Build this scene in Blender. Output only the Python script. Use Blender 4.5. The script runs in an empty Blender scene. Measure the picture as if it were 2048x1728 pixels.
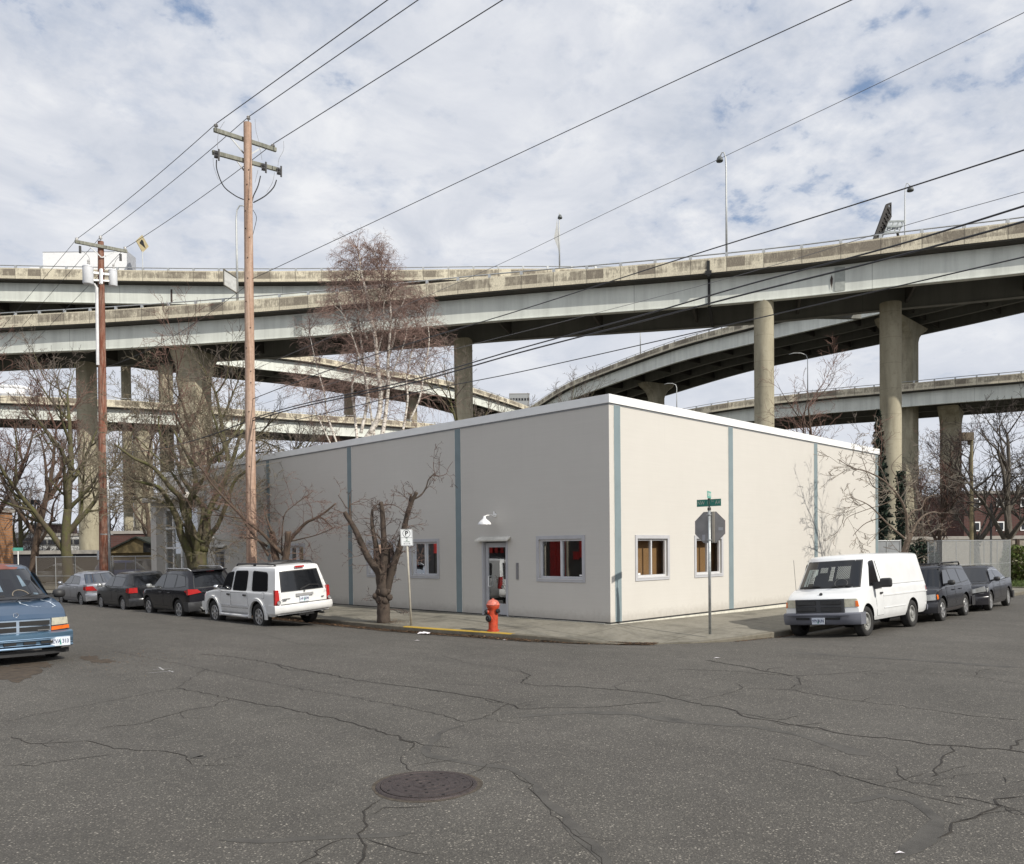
import bpy, math, random
from math import radians, pi, sin, cos, atan2, hypot
from mathutils import Vector, Matrix

# ---------------------------------------------------------------- camera maths (survey of the place)
F, YAW, PITCH, ROLL, CY = 1646.77, 0.780959, -0.018074, -0.010459, 1128.86
CAM = Vector((-16.778, -13.086, 2.1))
_f = Vector((cos(PITCH)*cos(YAW), cos(PITCH)*sin(YAW), sin(PITCH)))
_r = Vector((sin(YAW), -cos(YAW), 0)); _u = _r.cross(_f)
_r, _u = _r*cos(ROLL)+_u*sin(ROLL), -_r*sin(ROLL)+_u*cos(ROLL)
def ray(px, py): return _f + _r*((px-1024)/F) + _u*((CY-py)/F)
def at(px, py, d): return CAM + ray(px, py)*d
def ground(px, py, z=0.0):
    d = ray(px, py); return CAM + d*((z-CAM.z)/d.z)
def depth_of(p): return (Vector(p)-CAM).dot(_f)
def on_x(px, py, x):
    d = ray(px, py); return CAM + d*((x-CAM.x)/d.x)
def on_y(px, py, y):
    d = ray(px, py); return CAM + d*((y-CAM.y)/d.y)

scene = bpy.context.scene
COL = scene.collection
# ---------------------------------------------------------------- materials
def nt(name):
    m = bpy.data.materials.new(name); m.use_nodes = True
    t = m.node_tree; b = t.nodes['Principled BSDF']; return m, t, b
def N(t, kind, **kw):
    n = t.nodes.new(kind)
    for k, v in kw.items():
        if k in n.inputs: n.inputs[k].default_value = v
        else: setattr(n, k, v)
    return n
def mathn(t, op, a, b=None, c=None, clamp=False):
    n = t.nodes.new('ShaderNodeMath'); n.operation = op; n.use_clamp = clamp
    for i, v in enumerate((a, b, c)):
        if v is None: continue
        if isinstance(v, (int, float)): n.inputs[i].default_value = v
        else: t.links.new(v, n.inputs[i])
    return n.outputs[0]
def mixc(t, fac, a, b, mode='MIX'):
    n = t.nodes.new('ShaderNodeMix'); n.data_type = 'RGBA'; n.blend_type = mode
    for s, v in ((n.inputs[0], fac), (n.inputs[6], a), (n.inputs[7], b)):
        if isinstance(v, (int, float)): s.default_value = v
        elif isinstance(v, tuple): s.default_value = (v+(1,))[:4]
        else: t.links.new(v, s)
    return n.outputs[2]
def ramp(t, fac, stops):
    n = t.nodes.new('ShaderNodeValToRGB'); e = n.color_ramp.elements
    while len(e) < len(stops): e.new(0.5)
    for i, (p, c) in enumerate(stops):
        e[i].position = p; e[i].color = (c, c, c, 1) if isinstance(c, (int, float)) else (c+(1,))[:4]
    t.links.new(fac, n.inputs[0]); return n.outputs[0]
def coords(t, kind='Object', scale=(1, 1, 1), rot=(0, 0, 0)):
    tc = t.nodes.new('ShaderNodeTexCoord'); mp = t.nodes.new('ShaderNodeMapping')
    mp.inputs['Scale'].default_value = scale; mp.inputs['Rotation'].default_value = rot
    t.links.new(tc.outputs[kind], mp.inputs[0]); return mp.outputs[0]
def noise(t, vec, scale, detail=4, rough=.55, dist=0):
    n = t.nodes.new('ShaderNodeTexNoise'); n.inputs['Scale'].default_value = scale
    n.inputs['Detail'].default_value = detail; n.inputs['Roughness'].default_value = rough
    n.inputs['Distortion'].default_value = dist
    if vec is not None: t.links.new(vec, n.inputs['Vector'])
    return n.outputs[0]
def bump(t, b, h, strength=.3, dist=.02):
    n = t.nodes.new('ShaderNodeBump'); n.inputs['Strength'].default_value = strength
    n.inputs['Distance'].default_value = dist
    t.links.new(h, n.inputs['Height']); t.links.new(n.outputs[0], b.inputs['Normal'])
_mc = {}
def mk(name, col, rough=.6, metal=0, var=.12, vs=3, bp=0, bs=40, coat=0, dirt=0, dirtcol=(.08, .07, .055), stretch=(1, 1, 1), spec=.5):
    if name in _mc: return _mc[name]
    m, t, b = nt(name)
    v = coords(t, 'Object', stretch)
    n1 = noise(t, v, vs, 5, .6)
    dark = tuple(c*(1-var*1.6) for c in col); light = tuple(min(1, c*(1+var)) for c in col)
    c = ramp(t, n1, [(.3, dark), (.5, col), (.72, light)])
    if dirt:
        n2 = noise(t, v, vs*2.7, 6, .7, .6)
        f = ramp(t, n2, [(.5, 0.0), (.72, 1.0)])
        c = mixc(t, mathn(t, 'MULTIPLY', f, dirt), c, dirtcol)
    t.links.new(c, b.inputs['Base Color'])
    b.inputs['Roughness'].default_value = rough; b.inputs['Metallic'].default_value = metal
    b.inputs['Coat Weight'].default_value = coat; b.inputs['Coat Roughness'].default_value = .05
    b.inputs['Specular IOR Level'].default_value = spec
    if bp: bump(t, b, noise(t, v, bs, 3), bp, .01)
    _mc[name] = m; return m

def asphalt_mat():
    m, t, b = nt('asphalt'); v = coords(t)
    big = noise(t, v, .35, 4, .6); mid = noise(t, v, 2.2, 4, .6, .5)
    c = ramp(t, big, [(.3, (.074, .068, .058)), (.55, (.089, .082, .071)), (.75, (.104, .096, .084))])
    c = mixc(t, ramp(t, mid, [(.35, .0), (.7, .5)]), c, (.057, .052, .045))
    vor = t.nodes.new('ShaderNodeTexVoronoi'); vor.inputs['Scale'].default_value = 62; t.links.new(v, vor.inputs['Vector'])
    wn = noise(t, v, 1.1, 3)
    cell = mathn(t, 'GREATER_THAN', mathn(t, 'ADD', sepx(t, vor.outputs['Color']), mathn(t, 'MULTIPLY', wn, .25)), .90)
    near = mathn(t, 'LESS_THAN', vor.outputs['Distance'], .40)
    c = mixc(t, mathn(t, 'MULTIPLY', mathn(t, 'MULTIPLY', cell, near), .5), c, (.33, .30, .25))
    vb = t.nodes.new('ShaderNodeTexVoronoi'); vb.inputs['Scale'].default_value = 34; t.links.new(v, vb.inputs['Vector'])
    cb = mathn(t, 'MULTIPLY', mathn(t, 'GREATER_THAN', mathn(t, 'ADD', sepx(t, vb.outputs['Color']), mathn(t, 'MULTIPLY', wn, .2)), 1.0), mathn(t, 'LESS_THAN', vb.outputs['Distance'], .30))
    c = mixc(t, mathn(t, 'MULTIPLY', cb, .7), c, (.36, .33, .28))
    st = ramp(t, noise(t, coords(t, 'Object', (1, .25, 1), (0, 0, radians(8))), .9, 4, .6, .4), [(.40, 1.0), (.62, .84)])
    c = mixc(t, .8, c, st, 'MULTIPLY')
    vor3 = t.nodes.new('ShaderNodeTexVoronoi'); vor3.inputs['Scale'].default_value = 95; t.links.new(v, vor3.inputs['Vector'])
    c = mixc(t, .8, c, ramp(t, sepx(t, vor3.outputs['Color']), [(0, .62), (.5, .95), (1, 1.45)]), 'MULTIPLY')
    t.links.new(c, b.inputs['Base Color'])
    b.inputs['Roughness'].default_value = .85
    bump(t, b, vor3.outputs['Distance'], .5, .008)
    return m
def sepx(t, col):
    s = t.nodes.new('ShaderNodeSeparateColor'); t.links.new(col, s.inputs[0]); return s.outputs[0]
def sepxyz(t, v):
    s = t.nodes.new('ShaderNodeSeparateXYZ'); t.links.new(v, s.inputs[0]); return s.outputs

def walk_mat(name, base, joints=True, yellow=False):
    m, t, b = nt(name); v = coords(t)
    n1 = noise(t, v, .8, 5, .65, .5); n2 = noise(t, v, 7, 6, .7)
    dk = tuple(c*.55 for c in base)
    c = ramp(t, n1, [(.32, dk), (.5, base), (.7, tuple(c*1.15 for c in base))])
    c = mixc(t, ramp(t, n2, [(.45, 0.), (.75, .6)]), c, (base[0]*.5, base[1]*.48, base[2]*.38))
    x, y, z = sepxyz(t, v)
    if joints:
        fx = mathn(t, 'PINGPONG', mathn(t, 'ADD', x, .02), .75); fy = mathn(t, 'PINGPONG', mathn(t, 'ADD', y, .3), .9)
        ln = mathn(t, 'LESS_THAN', mathn(t, 'MINIMUM', fx, fy), .012)
        c = mixc(t, mathn(t, 'MULTIPLY', ln, .7), c, (.05, .045, .03))
    if yellow:
        ym = mathn(t, 'MULTIPLY', mathn(t, 'GREATER_THAN', y, 1.2), mathn(t, 'LESS_THAN', y, 4.9))
        wear = ramp(t, noise(t, v, 16, 5, .75), [(.32, 0.45), (.46, 1.)])
        zz = mathn(t, 'GREATER_THAN', z, .005)
        c = mixc(t, mathn(t, 'MULTIPLY', mathn(t, 'MULTIPLY', ym, wear), mathn(t, 'MULTIPLY', zz, .9)), c, (.46, .30, .035))
    t.links.new(c, b.inputs['Base Color']); b.inputs['Roughness'].default_value = .9
    bump(t, b, noise(t, v, 60, 3), .3, .01)
    return m

def concrete_uv(name, base, blot=(.12, .10, .08), amount=.8, panel=3.3):
    """stained parapet: UV = metres along and up"""
    m, t, b = nt(name)
    uv = coords(t, 'UV')
    u, vv, _ = sepxyz(t, uv)
    s1 = noise(t, coords(t, 'UV', (2.2, .55, 1)), 1.0, 6, .7, .4)
    s2 = noise(t, coords(t, 'UV', (.5, .9, 1)), 1.1, 4, .6)
    f = mathn(t, 'ADD', mathn(t, 'MULTIPLY', s1, .6), mathn(t, 'MULTIPLY', s2, .5))
    # a random value for each panel, so that stains stop at joints
    pid = mathn(t, 'FLOOR', mathn(t, 'DIVIDE', u, panel*.5))
    w = t.nodes.new('ShaderNodeTexWhiteNoise'); w.noise_dimensions = '1D'; t.links.new(pid, w.inputs['W'])
    f = mathn(t, 'ADD', f, mathn(t, 'MULTIPLY', mathn(t, 'SUBTRACT', w.outputs[0], .5), .28))
    f = mathn(t, 'ADD', f, mathn(t, 'MULTIPLY', noise(t, coords(t, 'UV', (5, .7, 1)), 1.3, 6, .8), .35))
    msk = ramp(t, f, [(.58, 0.), (.66, amount*.6), (.80, amount)])
    mid = mathn(t, 'MULTIPLY', mathn(t, 'GREATER_THAN', vv, .22), mathn(t, 'LESS_THAN', vv, 1.12))
    msk = mathn(t, 'MULTIPLY', msk, mathn(t, 'ADD', mathn(t, 'MULTIPLY', mid, .75), .25))
    c = mixc(t, msk, base, blot)
    fine = noise(t, coords(t, 'UV', (8, 3, 1)), 1.5, 6, .75)
    c = mixc(t, .75, c, ramp(t, fine, [(.3, .45), (.52, 1.0), (.75, 1.35)]), 'MULTIPLY')
    jt = mathn(t, 'LESS_THAN', mathn(t, 'PINGPONG', u, panel*.5), .05)
    c = mixc(t, mathn(t, 'MULTIPLY', jt, .55), c, (.07, .06, .05))
    t.links.new(c, b.inputs['Base Color']); b.inputs['Roughness'].default_value = .9
    return m
def girder_uv(name, base):
    m, t, b = nt(name)
    s = noise(t, coords(t, 'UV', (1.4, .12, 1)), .5, 5, .65)
    g = noise(t, coords(t, 'UV', (.15, .5, 1)), 1, 4)
    c = ramp(t, s, [(.3, tuple(x*.78 for x in base)), (.55, base), (.75, tuple(x*1.1 for x in base))])
    c = mixc(t, .5, c, ramp(t, g, [(.3, .85), (.7, 1.08)]), 'MULTIPLY')
    u, vv, _ = sepxyz(t, coords(t, 'UV'))
    jt = mathn(t, 'LESS_THAN', mathn(t, 'PINGPONG', u, 11.0), .04)
    c = mixc(t, mathn(t, 'MULTIPLY', jt, .4), c, (.1, .1, .09))
    t.links.new(c, b.inputs['Base Color']); b.inputs['Roughness'].default_value = .65
    return m
def streak_mat(name, base, streak, rough=.8, amt=.8, sc=(6, 6, .35)):
    m, t, b = nt(name)
    s = noise(t, coords(t, 'Object', sc), 1.6, 6, .7, .3)
    f = noise(t, coords(t, 'Object'), 9, 5, .7)
    c = mixc(t, ramp(t, s, [(.42, 0.), (.62, amt)]), base, streak)
    c = mixc(t, .6, c, ramp(t, f, [(.3, .65), (.7, 1.2)]), 'MULTIPLY')
    t.links.new(c, b.inputs['Base Color']); b.inputs['Roughness'].default_value = rough
    bump(t, b, s, .4, .02)
    return m
def glass_mat(name, tint=(.02, .022, .024), mirror=.3, see=0.0, rough=.02, fres=.9, gcol=.95):
    """dark body + mirror reflection; 'see' lets some light straight through"""
    m, t, b = nt(name); out = t.nodes['Material Output']
    b.inputs['Base Color'].default_value = tint+(1,); b.inputs['Roughness'].default_value = .1
    gl = N(t, 'ShaderNodeBsdfGlossy'); gl.inputs['Roughness'].default_value = rough
    gl.inputs['Color'].default_value = (gcol*.96, gcol*.98, gcol, 1)
    lw = N(t, 'ShaderNodeLayerWeight'); lw.inputs[0].default_value = .25
    fac = mathn(t, 'ADD', mathn(t, 'MULTIPLY', lw.outputs['Fresnel'], fres), mirror, clamp=True)
    base = b.outputs[0]
    if see:
        tr = N(t, 'ShaderNodeBsdfTransparent'); tr.inputs['Color'].default_value = (.80, .86, .84, 1)
        mx = N(t, 'ShaderNodeMixShader'); mx.inputs[0].default_value = see
        t.links.new(b.outputs[0], mx.inputs[1]); t.links.new(tr.outputs[0], mx.inputs[2]); base = mx.outputs[0]
    ms = N(t, 'ShaderNodeMixShader'); t.links.new(fac, ms.inputs[0])
    t.links.new(base, ms.inputs[1]); t.links.new(gl.outputs[0], ms.inputs[2])
    t.links.new(ms.outputs[0], out.inputs['Surface'])
    return m
def mesh_mat(name, col=(.42, .43, .42), cell=9.0, wire=.30, rough=.5, metal=.6):
    """woven diamond wire: UV in metres"""
    m, t, b = nt(name); out = t.nodes['Material Output']
    b.inputs['Base Color'].default_value = col+(1,); b.inputs['Roughness'].default_value = rough; b.inputs['Metallic'].default_value = metal
    u, v, _ = sepxyz(t, coords(t, 'UV', (cell, cell, 1), (0, 0, radians(45))))
    a = mathn(t, 'LESS_THAN', mathn(t, 'PINGPONG', u, .5), wire*.5)
    c = mathn(t, 'LESS_THAN', mathn(t, 'PINGPONG', v, .5), wire*.5)
    tr = N(t, 'ShaderNodeBsdfTransparent'); ms = N(t, 'ShaderNodeMixShader')
    t.links.new(mathn(t, 'MAXIMUM', a, c), ms.inputs[0]); t.links.new(tr.outputs[0], ms.inputs[1]); t.links.new(b.outputs[0], ms.inputs[2])
    t.links.new(ms.outputs[0], out.inputs['Surface'])
    return m
def brick_mat(name, c1, c2, mortar=(.2, .18, .16), scale=1.0):
    m, t, b = nt(name)
    br = t.nodes.new('ShaderNodeTexBrick')
    br.inputs['Color1'].default_value = c1+(1,); br.inputs['Color2'].default_value = c2+(1,)
    br.inputs['Mortar'].default_value = mortar+(1,); br.inputs['Scale'].default_value = scale
    br.inputs['Brick Width'].default_value = .6; br.inputs['Row Height'].default_value = .2
    x, y, z = sepxyz(t, coords(t)); cmb = t.nodes.new('ShaderNodeCombineXYZ')
    t.links.new(mathn(t, 'ADD', x, y), cmb.inputs[0]); t.links.new(z, cmb.inputs[1]); t.links.new(cmb.outputs[0], br.inputs[0])
    t.links.new(br.outputs[0], b.inputs['Base Color']); b.inputs['Roughness'].default_value = .9
    return m

# ---------------------------------------------------------------- mesh builder
class MB:
    def __init__(s): s.v = []; s.f = []; s.m = []; s.uv = None
    def add(s, vs, fs, m=0):
        o = len(s.v); s.v.extend([tuple(p) for p in vs])
        for f in fs: s.f.append(tuple(i+o for i in f)); s.m.append(m)
    def box(s, c, sz, m=0, M=None, top=1.0):
        hx, hy, hz = sz[0]/2, sz[1]/2, sz[2]/2
        vs = []
        for z, k in ((-hz, 1.0), (hz, top)):
            for x, y in ((-hx, -hy), (hx, -hy), (hx, hy), (-hx, hy)):
                p = Vector((x*k, y*k, z))
                if M is not None: p = M @ p
                vs.append(p + Vector(c))
        s.add(vs, [(0, 3, 2, 1), (4, 5, 6, 7), (0, 1, 5, 4), (1, 2, 6, 5), (2, 3, 7, 6), (3, 0, 4, 7)], m)
    def box2(s, lo, hi, m=0):
        s.box(((lo[0]+hi[0])/2, (lo[1]+hi[1])/2, (lo[2]+hi[2])/2), (hi[0]-lo[0], hi[1]-lo[1], hi[2]-lo[2]), m)
    def bar(s, a, b, w, h, m=0, up=(0, 0, 1)):
        a, b = Vector(a), Vector(b); d = b-a; L = d.length
        if L < 1e-6: return
        d /= L; up = Vector(up)
        if abs(d.dot(up)) > .98: up = Vector((1, 0, 0))
        sd = d.cross(up).normalized(); u2 = sd.cross(d)
        M = Matrix((sd, d, u2)).transposed()
        s.box((a+b)/2, (w, L, h), m, M)
    def tube(s, pts, rads, n=8, m=0, cap=True):
        pts = [Vector(p) for p in pts]
        if isinstance(rads, (int, float)): rads = [rads]*len(pts)
        o = len(s.v); ref = None; K = len(pts)
        for i, p in enumerate(pts):
            d = (pts[min(i+1, K-1)]-pts[max(i-1, 0)])
            if d.length < 1e-9: d = Vector((0, 0, 1))
            d.normalize()
            if ref is None: ref = Vector((1, 0, 0)) if abs(d.x) < .8 else Vector((0, 1, 0))
            a = (ref-d*ref.dot(d)).normalized(); ref = a; b = d.cross(a)
            for k in range(n):
                th = 2*pi*k/n; q = p+(a*cos(th)+b*sin(th))*rads[i]; s.v.append((q.x, q.y, q.z))
        for i in range(K-1):
            for k in range(n):
                k2 = (k+1) % n
                s.f.append((o+i*n+k, o+i*n+k2, o+(i+1)*n+k2, o+(i+1)*n+k)); s.m.append(m)
        if cap and n > 3:
            s.f.append(tuple(o+k for k in range(n))[::-1]); s.m.append(m)
            s.f.append(tuple(o+(K-1)*n+k for k in range(n))); s.m.append(m)
    def lathe(s, prof, n=16, m=0, M=None, c=(0, 0, 0)):
        """prof: (r, z) list, axis z"""
        vs = []; fs = []; c = Vector(c)
        for r, z in prof:
            for k in range(n):
                th = 2*pi*k/n; p = Vector((r*cos(th), r*sin(th), z))
                if M is not None: p = M @ p
                vs.append(p+c)
        for i in range(len(prof)-1):
            for k in range(n):
                k2 = (k+1) % n; fs.append((i*n+k, i*n+k2, (i+1)*n+k2, (i+1)*n+k))
        s.add(vs, fs, m)
    def prism(s, poly, a, b, m=0):
        """poly: 3D points; extruded from +a to +b vectors"""
        n = len(poly); a, b = Vector(a), Vector(b)
        vs = [Vector(p)+a for p in poly]+[Vector(p)+b for p in poly]
        s.add(vs, [tuple(range(n))[::-1], tuple(range(n, 2*n))]+[(i, (i+1) % n, n+(i+1) % n, n+i) for i in range(n)], m)
    def grid(s, rows, m=0, close=False):
        R = len(rows); Cn = len(rows[0]); fs = []
        for i in range(R-1):
            for j in range(Cn-1 if not close else Cn):
                j2 = (j+1) % Cn; fs.append((i*Cn+j, i*Cn+j2, (i+1)*Cn+j2, (i+1)*Cn+j))
        s.add([p for r in rows for p in r], fs, m)
    def build(s, name, mats, parent=None, smooth=False, uvs=None, angle=None):
        me = bpy.data.meshes.new(name); me.from_pydata(s.v, [], s.f)
        if not isinstance(mats, (list, tuple)): mats = [mats]
        for mt in mats: me.materials.append(mt)
        if len(mats) > 1: me.polygons.foreach_set('material_index', s.m)
        if smooth:
            me.polygons.foreach_set('use_smooth', [True]*len(s.f))
            if angle: me.set_sharp_from_angle(angle=radians(angle))
        if uvs:
            ul = me.uv_layers.new(name='UVMap'); flat = []
            for poly in s.f:
                for vi in poly: flat.extend(uvs[vi])
            ul.data.foreach_set('uv', flat)
        me.update()
        o = bpy.data.objects.new(name, me); COL.objects.link(o)
        if parent is not None: o.parent = parent
        return o
def thing(name, label, cat, loc=(0, 0, 0), rz=0, group=None):
    o = bpy.data.objects.new(name, None); COL.objects.link(o); o.location = loc; o.rotation_euler = (0, 0, rz)
    o.empty_display_size = .3
    return tag(o, label, cat, group)
def tag(o, label, cat, group=None):
    o['label'] = label; o['category'] = cat
    if group: o['group'] = group
    return o
def struct(o): o['kind'] = 'structure'; return o
def text(name, s, size, M, mat, parent=None, sx=1.0, bold=0.0, align='CENTER'):
    cu = bpy.data.curves.new(name, 'FONT'); cu.body = s; cu.size = size; cu.align_x = align; cu.align_y = 'CENTER'
    cu.offset = bold; cu.resolution_u = 3
    tmp = bpy.data.objects.new(name+'_tmp', cu); COL.objects.link(tmp)
    dg = bpy.context.evaluated_depsgraph_get(); me = bpy.data.meshes.new_from_object(tmp.evaluated_get(dg))
    bpy.data.objects.remove(tmp); bpy.data.curves.remove(cu)
    me.transform(M @ Matrix.Diagonal((sx, 1, 1, 1))); me.materials.clear(); me.materials.append(mat); me.name = name
    o = bpy.data.objects.new(name, me); COL.objects.link(o)
    if parent is not None: o.parent = parent
    return o
def frame_m(origin, right, up):
    """matrix whose x = right, y = up, z = outwards (for text and flat signs)"""
    r = Vector(right).normalized(); u = Vector(up).normalized(); n = r.cross(u)
    M = Matrix((r, u, n)).transposed().to_4x4(); M.translation = Vector(origin); return M
def catmull(P, t):
    n = len(P)-1; i = min(int(t), n-1); f = t-i
    p0 = P[max(i-1, 0)]; p1 = P[i]; p2 = P[i+1]; p3 = P[min(i+2, n)]
    return [.5*((2*b)+(-a+c)*f+(2*a-5*b+4*c-d)*f*f+(-a+3*b-3*c+d)*f**3) for a, b, c, d in zip(p0, p1, p2, p3)]
def smooth_curve(P, k=6):
    out = []
    for i in range(len(P)-1):
        for j in range(k): out.append(Vector(catmull(P, i+j/k)))
    out.append(Vector(P[-1])); return out
# ================================================================ SETTING
CURB = [(-2.95, 120.), (-2.95, 40.), (-2.95, 12.), (-2.95, 5.4), (-2.78, 3.6), (-2.52, 1.9), (-2.30, .4), (-2.08, -.5), (-1.72, -1.29), (-1.3, -1.8),
        (-.82, -2.22), (-.14, -2.74), (.8, -3.2), (2.3, -3.5), (8., -3.5), (20., -3.5), (90., -3.5)]
CTOP = [.03, .03, .03, .03, .03, .03, .02, -.02, -.08, -.10, -.105, -.09, -.03, .02, .02, .0, .0]
WALLP = [(-.02, 120.), (-.02, 40.), (-.02, 12.), (-.02, 5.4), (-.02, 3.6), (-.02, 1.9), (-.02, .9), (-.02, .4), (-.02, .1), (-.02, -.02),
         (.1, -.02), (.4, -.02), (.9, -.02), (2.3, -.02), (8., -.02), (20., -.02), (90., -.02)]
WALLZ = [.19, .19, .18, .17, .17, .16, .16, .155, .15, .15, .15, .145, .14, .12, .07, .03, .0]
def seg_dist(x, y):
    best = 1e9; side = 1
    for i in range(len(CURB)-1):
        (ax, ay), (bx, by) = CURB[i], CURB[i+1]; dx, dy = bx-ax, by-ay
        t = max(0, min(1, ((x-ax)*dx+(y-ay)*dy)/(dx*dx+dy*dy)))
        ex, ey = x-ax-t*dx, y-ay-t*dy; d = hypot(ex, ey)
        if d < best: best = d; side = 1 if (dx*ey-dy*ex) > 0 else -1
    return best*side      # + = inside (sidewalk side), since the line runs from far left to far right
def road_z(x, y):
    if x > 92 or y > 110: return -.13
    d = seg_dist(x, y)
    if d > 0: return -.13
    return -.13*max(0, 1+d/2.1)
def walk_z(x, y):
    d = max(0, seg_dist(x, y)); w = min(abs(x) if x < 0 else 9, abs(y) if y < 0 else 9)
    w = abs(x) if (x < 0 and y > 0) else (abs(y) if (y < 0 and x > 0) else hypot(x, y))
    t = d/(d+w+1e-6); return .02*(1-t)+.15*t
def on_road(px, py, dz=.004):
    p = ground(px, py, 0)
    for _ in range(4): p = ground(px, py, road_z(p.x, p.y)+dz)
    return p

M_asph = asphalt_mat()
M_crack = mk('crack_tar', (.026, .022, .018), .95, var=.3, vs=6)
M_seal = mk('sealed_patch', (.070, .065, .057), .8, var=.25, vs=3, bp=.3, bs=80)
M_stain = mk('dirt_stain', (.085, .06, .035), .95, var=.4, vs=5, bp=.3, bs=60)
M_chalk = mk('marking_paint', (.34, .34, .33), .8, var=.3, vs=20)
def road():
    mb = MB(); xs = []; x = -60.
    def axis(a, b, fa, fb, fine=.5):
        out = []; v = a
        while v < b-1e-6:
            out.append(v); v += fine if fa <= v < fb else 4.0
        out.append(b); return out
    xs = axis(-60, 100, -8, 24); ys = axis(-60, 120, -8, 40)
    rows = [[(x, y, road_z(x, y)) for x in xs] for y in ys]
    mb.grid(rows)
    rnd = random.Random(4)
    def strip(pts, w, m, jit=.35, lift=.004, fill=9, wob=.022):
        W = [on_road(px, py, lift) for px, py in pts]; fine = []
        for a, b in zip(W, W[1:]):
            n = max(2, int((b-a).length*fill))
            for k in range(n):
                p = a.lerp(b, k/n); fine.append(p+Vector((rnd.gauss(0, wob), rnd.gauss(0, wob), 0)))
        fine.append(W[-1]); L = []; Rr = []
        for i, p in enumerate(fine):
            d = fine[min(i+1, len(fine)-1)]-fine[max(i-1, 0)]; d.z = 0
            if d.length < 1e-6: d = Vector((1, 0, 0))
            d.normalize(); s = Vector((-d.y, d.x, 0)); ww = w*(1+jit*rnd.uniform(-1, 1))*.5
            if i in (0, len(fine)-1): ww *= .1
            L.append(p+s*ww); Rr.append(p-s*ww)
        mb.grid([L, Rr], m)
    K = [  # pixel traces of the cracks, (points, width)
        ([(400, 1308), (470, 1314), (552, 1328), (590, 1336), (640, 1346), (740, 1364), (830, 1375), (900, 1385), (1012, 1405)], .035),
        ([(552, 1328), (575, 1340), (615, 1341)], .03), ([(1012, 1405), (1040, 1417), (1200, 1414), (1330, 1402)], .02),
        ([(1012, 1405), (985, 1428), (930, 1443)], .02), ([(225, 1302), (330, 1322), (410, 1338), (500, 1358), (610, 1378), (760, 1404), (880, 1430), (930, 1443)], .015),
        ([(410, 1338), (352, 1375), (250, 1396), (120, 1420), (0, 1444)], .012), ([(352, 1375), (460, 1396), (560, 1415), (700, 1444), (800, 1475), (822, 1487), (818, 1500)], .03),
        ([(460, 1396), (430, 1412), (360, 1423), (290, 1445), (200, 1457)], .018), ([(20, 1472), (60, 1487), (170, 1482), (260, 1500), (340, 1502), (370, 1512), (385, 1530)], .018),
        ([(0, 1532), (70, 1529), (170, 1514), (230, 1508)], .016), ([(385, 1530), (470, 1530)], .012), ([(800, 1508), (825, 1542)], .015), ([(935, 1548), (975, 1527)], .015),
        ([(765, 1595), (730, 1612), (726, 1640), (735, 1680), (722, 1728), (700, 1760)], .022), ([(690, 1675), (640, 1700), (590, 1740)], .014),
        ([(1412, 1320), (1470, 1330), (1530, 1342), (1590, 1352)], .06), ([(1350, 1338), (1450, 1341), (1540, 1348), (1590, 1352), (1680, 1347), (1750, 1341)], .022),
        ([(1590, 1352), (1600, 1365), (1582, 1378)], .025), ([(1750, 1341), (1850, 1346), (1945, 1352), (2048, 1369)], .018), ([(1945, 1352), (1965, 1340), (2000, 1337)], .015),
        ([(1036, 1340), (1060, 1350), (1040, 1364), (1065, 1371), (1160, 1374), (1240, 1380), (1310, 1388), (1370, 1402), (1460, 1418), (1500, 1435), (1565, 1445), (1640, 1456), (1700, 1470), (1790, 1477), (1850, 1487), (1905, 1491), (2000, 1498), (2060, 1507)], .032),
        ([(1240, 1380), (1228, 1372), (1250, 1363), (1330, 1361)], .014), ([(1370, 1402), (1440, 1390), (1490, 1376), (1472, 1366)], .014), ([(1490, 1376), (1580, 1379), (1630, 1388), (1700, 1400), (1800, 1412), (1920, 1428), (2048, 1441)], .02),
        ([(1024, 1408), (1040, 1417)], .02), ([(1905, 1491), (1890, 1512), (1875, 1530), (1870, 1548), (1862, 1553)], .022), ([(2010, 1500), (2035, 1485), (2048, 1478)], .03),
        ([(1788, 1530), (1800, 1550), (1822, 1566), (1860, 1568), (1905, 1574)], .014), ([(1540, 1516), (1620, 1532), (1700, 1555), (1790, 1575), (1870, 1598), (1945, 1614)], .015),
        ([(1875, 1590), (1950, 1600), (2000, 1612), (2048, 1618)], .016), ([(2048, 1592), (1990, 1598), (2000, 1612), (1950, 1632), (1910, 1645), (1895, 1665), (1875, 1676)], .026), ([(2008, 1550), (2012, 1568)], .012),
        ([(1024, 1545), (1060, 1570), (1090, 1610), (1110, 1640), (1150, 1670), (1200, 1715), (1230, 1740)], .009), ([(880, 1310), (950, 1330), (1024, 1336)], .013),
        ([(640, 1368), (760, 1358), (900, 1368), (1024, 1372)], .009), ([(540, 1272), (600, 1288), (700, 1296)], .012)]
    for pts, w in K:
        strip(pts, w*.72, 1)
        for _ in range(max(1, len(pts)//3)):   # short side cracks
            i = rnd.randrange(len(pts)-1); (ax, ay), (bx_, by_) = pts[i], pts[i+1]; t = rnd.random(); x0, y0 = ax+(bx_-ax)*t, ay+(by_-ay)*t; s = rnd.choice((-1, 1)); l = rnd.uniform(.3, 1.0)*(y0-1180)/6
            strip([(x0, y0), (x0+l*rnd.uniform(.5, 1.5), y0+s*l*.30), (x0+l*rnd.uniform(1.5, 3), y0+s*l*.42)], w*.35, 1)
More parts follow.
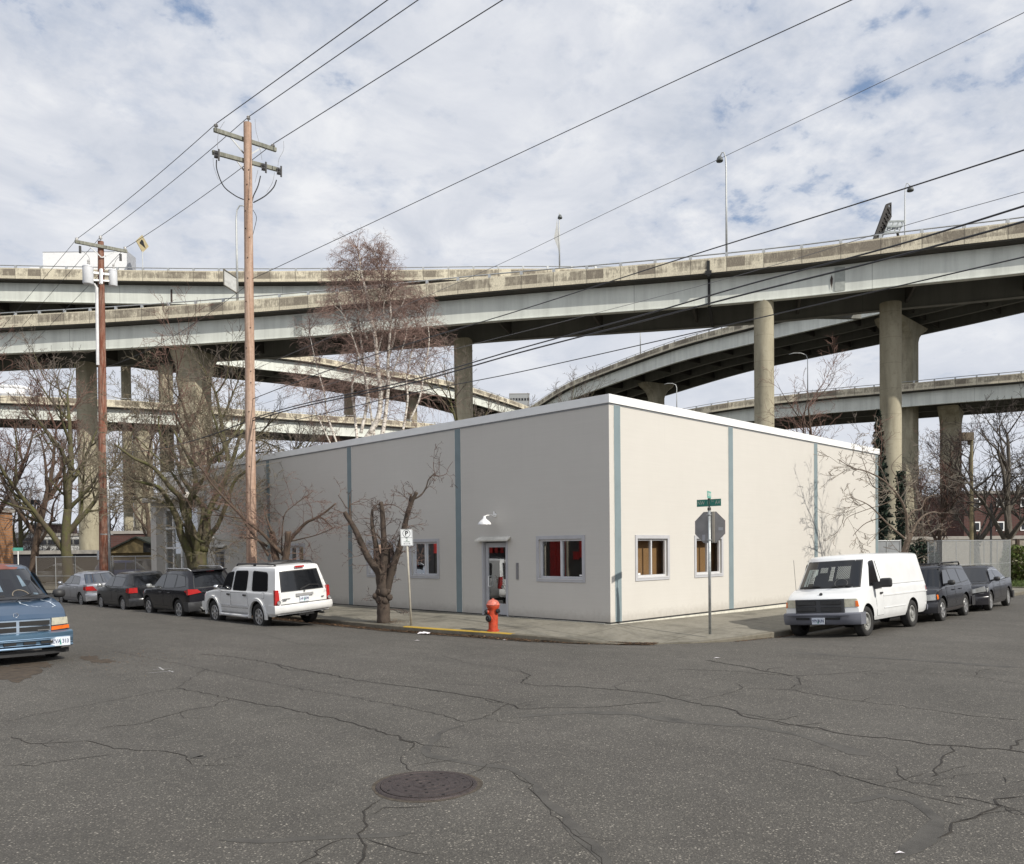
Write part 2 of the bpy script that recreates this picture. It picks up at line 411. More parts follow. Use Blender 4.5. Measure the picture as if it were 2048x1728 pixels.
    # sealed smears
    for pts, w in [([(930, 1450), (890, 1460), (862, 1485), (848, 1500), (865, 1512), (930, 1525), (1024, 1536), (1060, 1558), (1095, 1600), (1140, 1650), (1190, 1700), (1230, 1750)], .085),
                   ([(1024, 1434), (1160, 1424), (1260, 1427), (1380, 1445), (1500, 1452), (1600, 1470), (1690, 1498), (1740, 1512)], .17), ([(1700, 1605), (1760, 1590), (1830, 1600), (1870, 1640), (1850, 1680), (1790, 1720)], .13),
                   ([(430, 1680), (520, 1682), (610, 1676), (760, 1670), (830, 1665)], .07), ([(1300, 1296), (1600, 1306), (1800, 1318), (2048, 1335)], .22), ([(380, 1500), (395, 1515), (415, 1512)], .10)]:
        strip(pts, w, 2, .5, .0025, 5, .012)
    o = mb.build('road', [M_asph, M_crack, M_seal]); struct(o); return o
road()
# sheet of ground out to the horizon, lower than the street
mb = MB(); mb.grid([[(x, y, -.45) for x in (-3000, -60, 100, 3000)] for y in (-3000, -60, 120, 3000)])
del mb.f[4:5]; del mb.m[4:5]      # the road sheet fills the middle
struct(mb.build('ground', mk('ground_soil', (.085, .080, .060), .95, var=.3, vs=.05, dirt=.5, dirtcol=(.05, .055, .025))))
mb = MB()
for a, b in (((-60, -60), (100, -60)), ((100, -60), (100, 120)), ((100, 120), (-60, 120)), ((-60, 120), (-60, -60))):
    za = road_z(*a); zb = road_z(*b); mb.add([(a[0], a[1], za), (b[0], b[1], zb), (b[0], b[1], -.45), (a[0], a[1], -.45)], [(0, 1, 2, 3)])
struct(mb.build('embankment', mk('ground_soil', (.1, .09, .07))))

def sidewalk():
    mb = MB(); rows = []
    n = 10
    C = []; W = []; CT = []; WZ = []
    for i in range(len(CURB)-1):
        L = hypot(CURB[i+1][0]-CURB[i][0], CURB[i+1][1]-CURB[i][1]); k = 1 if L > 25 else (4 if L > 2 else 3)
        for j in range(k):
            t = j/k; mixp = lambda A: tuple(a*(1-t)+b*t for a, b in zip(A[i], A[i+1]))
            C.append(mixp(CURB)); W.append(mixp(WALLP)); CT.append(CTOP[i]*(1-t)+CTOP[i+1]*t); WZ.append(WALLZ[i]*(1-t)+WALLZ[i+1]*t)
    C.append(CURB[-1]); W.append(WALLP[-1]); CT.append(CTOP[-1]); WZ.append(WALLZ[-1])
    kerb_in = []
    for c, w in zip(C, W):
        d = Vector((w[0]-c[0], w[1]-c[1])); d.normalize(); kerb_in.append((c[0]+d.x*.16, c[1]+d.y*.16))
    for t in (0, .33, .66, 1.0):
        row = []
        for c, w, zc, zw in zip(kerb_in, W, CT, WZ):
            row.append((c[0]*(1-t)+w[0]*t, c[1]*(1-t)+w[1]*t, (zc*(1-t)+zw*t)))
        rows.append(row)
    mb.grid(rows); o = mb.build('sidewalk', walk_mat('sidewalk_concrete', (.20, .185, .15))); struct(o)
    kb = MB(); prof = []
    outer_b = [(c[0], c[1], -.3) for c in C]; outer_t = [(c[0]*.985+k[0]*.015, c[1], z-.02) for c, k, z in zip(C, kerb_in, CT)]
    top_o = [(c[0]*.85+k[0]*.15, c[1]*.85+k[1]*.15, z+.002) for c, k, z in zip(C, kerb_in, CT)]
    top_i = [(k[0], k[1], z+.002) for k, z in zip(kerb_in, CT)]; dn = [(k[0], k[1], -.3) for k in kerb_in]
    kb.grid([outer_b, outer_t, top_o, top_i, dn]); o = kb.build('kerb', walk_mat('kerb_concrete', (.15, .135, .105), False, True)); struct(o)
    # inner block surface behind the building
    bb = MB(); bb.add([(0.3, .3, .02), (90, .3, .0), (90, 120, .0), (.3, 120, .02)], [(0, 1, 2, 3)])
    struct(bb.build('yard', mk('yard_gravel', (.13, .12, .10), .95, var=.3, vs=1.5)))
sidewalk()

# leaf litter in the gutter and round the street tree: nobody could count it
def leaf_litter():
    rnd = random.Random(11); mb = MB()
    def leaf(x, y, z, s):
        a = rnd.uniform(0, 6.28); tl = rnd.uniform(-.5, .5); vs = []
        for k, (u, v) in enumerate(((-1, 0), (0, .45), (1, 0), (0, -.45))):
            vs.append((x+s*(u*cos(a)-v*sin(a)), y+s*(u*sin(a)+v*cos(a)), z+.006+s*tl*(u*.4+.4)))
        mb.add(vs, [(0, 1, 2, 3)], rnd.choice((0, 0, 1, 2)))
    for i in range(9000):
        k = rnd.random()
        y = rnd.uniform(-.8, 14) if k < .75 else rnd.uniform(-2.2, -.3)
        if y > .4:
            cx = -2.95 if y > 5.4 else -2.95+(5.4-y)*.13
        else:
            cx = -2.3+(.4-y)*.5
        d = abs(rnd.gauss(0, .12)); x = cx-.03-d; leaf(x, y, road_z(x, y)+.02+.03*max(0, 1-d/.15), rnd.uniform(.015, .045))
    for i in range(900):
        x = rnd.uniform(.6, 3.5); y = -3.15-(x-.6)*.15 - abs(rnd.gauss(0, .07)); y = min(y, CURB[12][1]) if x < 2 else -3.52-abs(rnd.gauss(0, .06)); leaf(x, y, road_z(x, y)+.01, rnd.uniform(.012, .03))
    for i in range(900):
        a = rnd.uniform(0, 6.28); r = abs(rnd.gauss(0, .45)); x = max(-2.75, -2.45+r*cos(a)); y = 6.1+1.3*r*sin(a); leaf(x, y, walk_z(x, y)+.012, rnd.uniform(.012, .03))
    for i in range(700):   # brown needles round the minivan
        x = -10.6+rnd.gauss(0, .9); y = 4.0+rnd.gauss(0, 1.0); leaf(x, y, .004, rnd.uniform(.008, .022))
    o = mb.build('leaf_litter', [mk('leaf_brown', (.085, .045, .022), .9), mk('leaf_tan', (.24, .14, .07), .9), mk('leaf_dark', (.035, .022, .014), .9)])
    o['kind'] = 'stuff'; o['label'] = 'dry brown leaf litter lying in the gutter and around the street tree'; o['category'] = 'leaves'
leaf_litter()
def decal(name, pts_px, mat, kind='structure', label=None, cat=None, lift=.005):
    mb = MB(); P = [on_road(px, py, lift) for px, py in pts_px]; mb.add(P, [tuple(range(len(P)))]); o = mb.build(name, mat)
    if kind: o['kind'] = kind
    return o
mb = MB(); rnd = random.Random(5)
def splat(cx, cy, rx, ry, n=26):
    P = []
    for k in range(n):
        a = -2*pi*k/n; s = 1+rnd.uniform(-.28, .28); P.append(on_road(cx+rx*s*cos(a), cy+ry*s*sin(a), .003+rnd.random()*.001))
    mb.add(P, [tuple(range(n))])
for a in ((30, 1345, 50, 17), (178, 1316, 19, 5), (205, 1322, 26, 3.5), (80, 1330, 28, 6)): splat(*a)
struct(mb.build('road_stains', mk('road_stain', (.058, .042, .028), .95, var=.35, vs=6)))
mb = MB()
def mark(p, q, w):
    a, b = on_road(*p, .006), on_road(*q, .006); d = (b-a); s = Vector((-d.y, d.x, 0)).normalized()*w/2; mb.add([a+s, b+s, b-s, a-s], [(0, 1, 2, 3)])
mark((318, 1334), (327, 1340), .035); mark((296, 1346), (346, 1342), .025); mark((306, 1339), (345, 1336.5), .02); mark((337, 1341), (347, 1344), .03)
struct(mb.build('road_marking', M_chalk))

# manhole
def manhole():
    c = on_road(853.5, 1571, 0); t = thing('manhole', 'rust brown round manhole cover with drain holes in the asphalt', 'manhole cover', c)
    mi = mk('cast_iron', (.062, .048, .045), .55, metal=.4, var=.25, vs=14, bp=.5, bs=120); R = .445
    mb = MB(); mb.lathe([(R-.03, .0), (R-.03, .013), (R, .013), (R+.012, .001)], 56); mb.build('frame', mi, t, True, angle=30)
    mb = MB(); mb.lathe([(0, .012), (.10, .012), (.105, .017), (.115, .017), (.12, .012), (.20, .012), (.205, .016), (.213, .016), (.218, .012), (.295, .012), (.30, .016), (.308, .016), (.313, .012), (R-.055, .012), (R-.05, .017), (R-.036, .017), (R-.036, .0)], 56)
    mh = mk('hole_black', (.006, .005, .005), .9)
    for r, n, o in ((.06, 4, .4), (.16, 5, .2), (.255, 8, .1), (.36, 8, .5)):
        for k in range(n):
            a = 2*pi*k/n+o; mb.lathe([(0, .0145), (.013, .0145), (.013, .010)], 8, 1, c=(r*cos(a), r*sin(a), 0))
    mb.build('lid', [mi, mh], t, True, angle=30)
    bb = MB(); m2 = mk('rust_ring', (.065, .052, .038), .95, var=.4, vs=12); n = 60; ro = []; ri = []
    rr = random.Random(2)
    for k in range(n+1):
        a = 2*pi*k/n; w = .02+.03*abs(sin(a*1.5+2.2)); ro.append(((R+.01+w)*cos(a), (R+.01+w)*sin(a), .002)); ri.append(((R)*cos(a), (R)*sin(a), .003))
    bb.grid([ri, ro]); bb.build('dirt_ring', m2, t)
manhole()

# ---------------------------------------------------------------- sky
def world():
    w = bpy.data.worlds.new("World"); scene.world = w; w.use_nodes = True; t = w.node_tree; t.nodes.clear()
    out = N(t, 'ShaderNodeOutputWorld'); bg = N(t, 'ShaderNodeBackground'); t.links.new(bg.outputs[0], out.inputs[0])
    sky = N(t, 'ShaderNodeTexSky'); sky.sky_type = 'NISHITA'; sky.sun_disc = False
    sky.sun_elevation = radians(SUN_EL); sky.sun_rotation = radians(90-SUN_AZ)
    bright = N(t, 'ShaderNodeVectorMath', operation='SCALE'); bright.inputs['Scale'].default_value = 1.0; t.links.new(sky.outputs[0], bright.inputs[0])
    tc = N(t, 'ShaderNodeTexCoord'); x, y, z = sepxyz(t, tc.outputs['Generated'])
    zz = mathn(t, 'ADD', mathn(t, 'MAXIMUM', z, 0.0), .22)
    cmb = N(t, 'ShaderNodeCombineXYZ'); t.links.new(mathn(t, 'DIVIDE', x, zz), cmb.inputs[0]); t.links.new(mathn(t, 'DIVIDE', y, zz), cmb.inputs[1])
    mp = N(t, 'ShaderNodeMapping'); mp.inputs['Rotation'].default_value = (0, 0, radians(20)); mp.inputs['Scale'].default_value = (1.0, 1.0, 1); mp.inputs['Location'].default_value = (3.1, 1.7, 0)
    t.links.new(cmb.outputs[0], mp.inputs[0]); v = mp.outputs[0]
    big = noise(t, v, 1.3, 5, .55, .3); puffs = noise(t, v, 9.5, 7, .60, .1); fine = noise(t, v, 17, 5, .6, .3)
    dens = mathn(t, 'ADD', mathn(t, 'ADD', mathn(t, 'MULTIPLY', big, .55), mathn(t, 'MULTIPLY', puffs, .62)), mathn(t, 'MULTIPLY', fine, .16))
    # thicker towards the horizon
    dens = mathn(t, 'ADD', dens, ramp(t, z, [(0.0, .16), (.25, .07), (.5, .0)]))
    cover = ramp(t, dens, [(.495, 0.0), (.585, .74), (.69, 1.)])
    shade = ramp(t, noise(t, v, 4.2, 6, .6, .4), [(.3, (.60, .64, .72)), (.5, (.73, .755, .815)), (.68, (.88, .89, .915))])
    hz = ramp(t, z, [(0.0, .95), (.12, .5), (.35, 0.)])
    shade = mixc(t, hz, shade, (.73, .765, .84))
    cl = N(t, 'ShaderNodeVectorMath', operation='SCALE'); cl.inputs['Scale'].default_value = 1/SKY_S; t.links.new(shade, cl.inputs[0])
    blue = mixc(t, .55, bright.outputs[0], (.22/SKY_S, .36/SKY_S, .62/SKY_S))
    col = mixc(t, mathn(t, 'ADD', mathn(t, 'MULTIPLY', cover, .88), .10), blue, cl.outputs[0])
    dt = N(t, 'ShaderNodeVectorMath', operation='DOT_PRODUCT'); dt.inputs[1].default_value = (.906, .423, 0); t.links.new(tc.outputs['Generated'], dt.inputs[0])
    west = ramp(t, mathn(t, 'MULTIPLY_ADD', dt.outputs['Value'], .5, .5), [(.15, 1.16), (.45, 1.08), (.68, 1.)])
    col = mixc(t, 1.0, col, west, 'MULTIPLY')
    t.links.new(col, bg.inputs[0]); bg.inputs[1].default_value = SKY_S
SUN_AZ, SUN_EL, SKY_S = -87.0, 37.0, .1
world()
sd = bpy.data.lights.new('sun', 'SUN'); sd.energy = 4.45; sd.angle = radians(.6); sd.color = (1.0, .95, .86)
so = bpy.data.objects.new('sun', sd); COL.objects.link(so)
sv = Vector((cos(radians(SUN_AZ))*cos(radians(SUN_EL)), sin(radians(SUN_AZ))*cos(radians(SUN_EL)), sin(radians(SUN_EL))))
so.rotation_euler = (-sv).to_track_quat('-Z', 'Y').to_euler()
cd = bpy.data.cameras.new('camera'); cam = bpy.data.objects.new('camera', cd); COL.objects.link(cam); scene.camera = cam
cd.sensor_width = 36; cd.sensor_fit = 'HORIZONTAL'; cd.lens = F/2048*36; cd.shift_y = (CY-864)/2048; cd.clip_end = 6000; cd.clip_start = .1
cam.matrix_world = Matrix.Translation(CAM) @ Matrix((_r, _u, -_f)).transposed().to_4x4()
scene.view_settings.view_transform = 'Standard'; scene.view_settings.look = 'None'; scene.view_settings.exposure = 0
scene.cycles.max_bounces = 6; scene.cycles.transparent_max_bounces = 16

# ================================================================ BUILDING
M_wall = None
def wall_mat():
    m, t, b = nt('stucco'); v = coords(t)
    n1 = noise(t, v, .5, 5, .6, .3); n2 = noise(t, coords(t, 'Object', (3, 3, .5)), 1.2, 5, .6)
    c = ramp(t, n1, [(.3, (.54, .515, .472)), (.55, (.552, .528, .484)), (.75, (.562, .538, .494))])
    c = mixc(t, .6, c, ramp(t, n2, [(.3, .985), (.6, 1.0), (.8, 1.01)]), 'MULTIPLY')
    x, y, z = sepxyz(t, v)
    low = ramp(t, z, [(.2, .0), (.9, 1.0)])
    c = mixc(t, 1.0, c, ramp(t, mathn(t, 'ADD', mathn(t, 'MULTIPLY', z, 1.6), mathn(t, 'MULTIPLY', n2, .6)), [(.3, .88), (.95, 1.0)]), 'MULTIPLY')
    # faint horizontal trowel banding and a few rain streaks under the roof edge
    hb = noise(t, coords(t, 'Object', (.25, .25, 9)), 2.5, 4, .6); c = mixc(t, .5, c, ramp(t, hb, [(.35, .965), (.65, 1.02)]), 'MULTIPLY')
    rs = ramp(t, noise(t, coords(t, 'Object', (5, 5, .12)), 1.5, 5, .7), [(.58, 0.), (.75, .5)]); top = ramp(t, mathn(t, 'DIVIDE', z, 6.0), [(.55, 0.), (.97, .35)])
    c = mixc(t, mathn(t, 'MULTIPLY', rs, top), c, (.33, .30, .26))
    sp = ramp(t, mathn(t, 'ADD', z, mathn(t, 'MULTIPLY', noise(t, v, 7, 5, .7), .5)), [(.42, .38), (.72, 0.)]); c = mixc(t, sp, c, (.24, .21, .17))
    t.links.new(c, b.inputs['Base Color']); b.inputs['Roughness'].default_value = .85
    bump(t, b, noise(t, v, 85, 3, .6), .25, .006); return m
M_wall = wall_mat()
M_band = mk('band_paint', (.185, .235, .25), .7, var=.06, vs=2)
M_frame = mk('aluminium_frame', (.62, .62, .63), .4, metal=.2, var=.05)
M_trim = mk('window_trim', (.43, .43, .445), .7, var=.05)
M_white = mk('white_metal', (.80, .80, .78), .45, var=.03)
M_glass = glass_mat('window_glass', (.015, .015, .016), .20, .75)
M_glassr = glass_mat('window_glass_clear', (.015, .015, .016), .0, .97, .02, .5)
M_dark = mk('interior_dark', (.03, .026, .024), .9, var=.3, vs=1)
M_brown = mk('interior_brown', (.20, .10, .045), .8, var=.1, vs=1)
def building():
    B = thing('office_building', 'single storey beige stucco building with blue grey bands and white metal roof edge', 'building', (0, 0, 0))
    H = 5.84; LL = 28.4; LR = 17.75; zb = .2
    # openings: left wall (y range, z range), right wall (x range, z range)
    oL = [((.92, 2.48), (1.30, 2.37)), ((6.85, 8.15), (1.30, 2.37)), ((9.1, 10.55), (1.30, 2.37)), ((14.75, 15.95), (1.30, 2.33)), ((3.76, 4.74), (.2, 2.33)), ((21.3, 22.15), (.2, 2.30)), ((23.9, 27.6), (.3, 4.25))]
    oR = [((1.17, 2.58), (1.32, 2.36)), ((4.05, 5.45), (1.32, 2.36))]
    def wall(ops, L, to3, name):
        mb = MB(); us = sorted({0, L} | {u for o in ops for u in o[0]}); zs = sorted({zb, H} | {z for o in ops for z in o[1]})
        for a, b in zip(us, us[1:]):
            for c, d in zip(zs, zs[1:]):
                if any(o[0][0]-1e-6 <= a and b <= o[0][1]+1e-6 and o[1][0]-1e-6 <= c and d <= o[1][1]+1e-6 for o in ops): continue
                mb.add([to3(a, c, 0), to3(b, c, 0), to3(b, d, 0), to3(a, d, 0)], [(0, 1, 2, 3)])
        for (a, b), (c, d) in ops:   # reveals
            for (u1, z1), (u2, z2) in (((a, c), (b, c)), ((b, c), (b, d)), ((b, d), (a, d)), ((a, d), (a, c))):
                mb.add([to3(u1, z1, 0), to3(u2, z2, 0), to3(u2, z2, .14), to3(u1, z1, .14)], [(0, 1, 2, 3)])
        return mb.build(name, M_wall, B)
    toL = lambda u, z, n: (n, u, z); toR = lambda u, z, n: (u, n, z)
    wall(oL, LL, toL, 'wall'); wall(oR, LR, toR, 'wall')
    mb = MB(); mb.add([(LR, 0, zb), (LR, LL, zb), (LR, LL, H), (LR, 0, H)], [(0, 1, 2, 3)]); mb.add([(0, LL, zb), (LR, LL, zb), (LR, LL, H), (0, LL, H)], [(0, 1, 2, 3)]); mb.build('wall', M_wall, B)
    mb = MB(); mb.box2((.01, .01, H-.12), (LR-.01, LL-.01, H-.02)); mb.build('roof', mk('roof_membrane', (.5, .5, .48)), B)
    # white metal coping: rim
    mb = MB(); e = .045
    for lo, hi in (((-e, -e, 5.83), (LR+e, .30, 6.05)), ((-e, .301, 5.83), (.30, LL+e, 6.05)), ((LR-.3, .301, 5.83), (LR+e, LL+e, 6.05)), ((.301, LL-.3, 5.83), (LR-.301, LL+e, 6.05))): mb.box2(lo, hi)
    mb.build('coping', M_white, B)
    mb = MB(); mb.box2((-.012, -.012, 5.79), (LR+.012, .3, 5.832)); mb.box2((-.012, .301, 5.79), (.3, LL, 5.832)); mb.build('drip_edge', mk('drip_grey', (.25, .26, .27), .5), B)
    mb = MB(); mb.box2((-.035, -.035, -.3), (LR+.03, .2, .155)); mb.box2((-.004, .201, -.3), (.2, 28.3, .17))
    mb.build('foundation', mk('foundation_concrete', (.60, .58, .50), .9, var=.15, vs=4), B)
    mb = MB(); mb.box2((.004, -.004+.01, .155), (LR, .1, .2)); mb.box2((.006, .1, .17), (.1, LL, .2)); mb.build('base_gap', mk('gap_dark', (.03, .03, .03)), B)
    # bands
    for y in (5.825, 11.63, 17.38, 23.05):
        mb = MB(); mb.box2((-.012, y-.125, .2), (.05, y+.125, 5.79)); s = mb.build('band', M_band, B)
        jb = MB(); jb.box2((-.006, y-.15, .2), (.02, y-.126, 5.79)); jb.box2((-.006, y+.126, .2), (.02, y+.15, 5.79)); jb.build('joint', mk('joint_light', (.66, .63, .57), .7), s)
    for x in (.33, 6.03, 11.96, 17.58):
        mb = MB(); mb.box2((x-.135, -.012, .2), (x+.135, .05, 5.79)); s = mb.build('band', M_band, B)
        jb = MB(); jb.box2((x-.155, -.006, .2), (x-.136, .02, 5.79)); jb.box2((x+.136, -.006, .2), (x+.155, .02, 5.79)); jb.build('joint', mk('joint_light', (.66, .63, .57), .7), s)
    # windows
    def window(op, to3, glass, back, rail=.5):
        (a, b), (c, d) = op; mb = MB(); T = .095
        def bx(u0, u1, z0, z1, n0, n1, tgt):
            p, q = to3(u0, z0, n0), to3(u1, z1, n1); tgt.box2(tuple(min(i, j) for i, j in zip(p, q)), tuple(max(i, j) for i, j in zip(p, q)))
        bx(a-T, b+T, d, d+T, -.022, .0, mb); bx(a-T, b+T, c-T, c, -.022, .0, mb); bx(a-T, a, c, d, -.022, .0, mb); bx(b, b+T, c, d, -.022, .0, mb)
        w = mb.build('window', M_trim, B)
        fb = MB(); F1 = .055
        bx(a, b, c, c+F1, .045, .11, fb); bx(a, b, d-F1, d, .045, .11, fb); bx(a, a+F1, c+F1, d-F1, .045, .11, fb); bx(b-F1, b, c+F1, d-F1, .045, .11, fb)
        m = a+(b-a)*rail; bx(m-.028, m+.028, c+F1, d-F1, .04, .11, fb)
        fb.build('frame', M_frame, w)
        gb = MB(); p = [to3(a+.02, c+.02, .095), to3(b-.02, c+.02, .095), to3(b-.02, d-.02, .095), to3(a+.02, d-.02, .095)]; gb.add(p, [(0, 1, 2, 3)]); gb.build('pane', glass, w)
        sb = MB(); bx(a-.02, b+.02, c-.03, c, -.03, .13, sb); sb.build('sill', M_frame, w)
        # dark room behind
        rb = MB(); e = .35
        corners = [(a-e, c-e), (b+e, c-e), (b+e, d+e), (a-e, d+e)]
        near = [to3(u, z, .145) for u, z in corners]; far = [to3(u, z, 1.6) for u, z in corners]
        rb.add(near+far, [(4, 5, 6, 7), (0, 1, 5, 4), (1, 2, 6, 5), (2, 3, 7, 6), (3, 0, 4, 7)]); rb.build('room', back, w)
        return w, bx
    for op in oL[:4]: window(op, toL, M_glass, M_dark)
    for op in oR: 
        w, bx = window(op, toR, M_glassr, mk('room_brown', (.10, .05, .024), .8, var=.1))
        bb = MB(); (a, b), (c, d) = op; bx(a-.1, b+.3, c-.1, d+.1, .32, .34, bb); bb.build('blind', mk('blind_brown', (.30, .15, .065), .7, var=.06), w)
    # small white stickers on panes
    sb = MB(); sb.box2((.088, .99, 1.37), (.092, 1.10, 1.41)); sb.box2((1.33, .088, 1.38), (1.43, .092, 1.43)); sb.build('sticker', M_white, B)
    # doors
    def door(y0, y1, ztop, hinge=True):
        zl = walk_z(-.01, y0)+.01
        db = MB(); dx = .08; s = .13
        db.box2((dx, y0+.02, zl), (dx+.05, y0+s, ztop-.02)); db.box2((dx, y1-s, zl), (dx+.05, y1-.02, ztop-.02)); db.box2((dx, y0+s, ztop-.16), (dx+.05, y1-s, ztop-.02)); db.box2((dx, y0+s, zl), (dx+.05, y1-s, .52))
        o = db.build('door', M_trim, B)
        gb = MB(); gb.add([(dx+.02, y0+s, .52), (dx+.02, y1-s, .52), (dx+.02, y1-s, ztop-.16), (dx+.02, y0+s, ztop-.16)], [(0, 1, 2, 3)]); gb.build('pane', M_glass, o)
        hb = MB(); hy = y1-.20; hb.tube([(dx, hy, 1.02), (dx-.07, hy, 1.02), (dx-.07, hy, 1.32), (dx, hy, 1.32)], .013, 8); hb.tube([(dx+.05, hy, 1.02), (dx+.11, hy, 1.05), (dx+.11, hy, 1.3), (dx+.05, hy, 1.32)], .012, 8); hb.build('handle', M_white, o)
        fb = MB(); fb.box2((-.02, y1-.002, zl), (.13, y1+.05, ztop+.05)); fb.box2((-.02, y0-.05, zl), (.13, y0+.002, ztop+.05)); fb.box2((-.02, y0, ztop), (.13, y1, ztop+.05)); fb.build('frame', M_trim, o)
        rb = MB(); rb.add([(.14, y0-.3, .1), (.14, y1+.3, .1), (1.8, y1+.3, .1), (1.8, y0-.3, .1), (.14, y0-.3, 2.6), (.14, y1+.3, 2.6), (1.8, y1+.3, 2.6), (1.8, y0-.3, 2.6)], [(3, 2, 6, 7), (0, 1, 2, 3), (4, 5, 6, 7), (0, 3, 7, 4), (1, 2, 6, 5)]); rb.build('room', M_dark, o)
        cb = MB(); cb.add([(-.005, y0-.17, ztop+.10), (-.17, y0-.20, ztop+.02), (-.17, y0-.20, ztop+.06), (-.005, y0-.17, ztop+.15), (-.005, y1+.17, ztop+.10), (-.17, y1+.20, ztop+.02), (-.17, y1+.20, ztop+.06), (-.005, y1+.17, ztop+.15)],
                [(0, 1, 2, 3), (4, 7, 6, 5), (0, 4, 5, 1), (3, 2, 6, 7), (1, 5, 6, 2)]); cb.build('canopy', mk('canopy_paint', (.62, .60, .54), .7), B)
    door(*oL[4][0], oL[4][1][1]); door(*oL[5][0], oL[5][1][1])
    mb = MB(); mb.box2((-.03, 3.28, 1.25), (0, 3.36, 1.72)); mb.build('mailbox_panel', mk('panel_grey', (.3, .3, .31), .4, metal=.6), B)
    # glazed entrance at the far end
    (a, b), (c, d) = oL[6]; mb = MB()
    for k in range(5):
        u = a+(b-a)*k/4; mb.box2((.02, u-.045, c), (.12, u+.045, d))
    for z in (c+.04, 2.35, 3.3, d-.04): mb.box2((.03, a, z-.04), (.11, b, z+.04))
    o = mb.build('storefront', M_white, B); gb = MB(); gb.add([(.075, a, c), (.075, b, c), (.075, b, d), (.075, a, d)], [(0, 1, 2, 3)]); gb.build('pane', glass_mat('entrance_glass', (.012, .011, .011), .03, .8, .02, .35), o)
    rb = MB(); rb.box2((.9, a-.5, .2), (1.0, b+.5, 5.)); rb.build('room', mk('room_red', (.12, .02, .018), .9, var=.3), o)
    # entrance pier standing out at the end
    mb = MB(); mb.box2((-.35, 27.75, 0.1), (-.005, 28.4, 4.6)); mb.box2((-.75, 23.5, 4.6), (-.005, 28.4, 4.85)); mb.build('entrance_pier', M_wall, B)
    # wall lamps
    def lamp(y, z, label):
        L = thing('wall_lamp', label, 'lamp', (0, y, z), 0, 'gooseneck lamps over the doors')
        mb = MB(); mb.lathe([(0, 0), (.055, 0), (.055, .04), (0, .05)], 14, M=Matrix.Rotation(radians(-90), 4, 'Y').to_3x3(), c=(0, 0, .12)); mb.lathe([(0, 0), (.028, 0), (.022, .10), (0, .12)], 8, c=(-.06, 0, .13)); mb.build('bracket', M_white, L)
        mb = MB(); mb.tube([(-.02, 0, .12), (-.15, .01, .13), (-.32, .02, .12), (-.42, .03, .08)], .014, 8); mb.build('arm', M_white, L)
        mb = MB(); mb.lathe([(0, .12), (.035, .12), (.045, .06), (.06, .03), (.14, -.03), (.19, -.09), (.195, -.13), (.18, -.13), (.13, -.05), (0, 0)], 24, c=(-.42, .03, -.02)); mb.build('shade', mk('lamp_shade_white', (.78, .78, .78), .3, metal=.1), L, True, angle=40)
        mb = MB(); mb.lathe([(0, -.17), (.03, -.16), (.05, -.12), (.04, -.05), (0, -.03)], 12, c=(-.42, .03, 0)); mb.build('bulb', M_white, L, True)
    lamp(4.2, 2.98, 'white gooseneck lamp on the wall above the near door'); lamp(21.7, 2.85, 'white gooseneck lamp on the wall above the far door behind the mossy tree')
building()
# ================================================================ VIADUCTS
GIR_IN = girder_uv('girder_shaded', (.17, .17, .15))  # darker copy of the girder paint: underside shade put into the colour
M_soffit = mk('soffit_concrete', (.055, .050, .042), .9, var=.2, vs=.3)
M_steel = mk('galvanised', (.42, .43, .43), .45, metal=.5, var=.08)
M_pole = mk('lamp_pole_metal', (.50, .51, .50), .45, metal=.4, var=.06)
M_black = mk('black_rubber', (.012, .012, .012), .7, var=.1)
PAR_A = concrete_uv('parapet_concrete', (.66, .60, .46), (.14, .115, .09), .85, 3.4)
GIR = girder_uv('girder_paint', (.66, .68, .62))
def pier_mat():
    m, t, b = nt('pier_concrete'); v = coords(t, 'Object', (1, 1, .25))
    n1 = noise(t, v, .8, 5, .65, .3); n2 = noise(t, coords(t), 2.4, 5, .7)
    c = ramp(t, n1, [(.3, (.23, .205, .145)), (.55, (.36, .325, .235)), (.75, (.42, .38, .28))])
    c = mixc(t, ramp(t, n2, [(.55, 0.), (.75, .5)]), c, (.15, .13, .09))
    z = sepxyz(t, coords(t))[2]; ln = mathn(t, 'LESS_THAN', mathn(t, 'PINGPONG', z, 1.25), .02)
    c = mixc(t, mathn(t, 'MULTIPLY', ln, .4), c, (.12, .1, .07))
    t.links.new(c, b.inputs['Base Color']); b.inputs['Roughness'].default_value = .9; return m
M_pier = pier_mat()
class Deck: pass
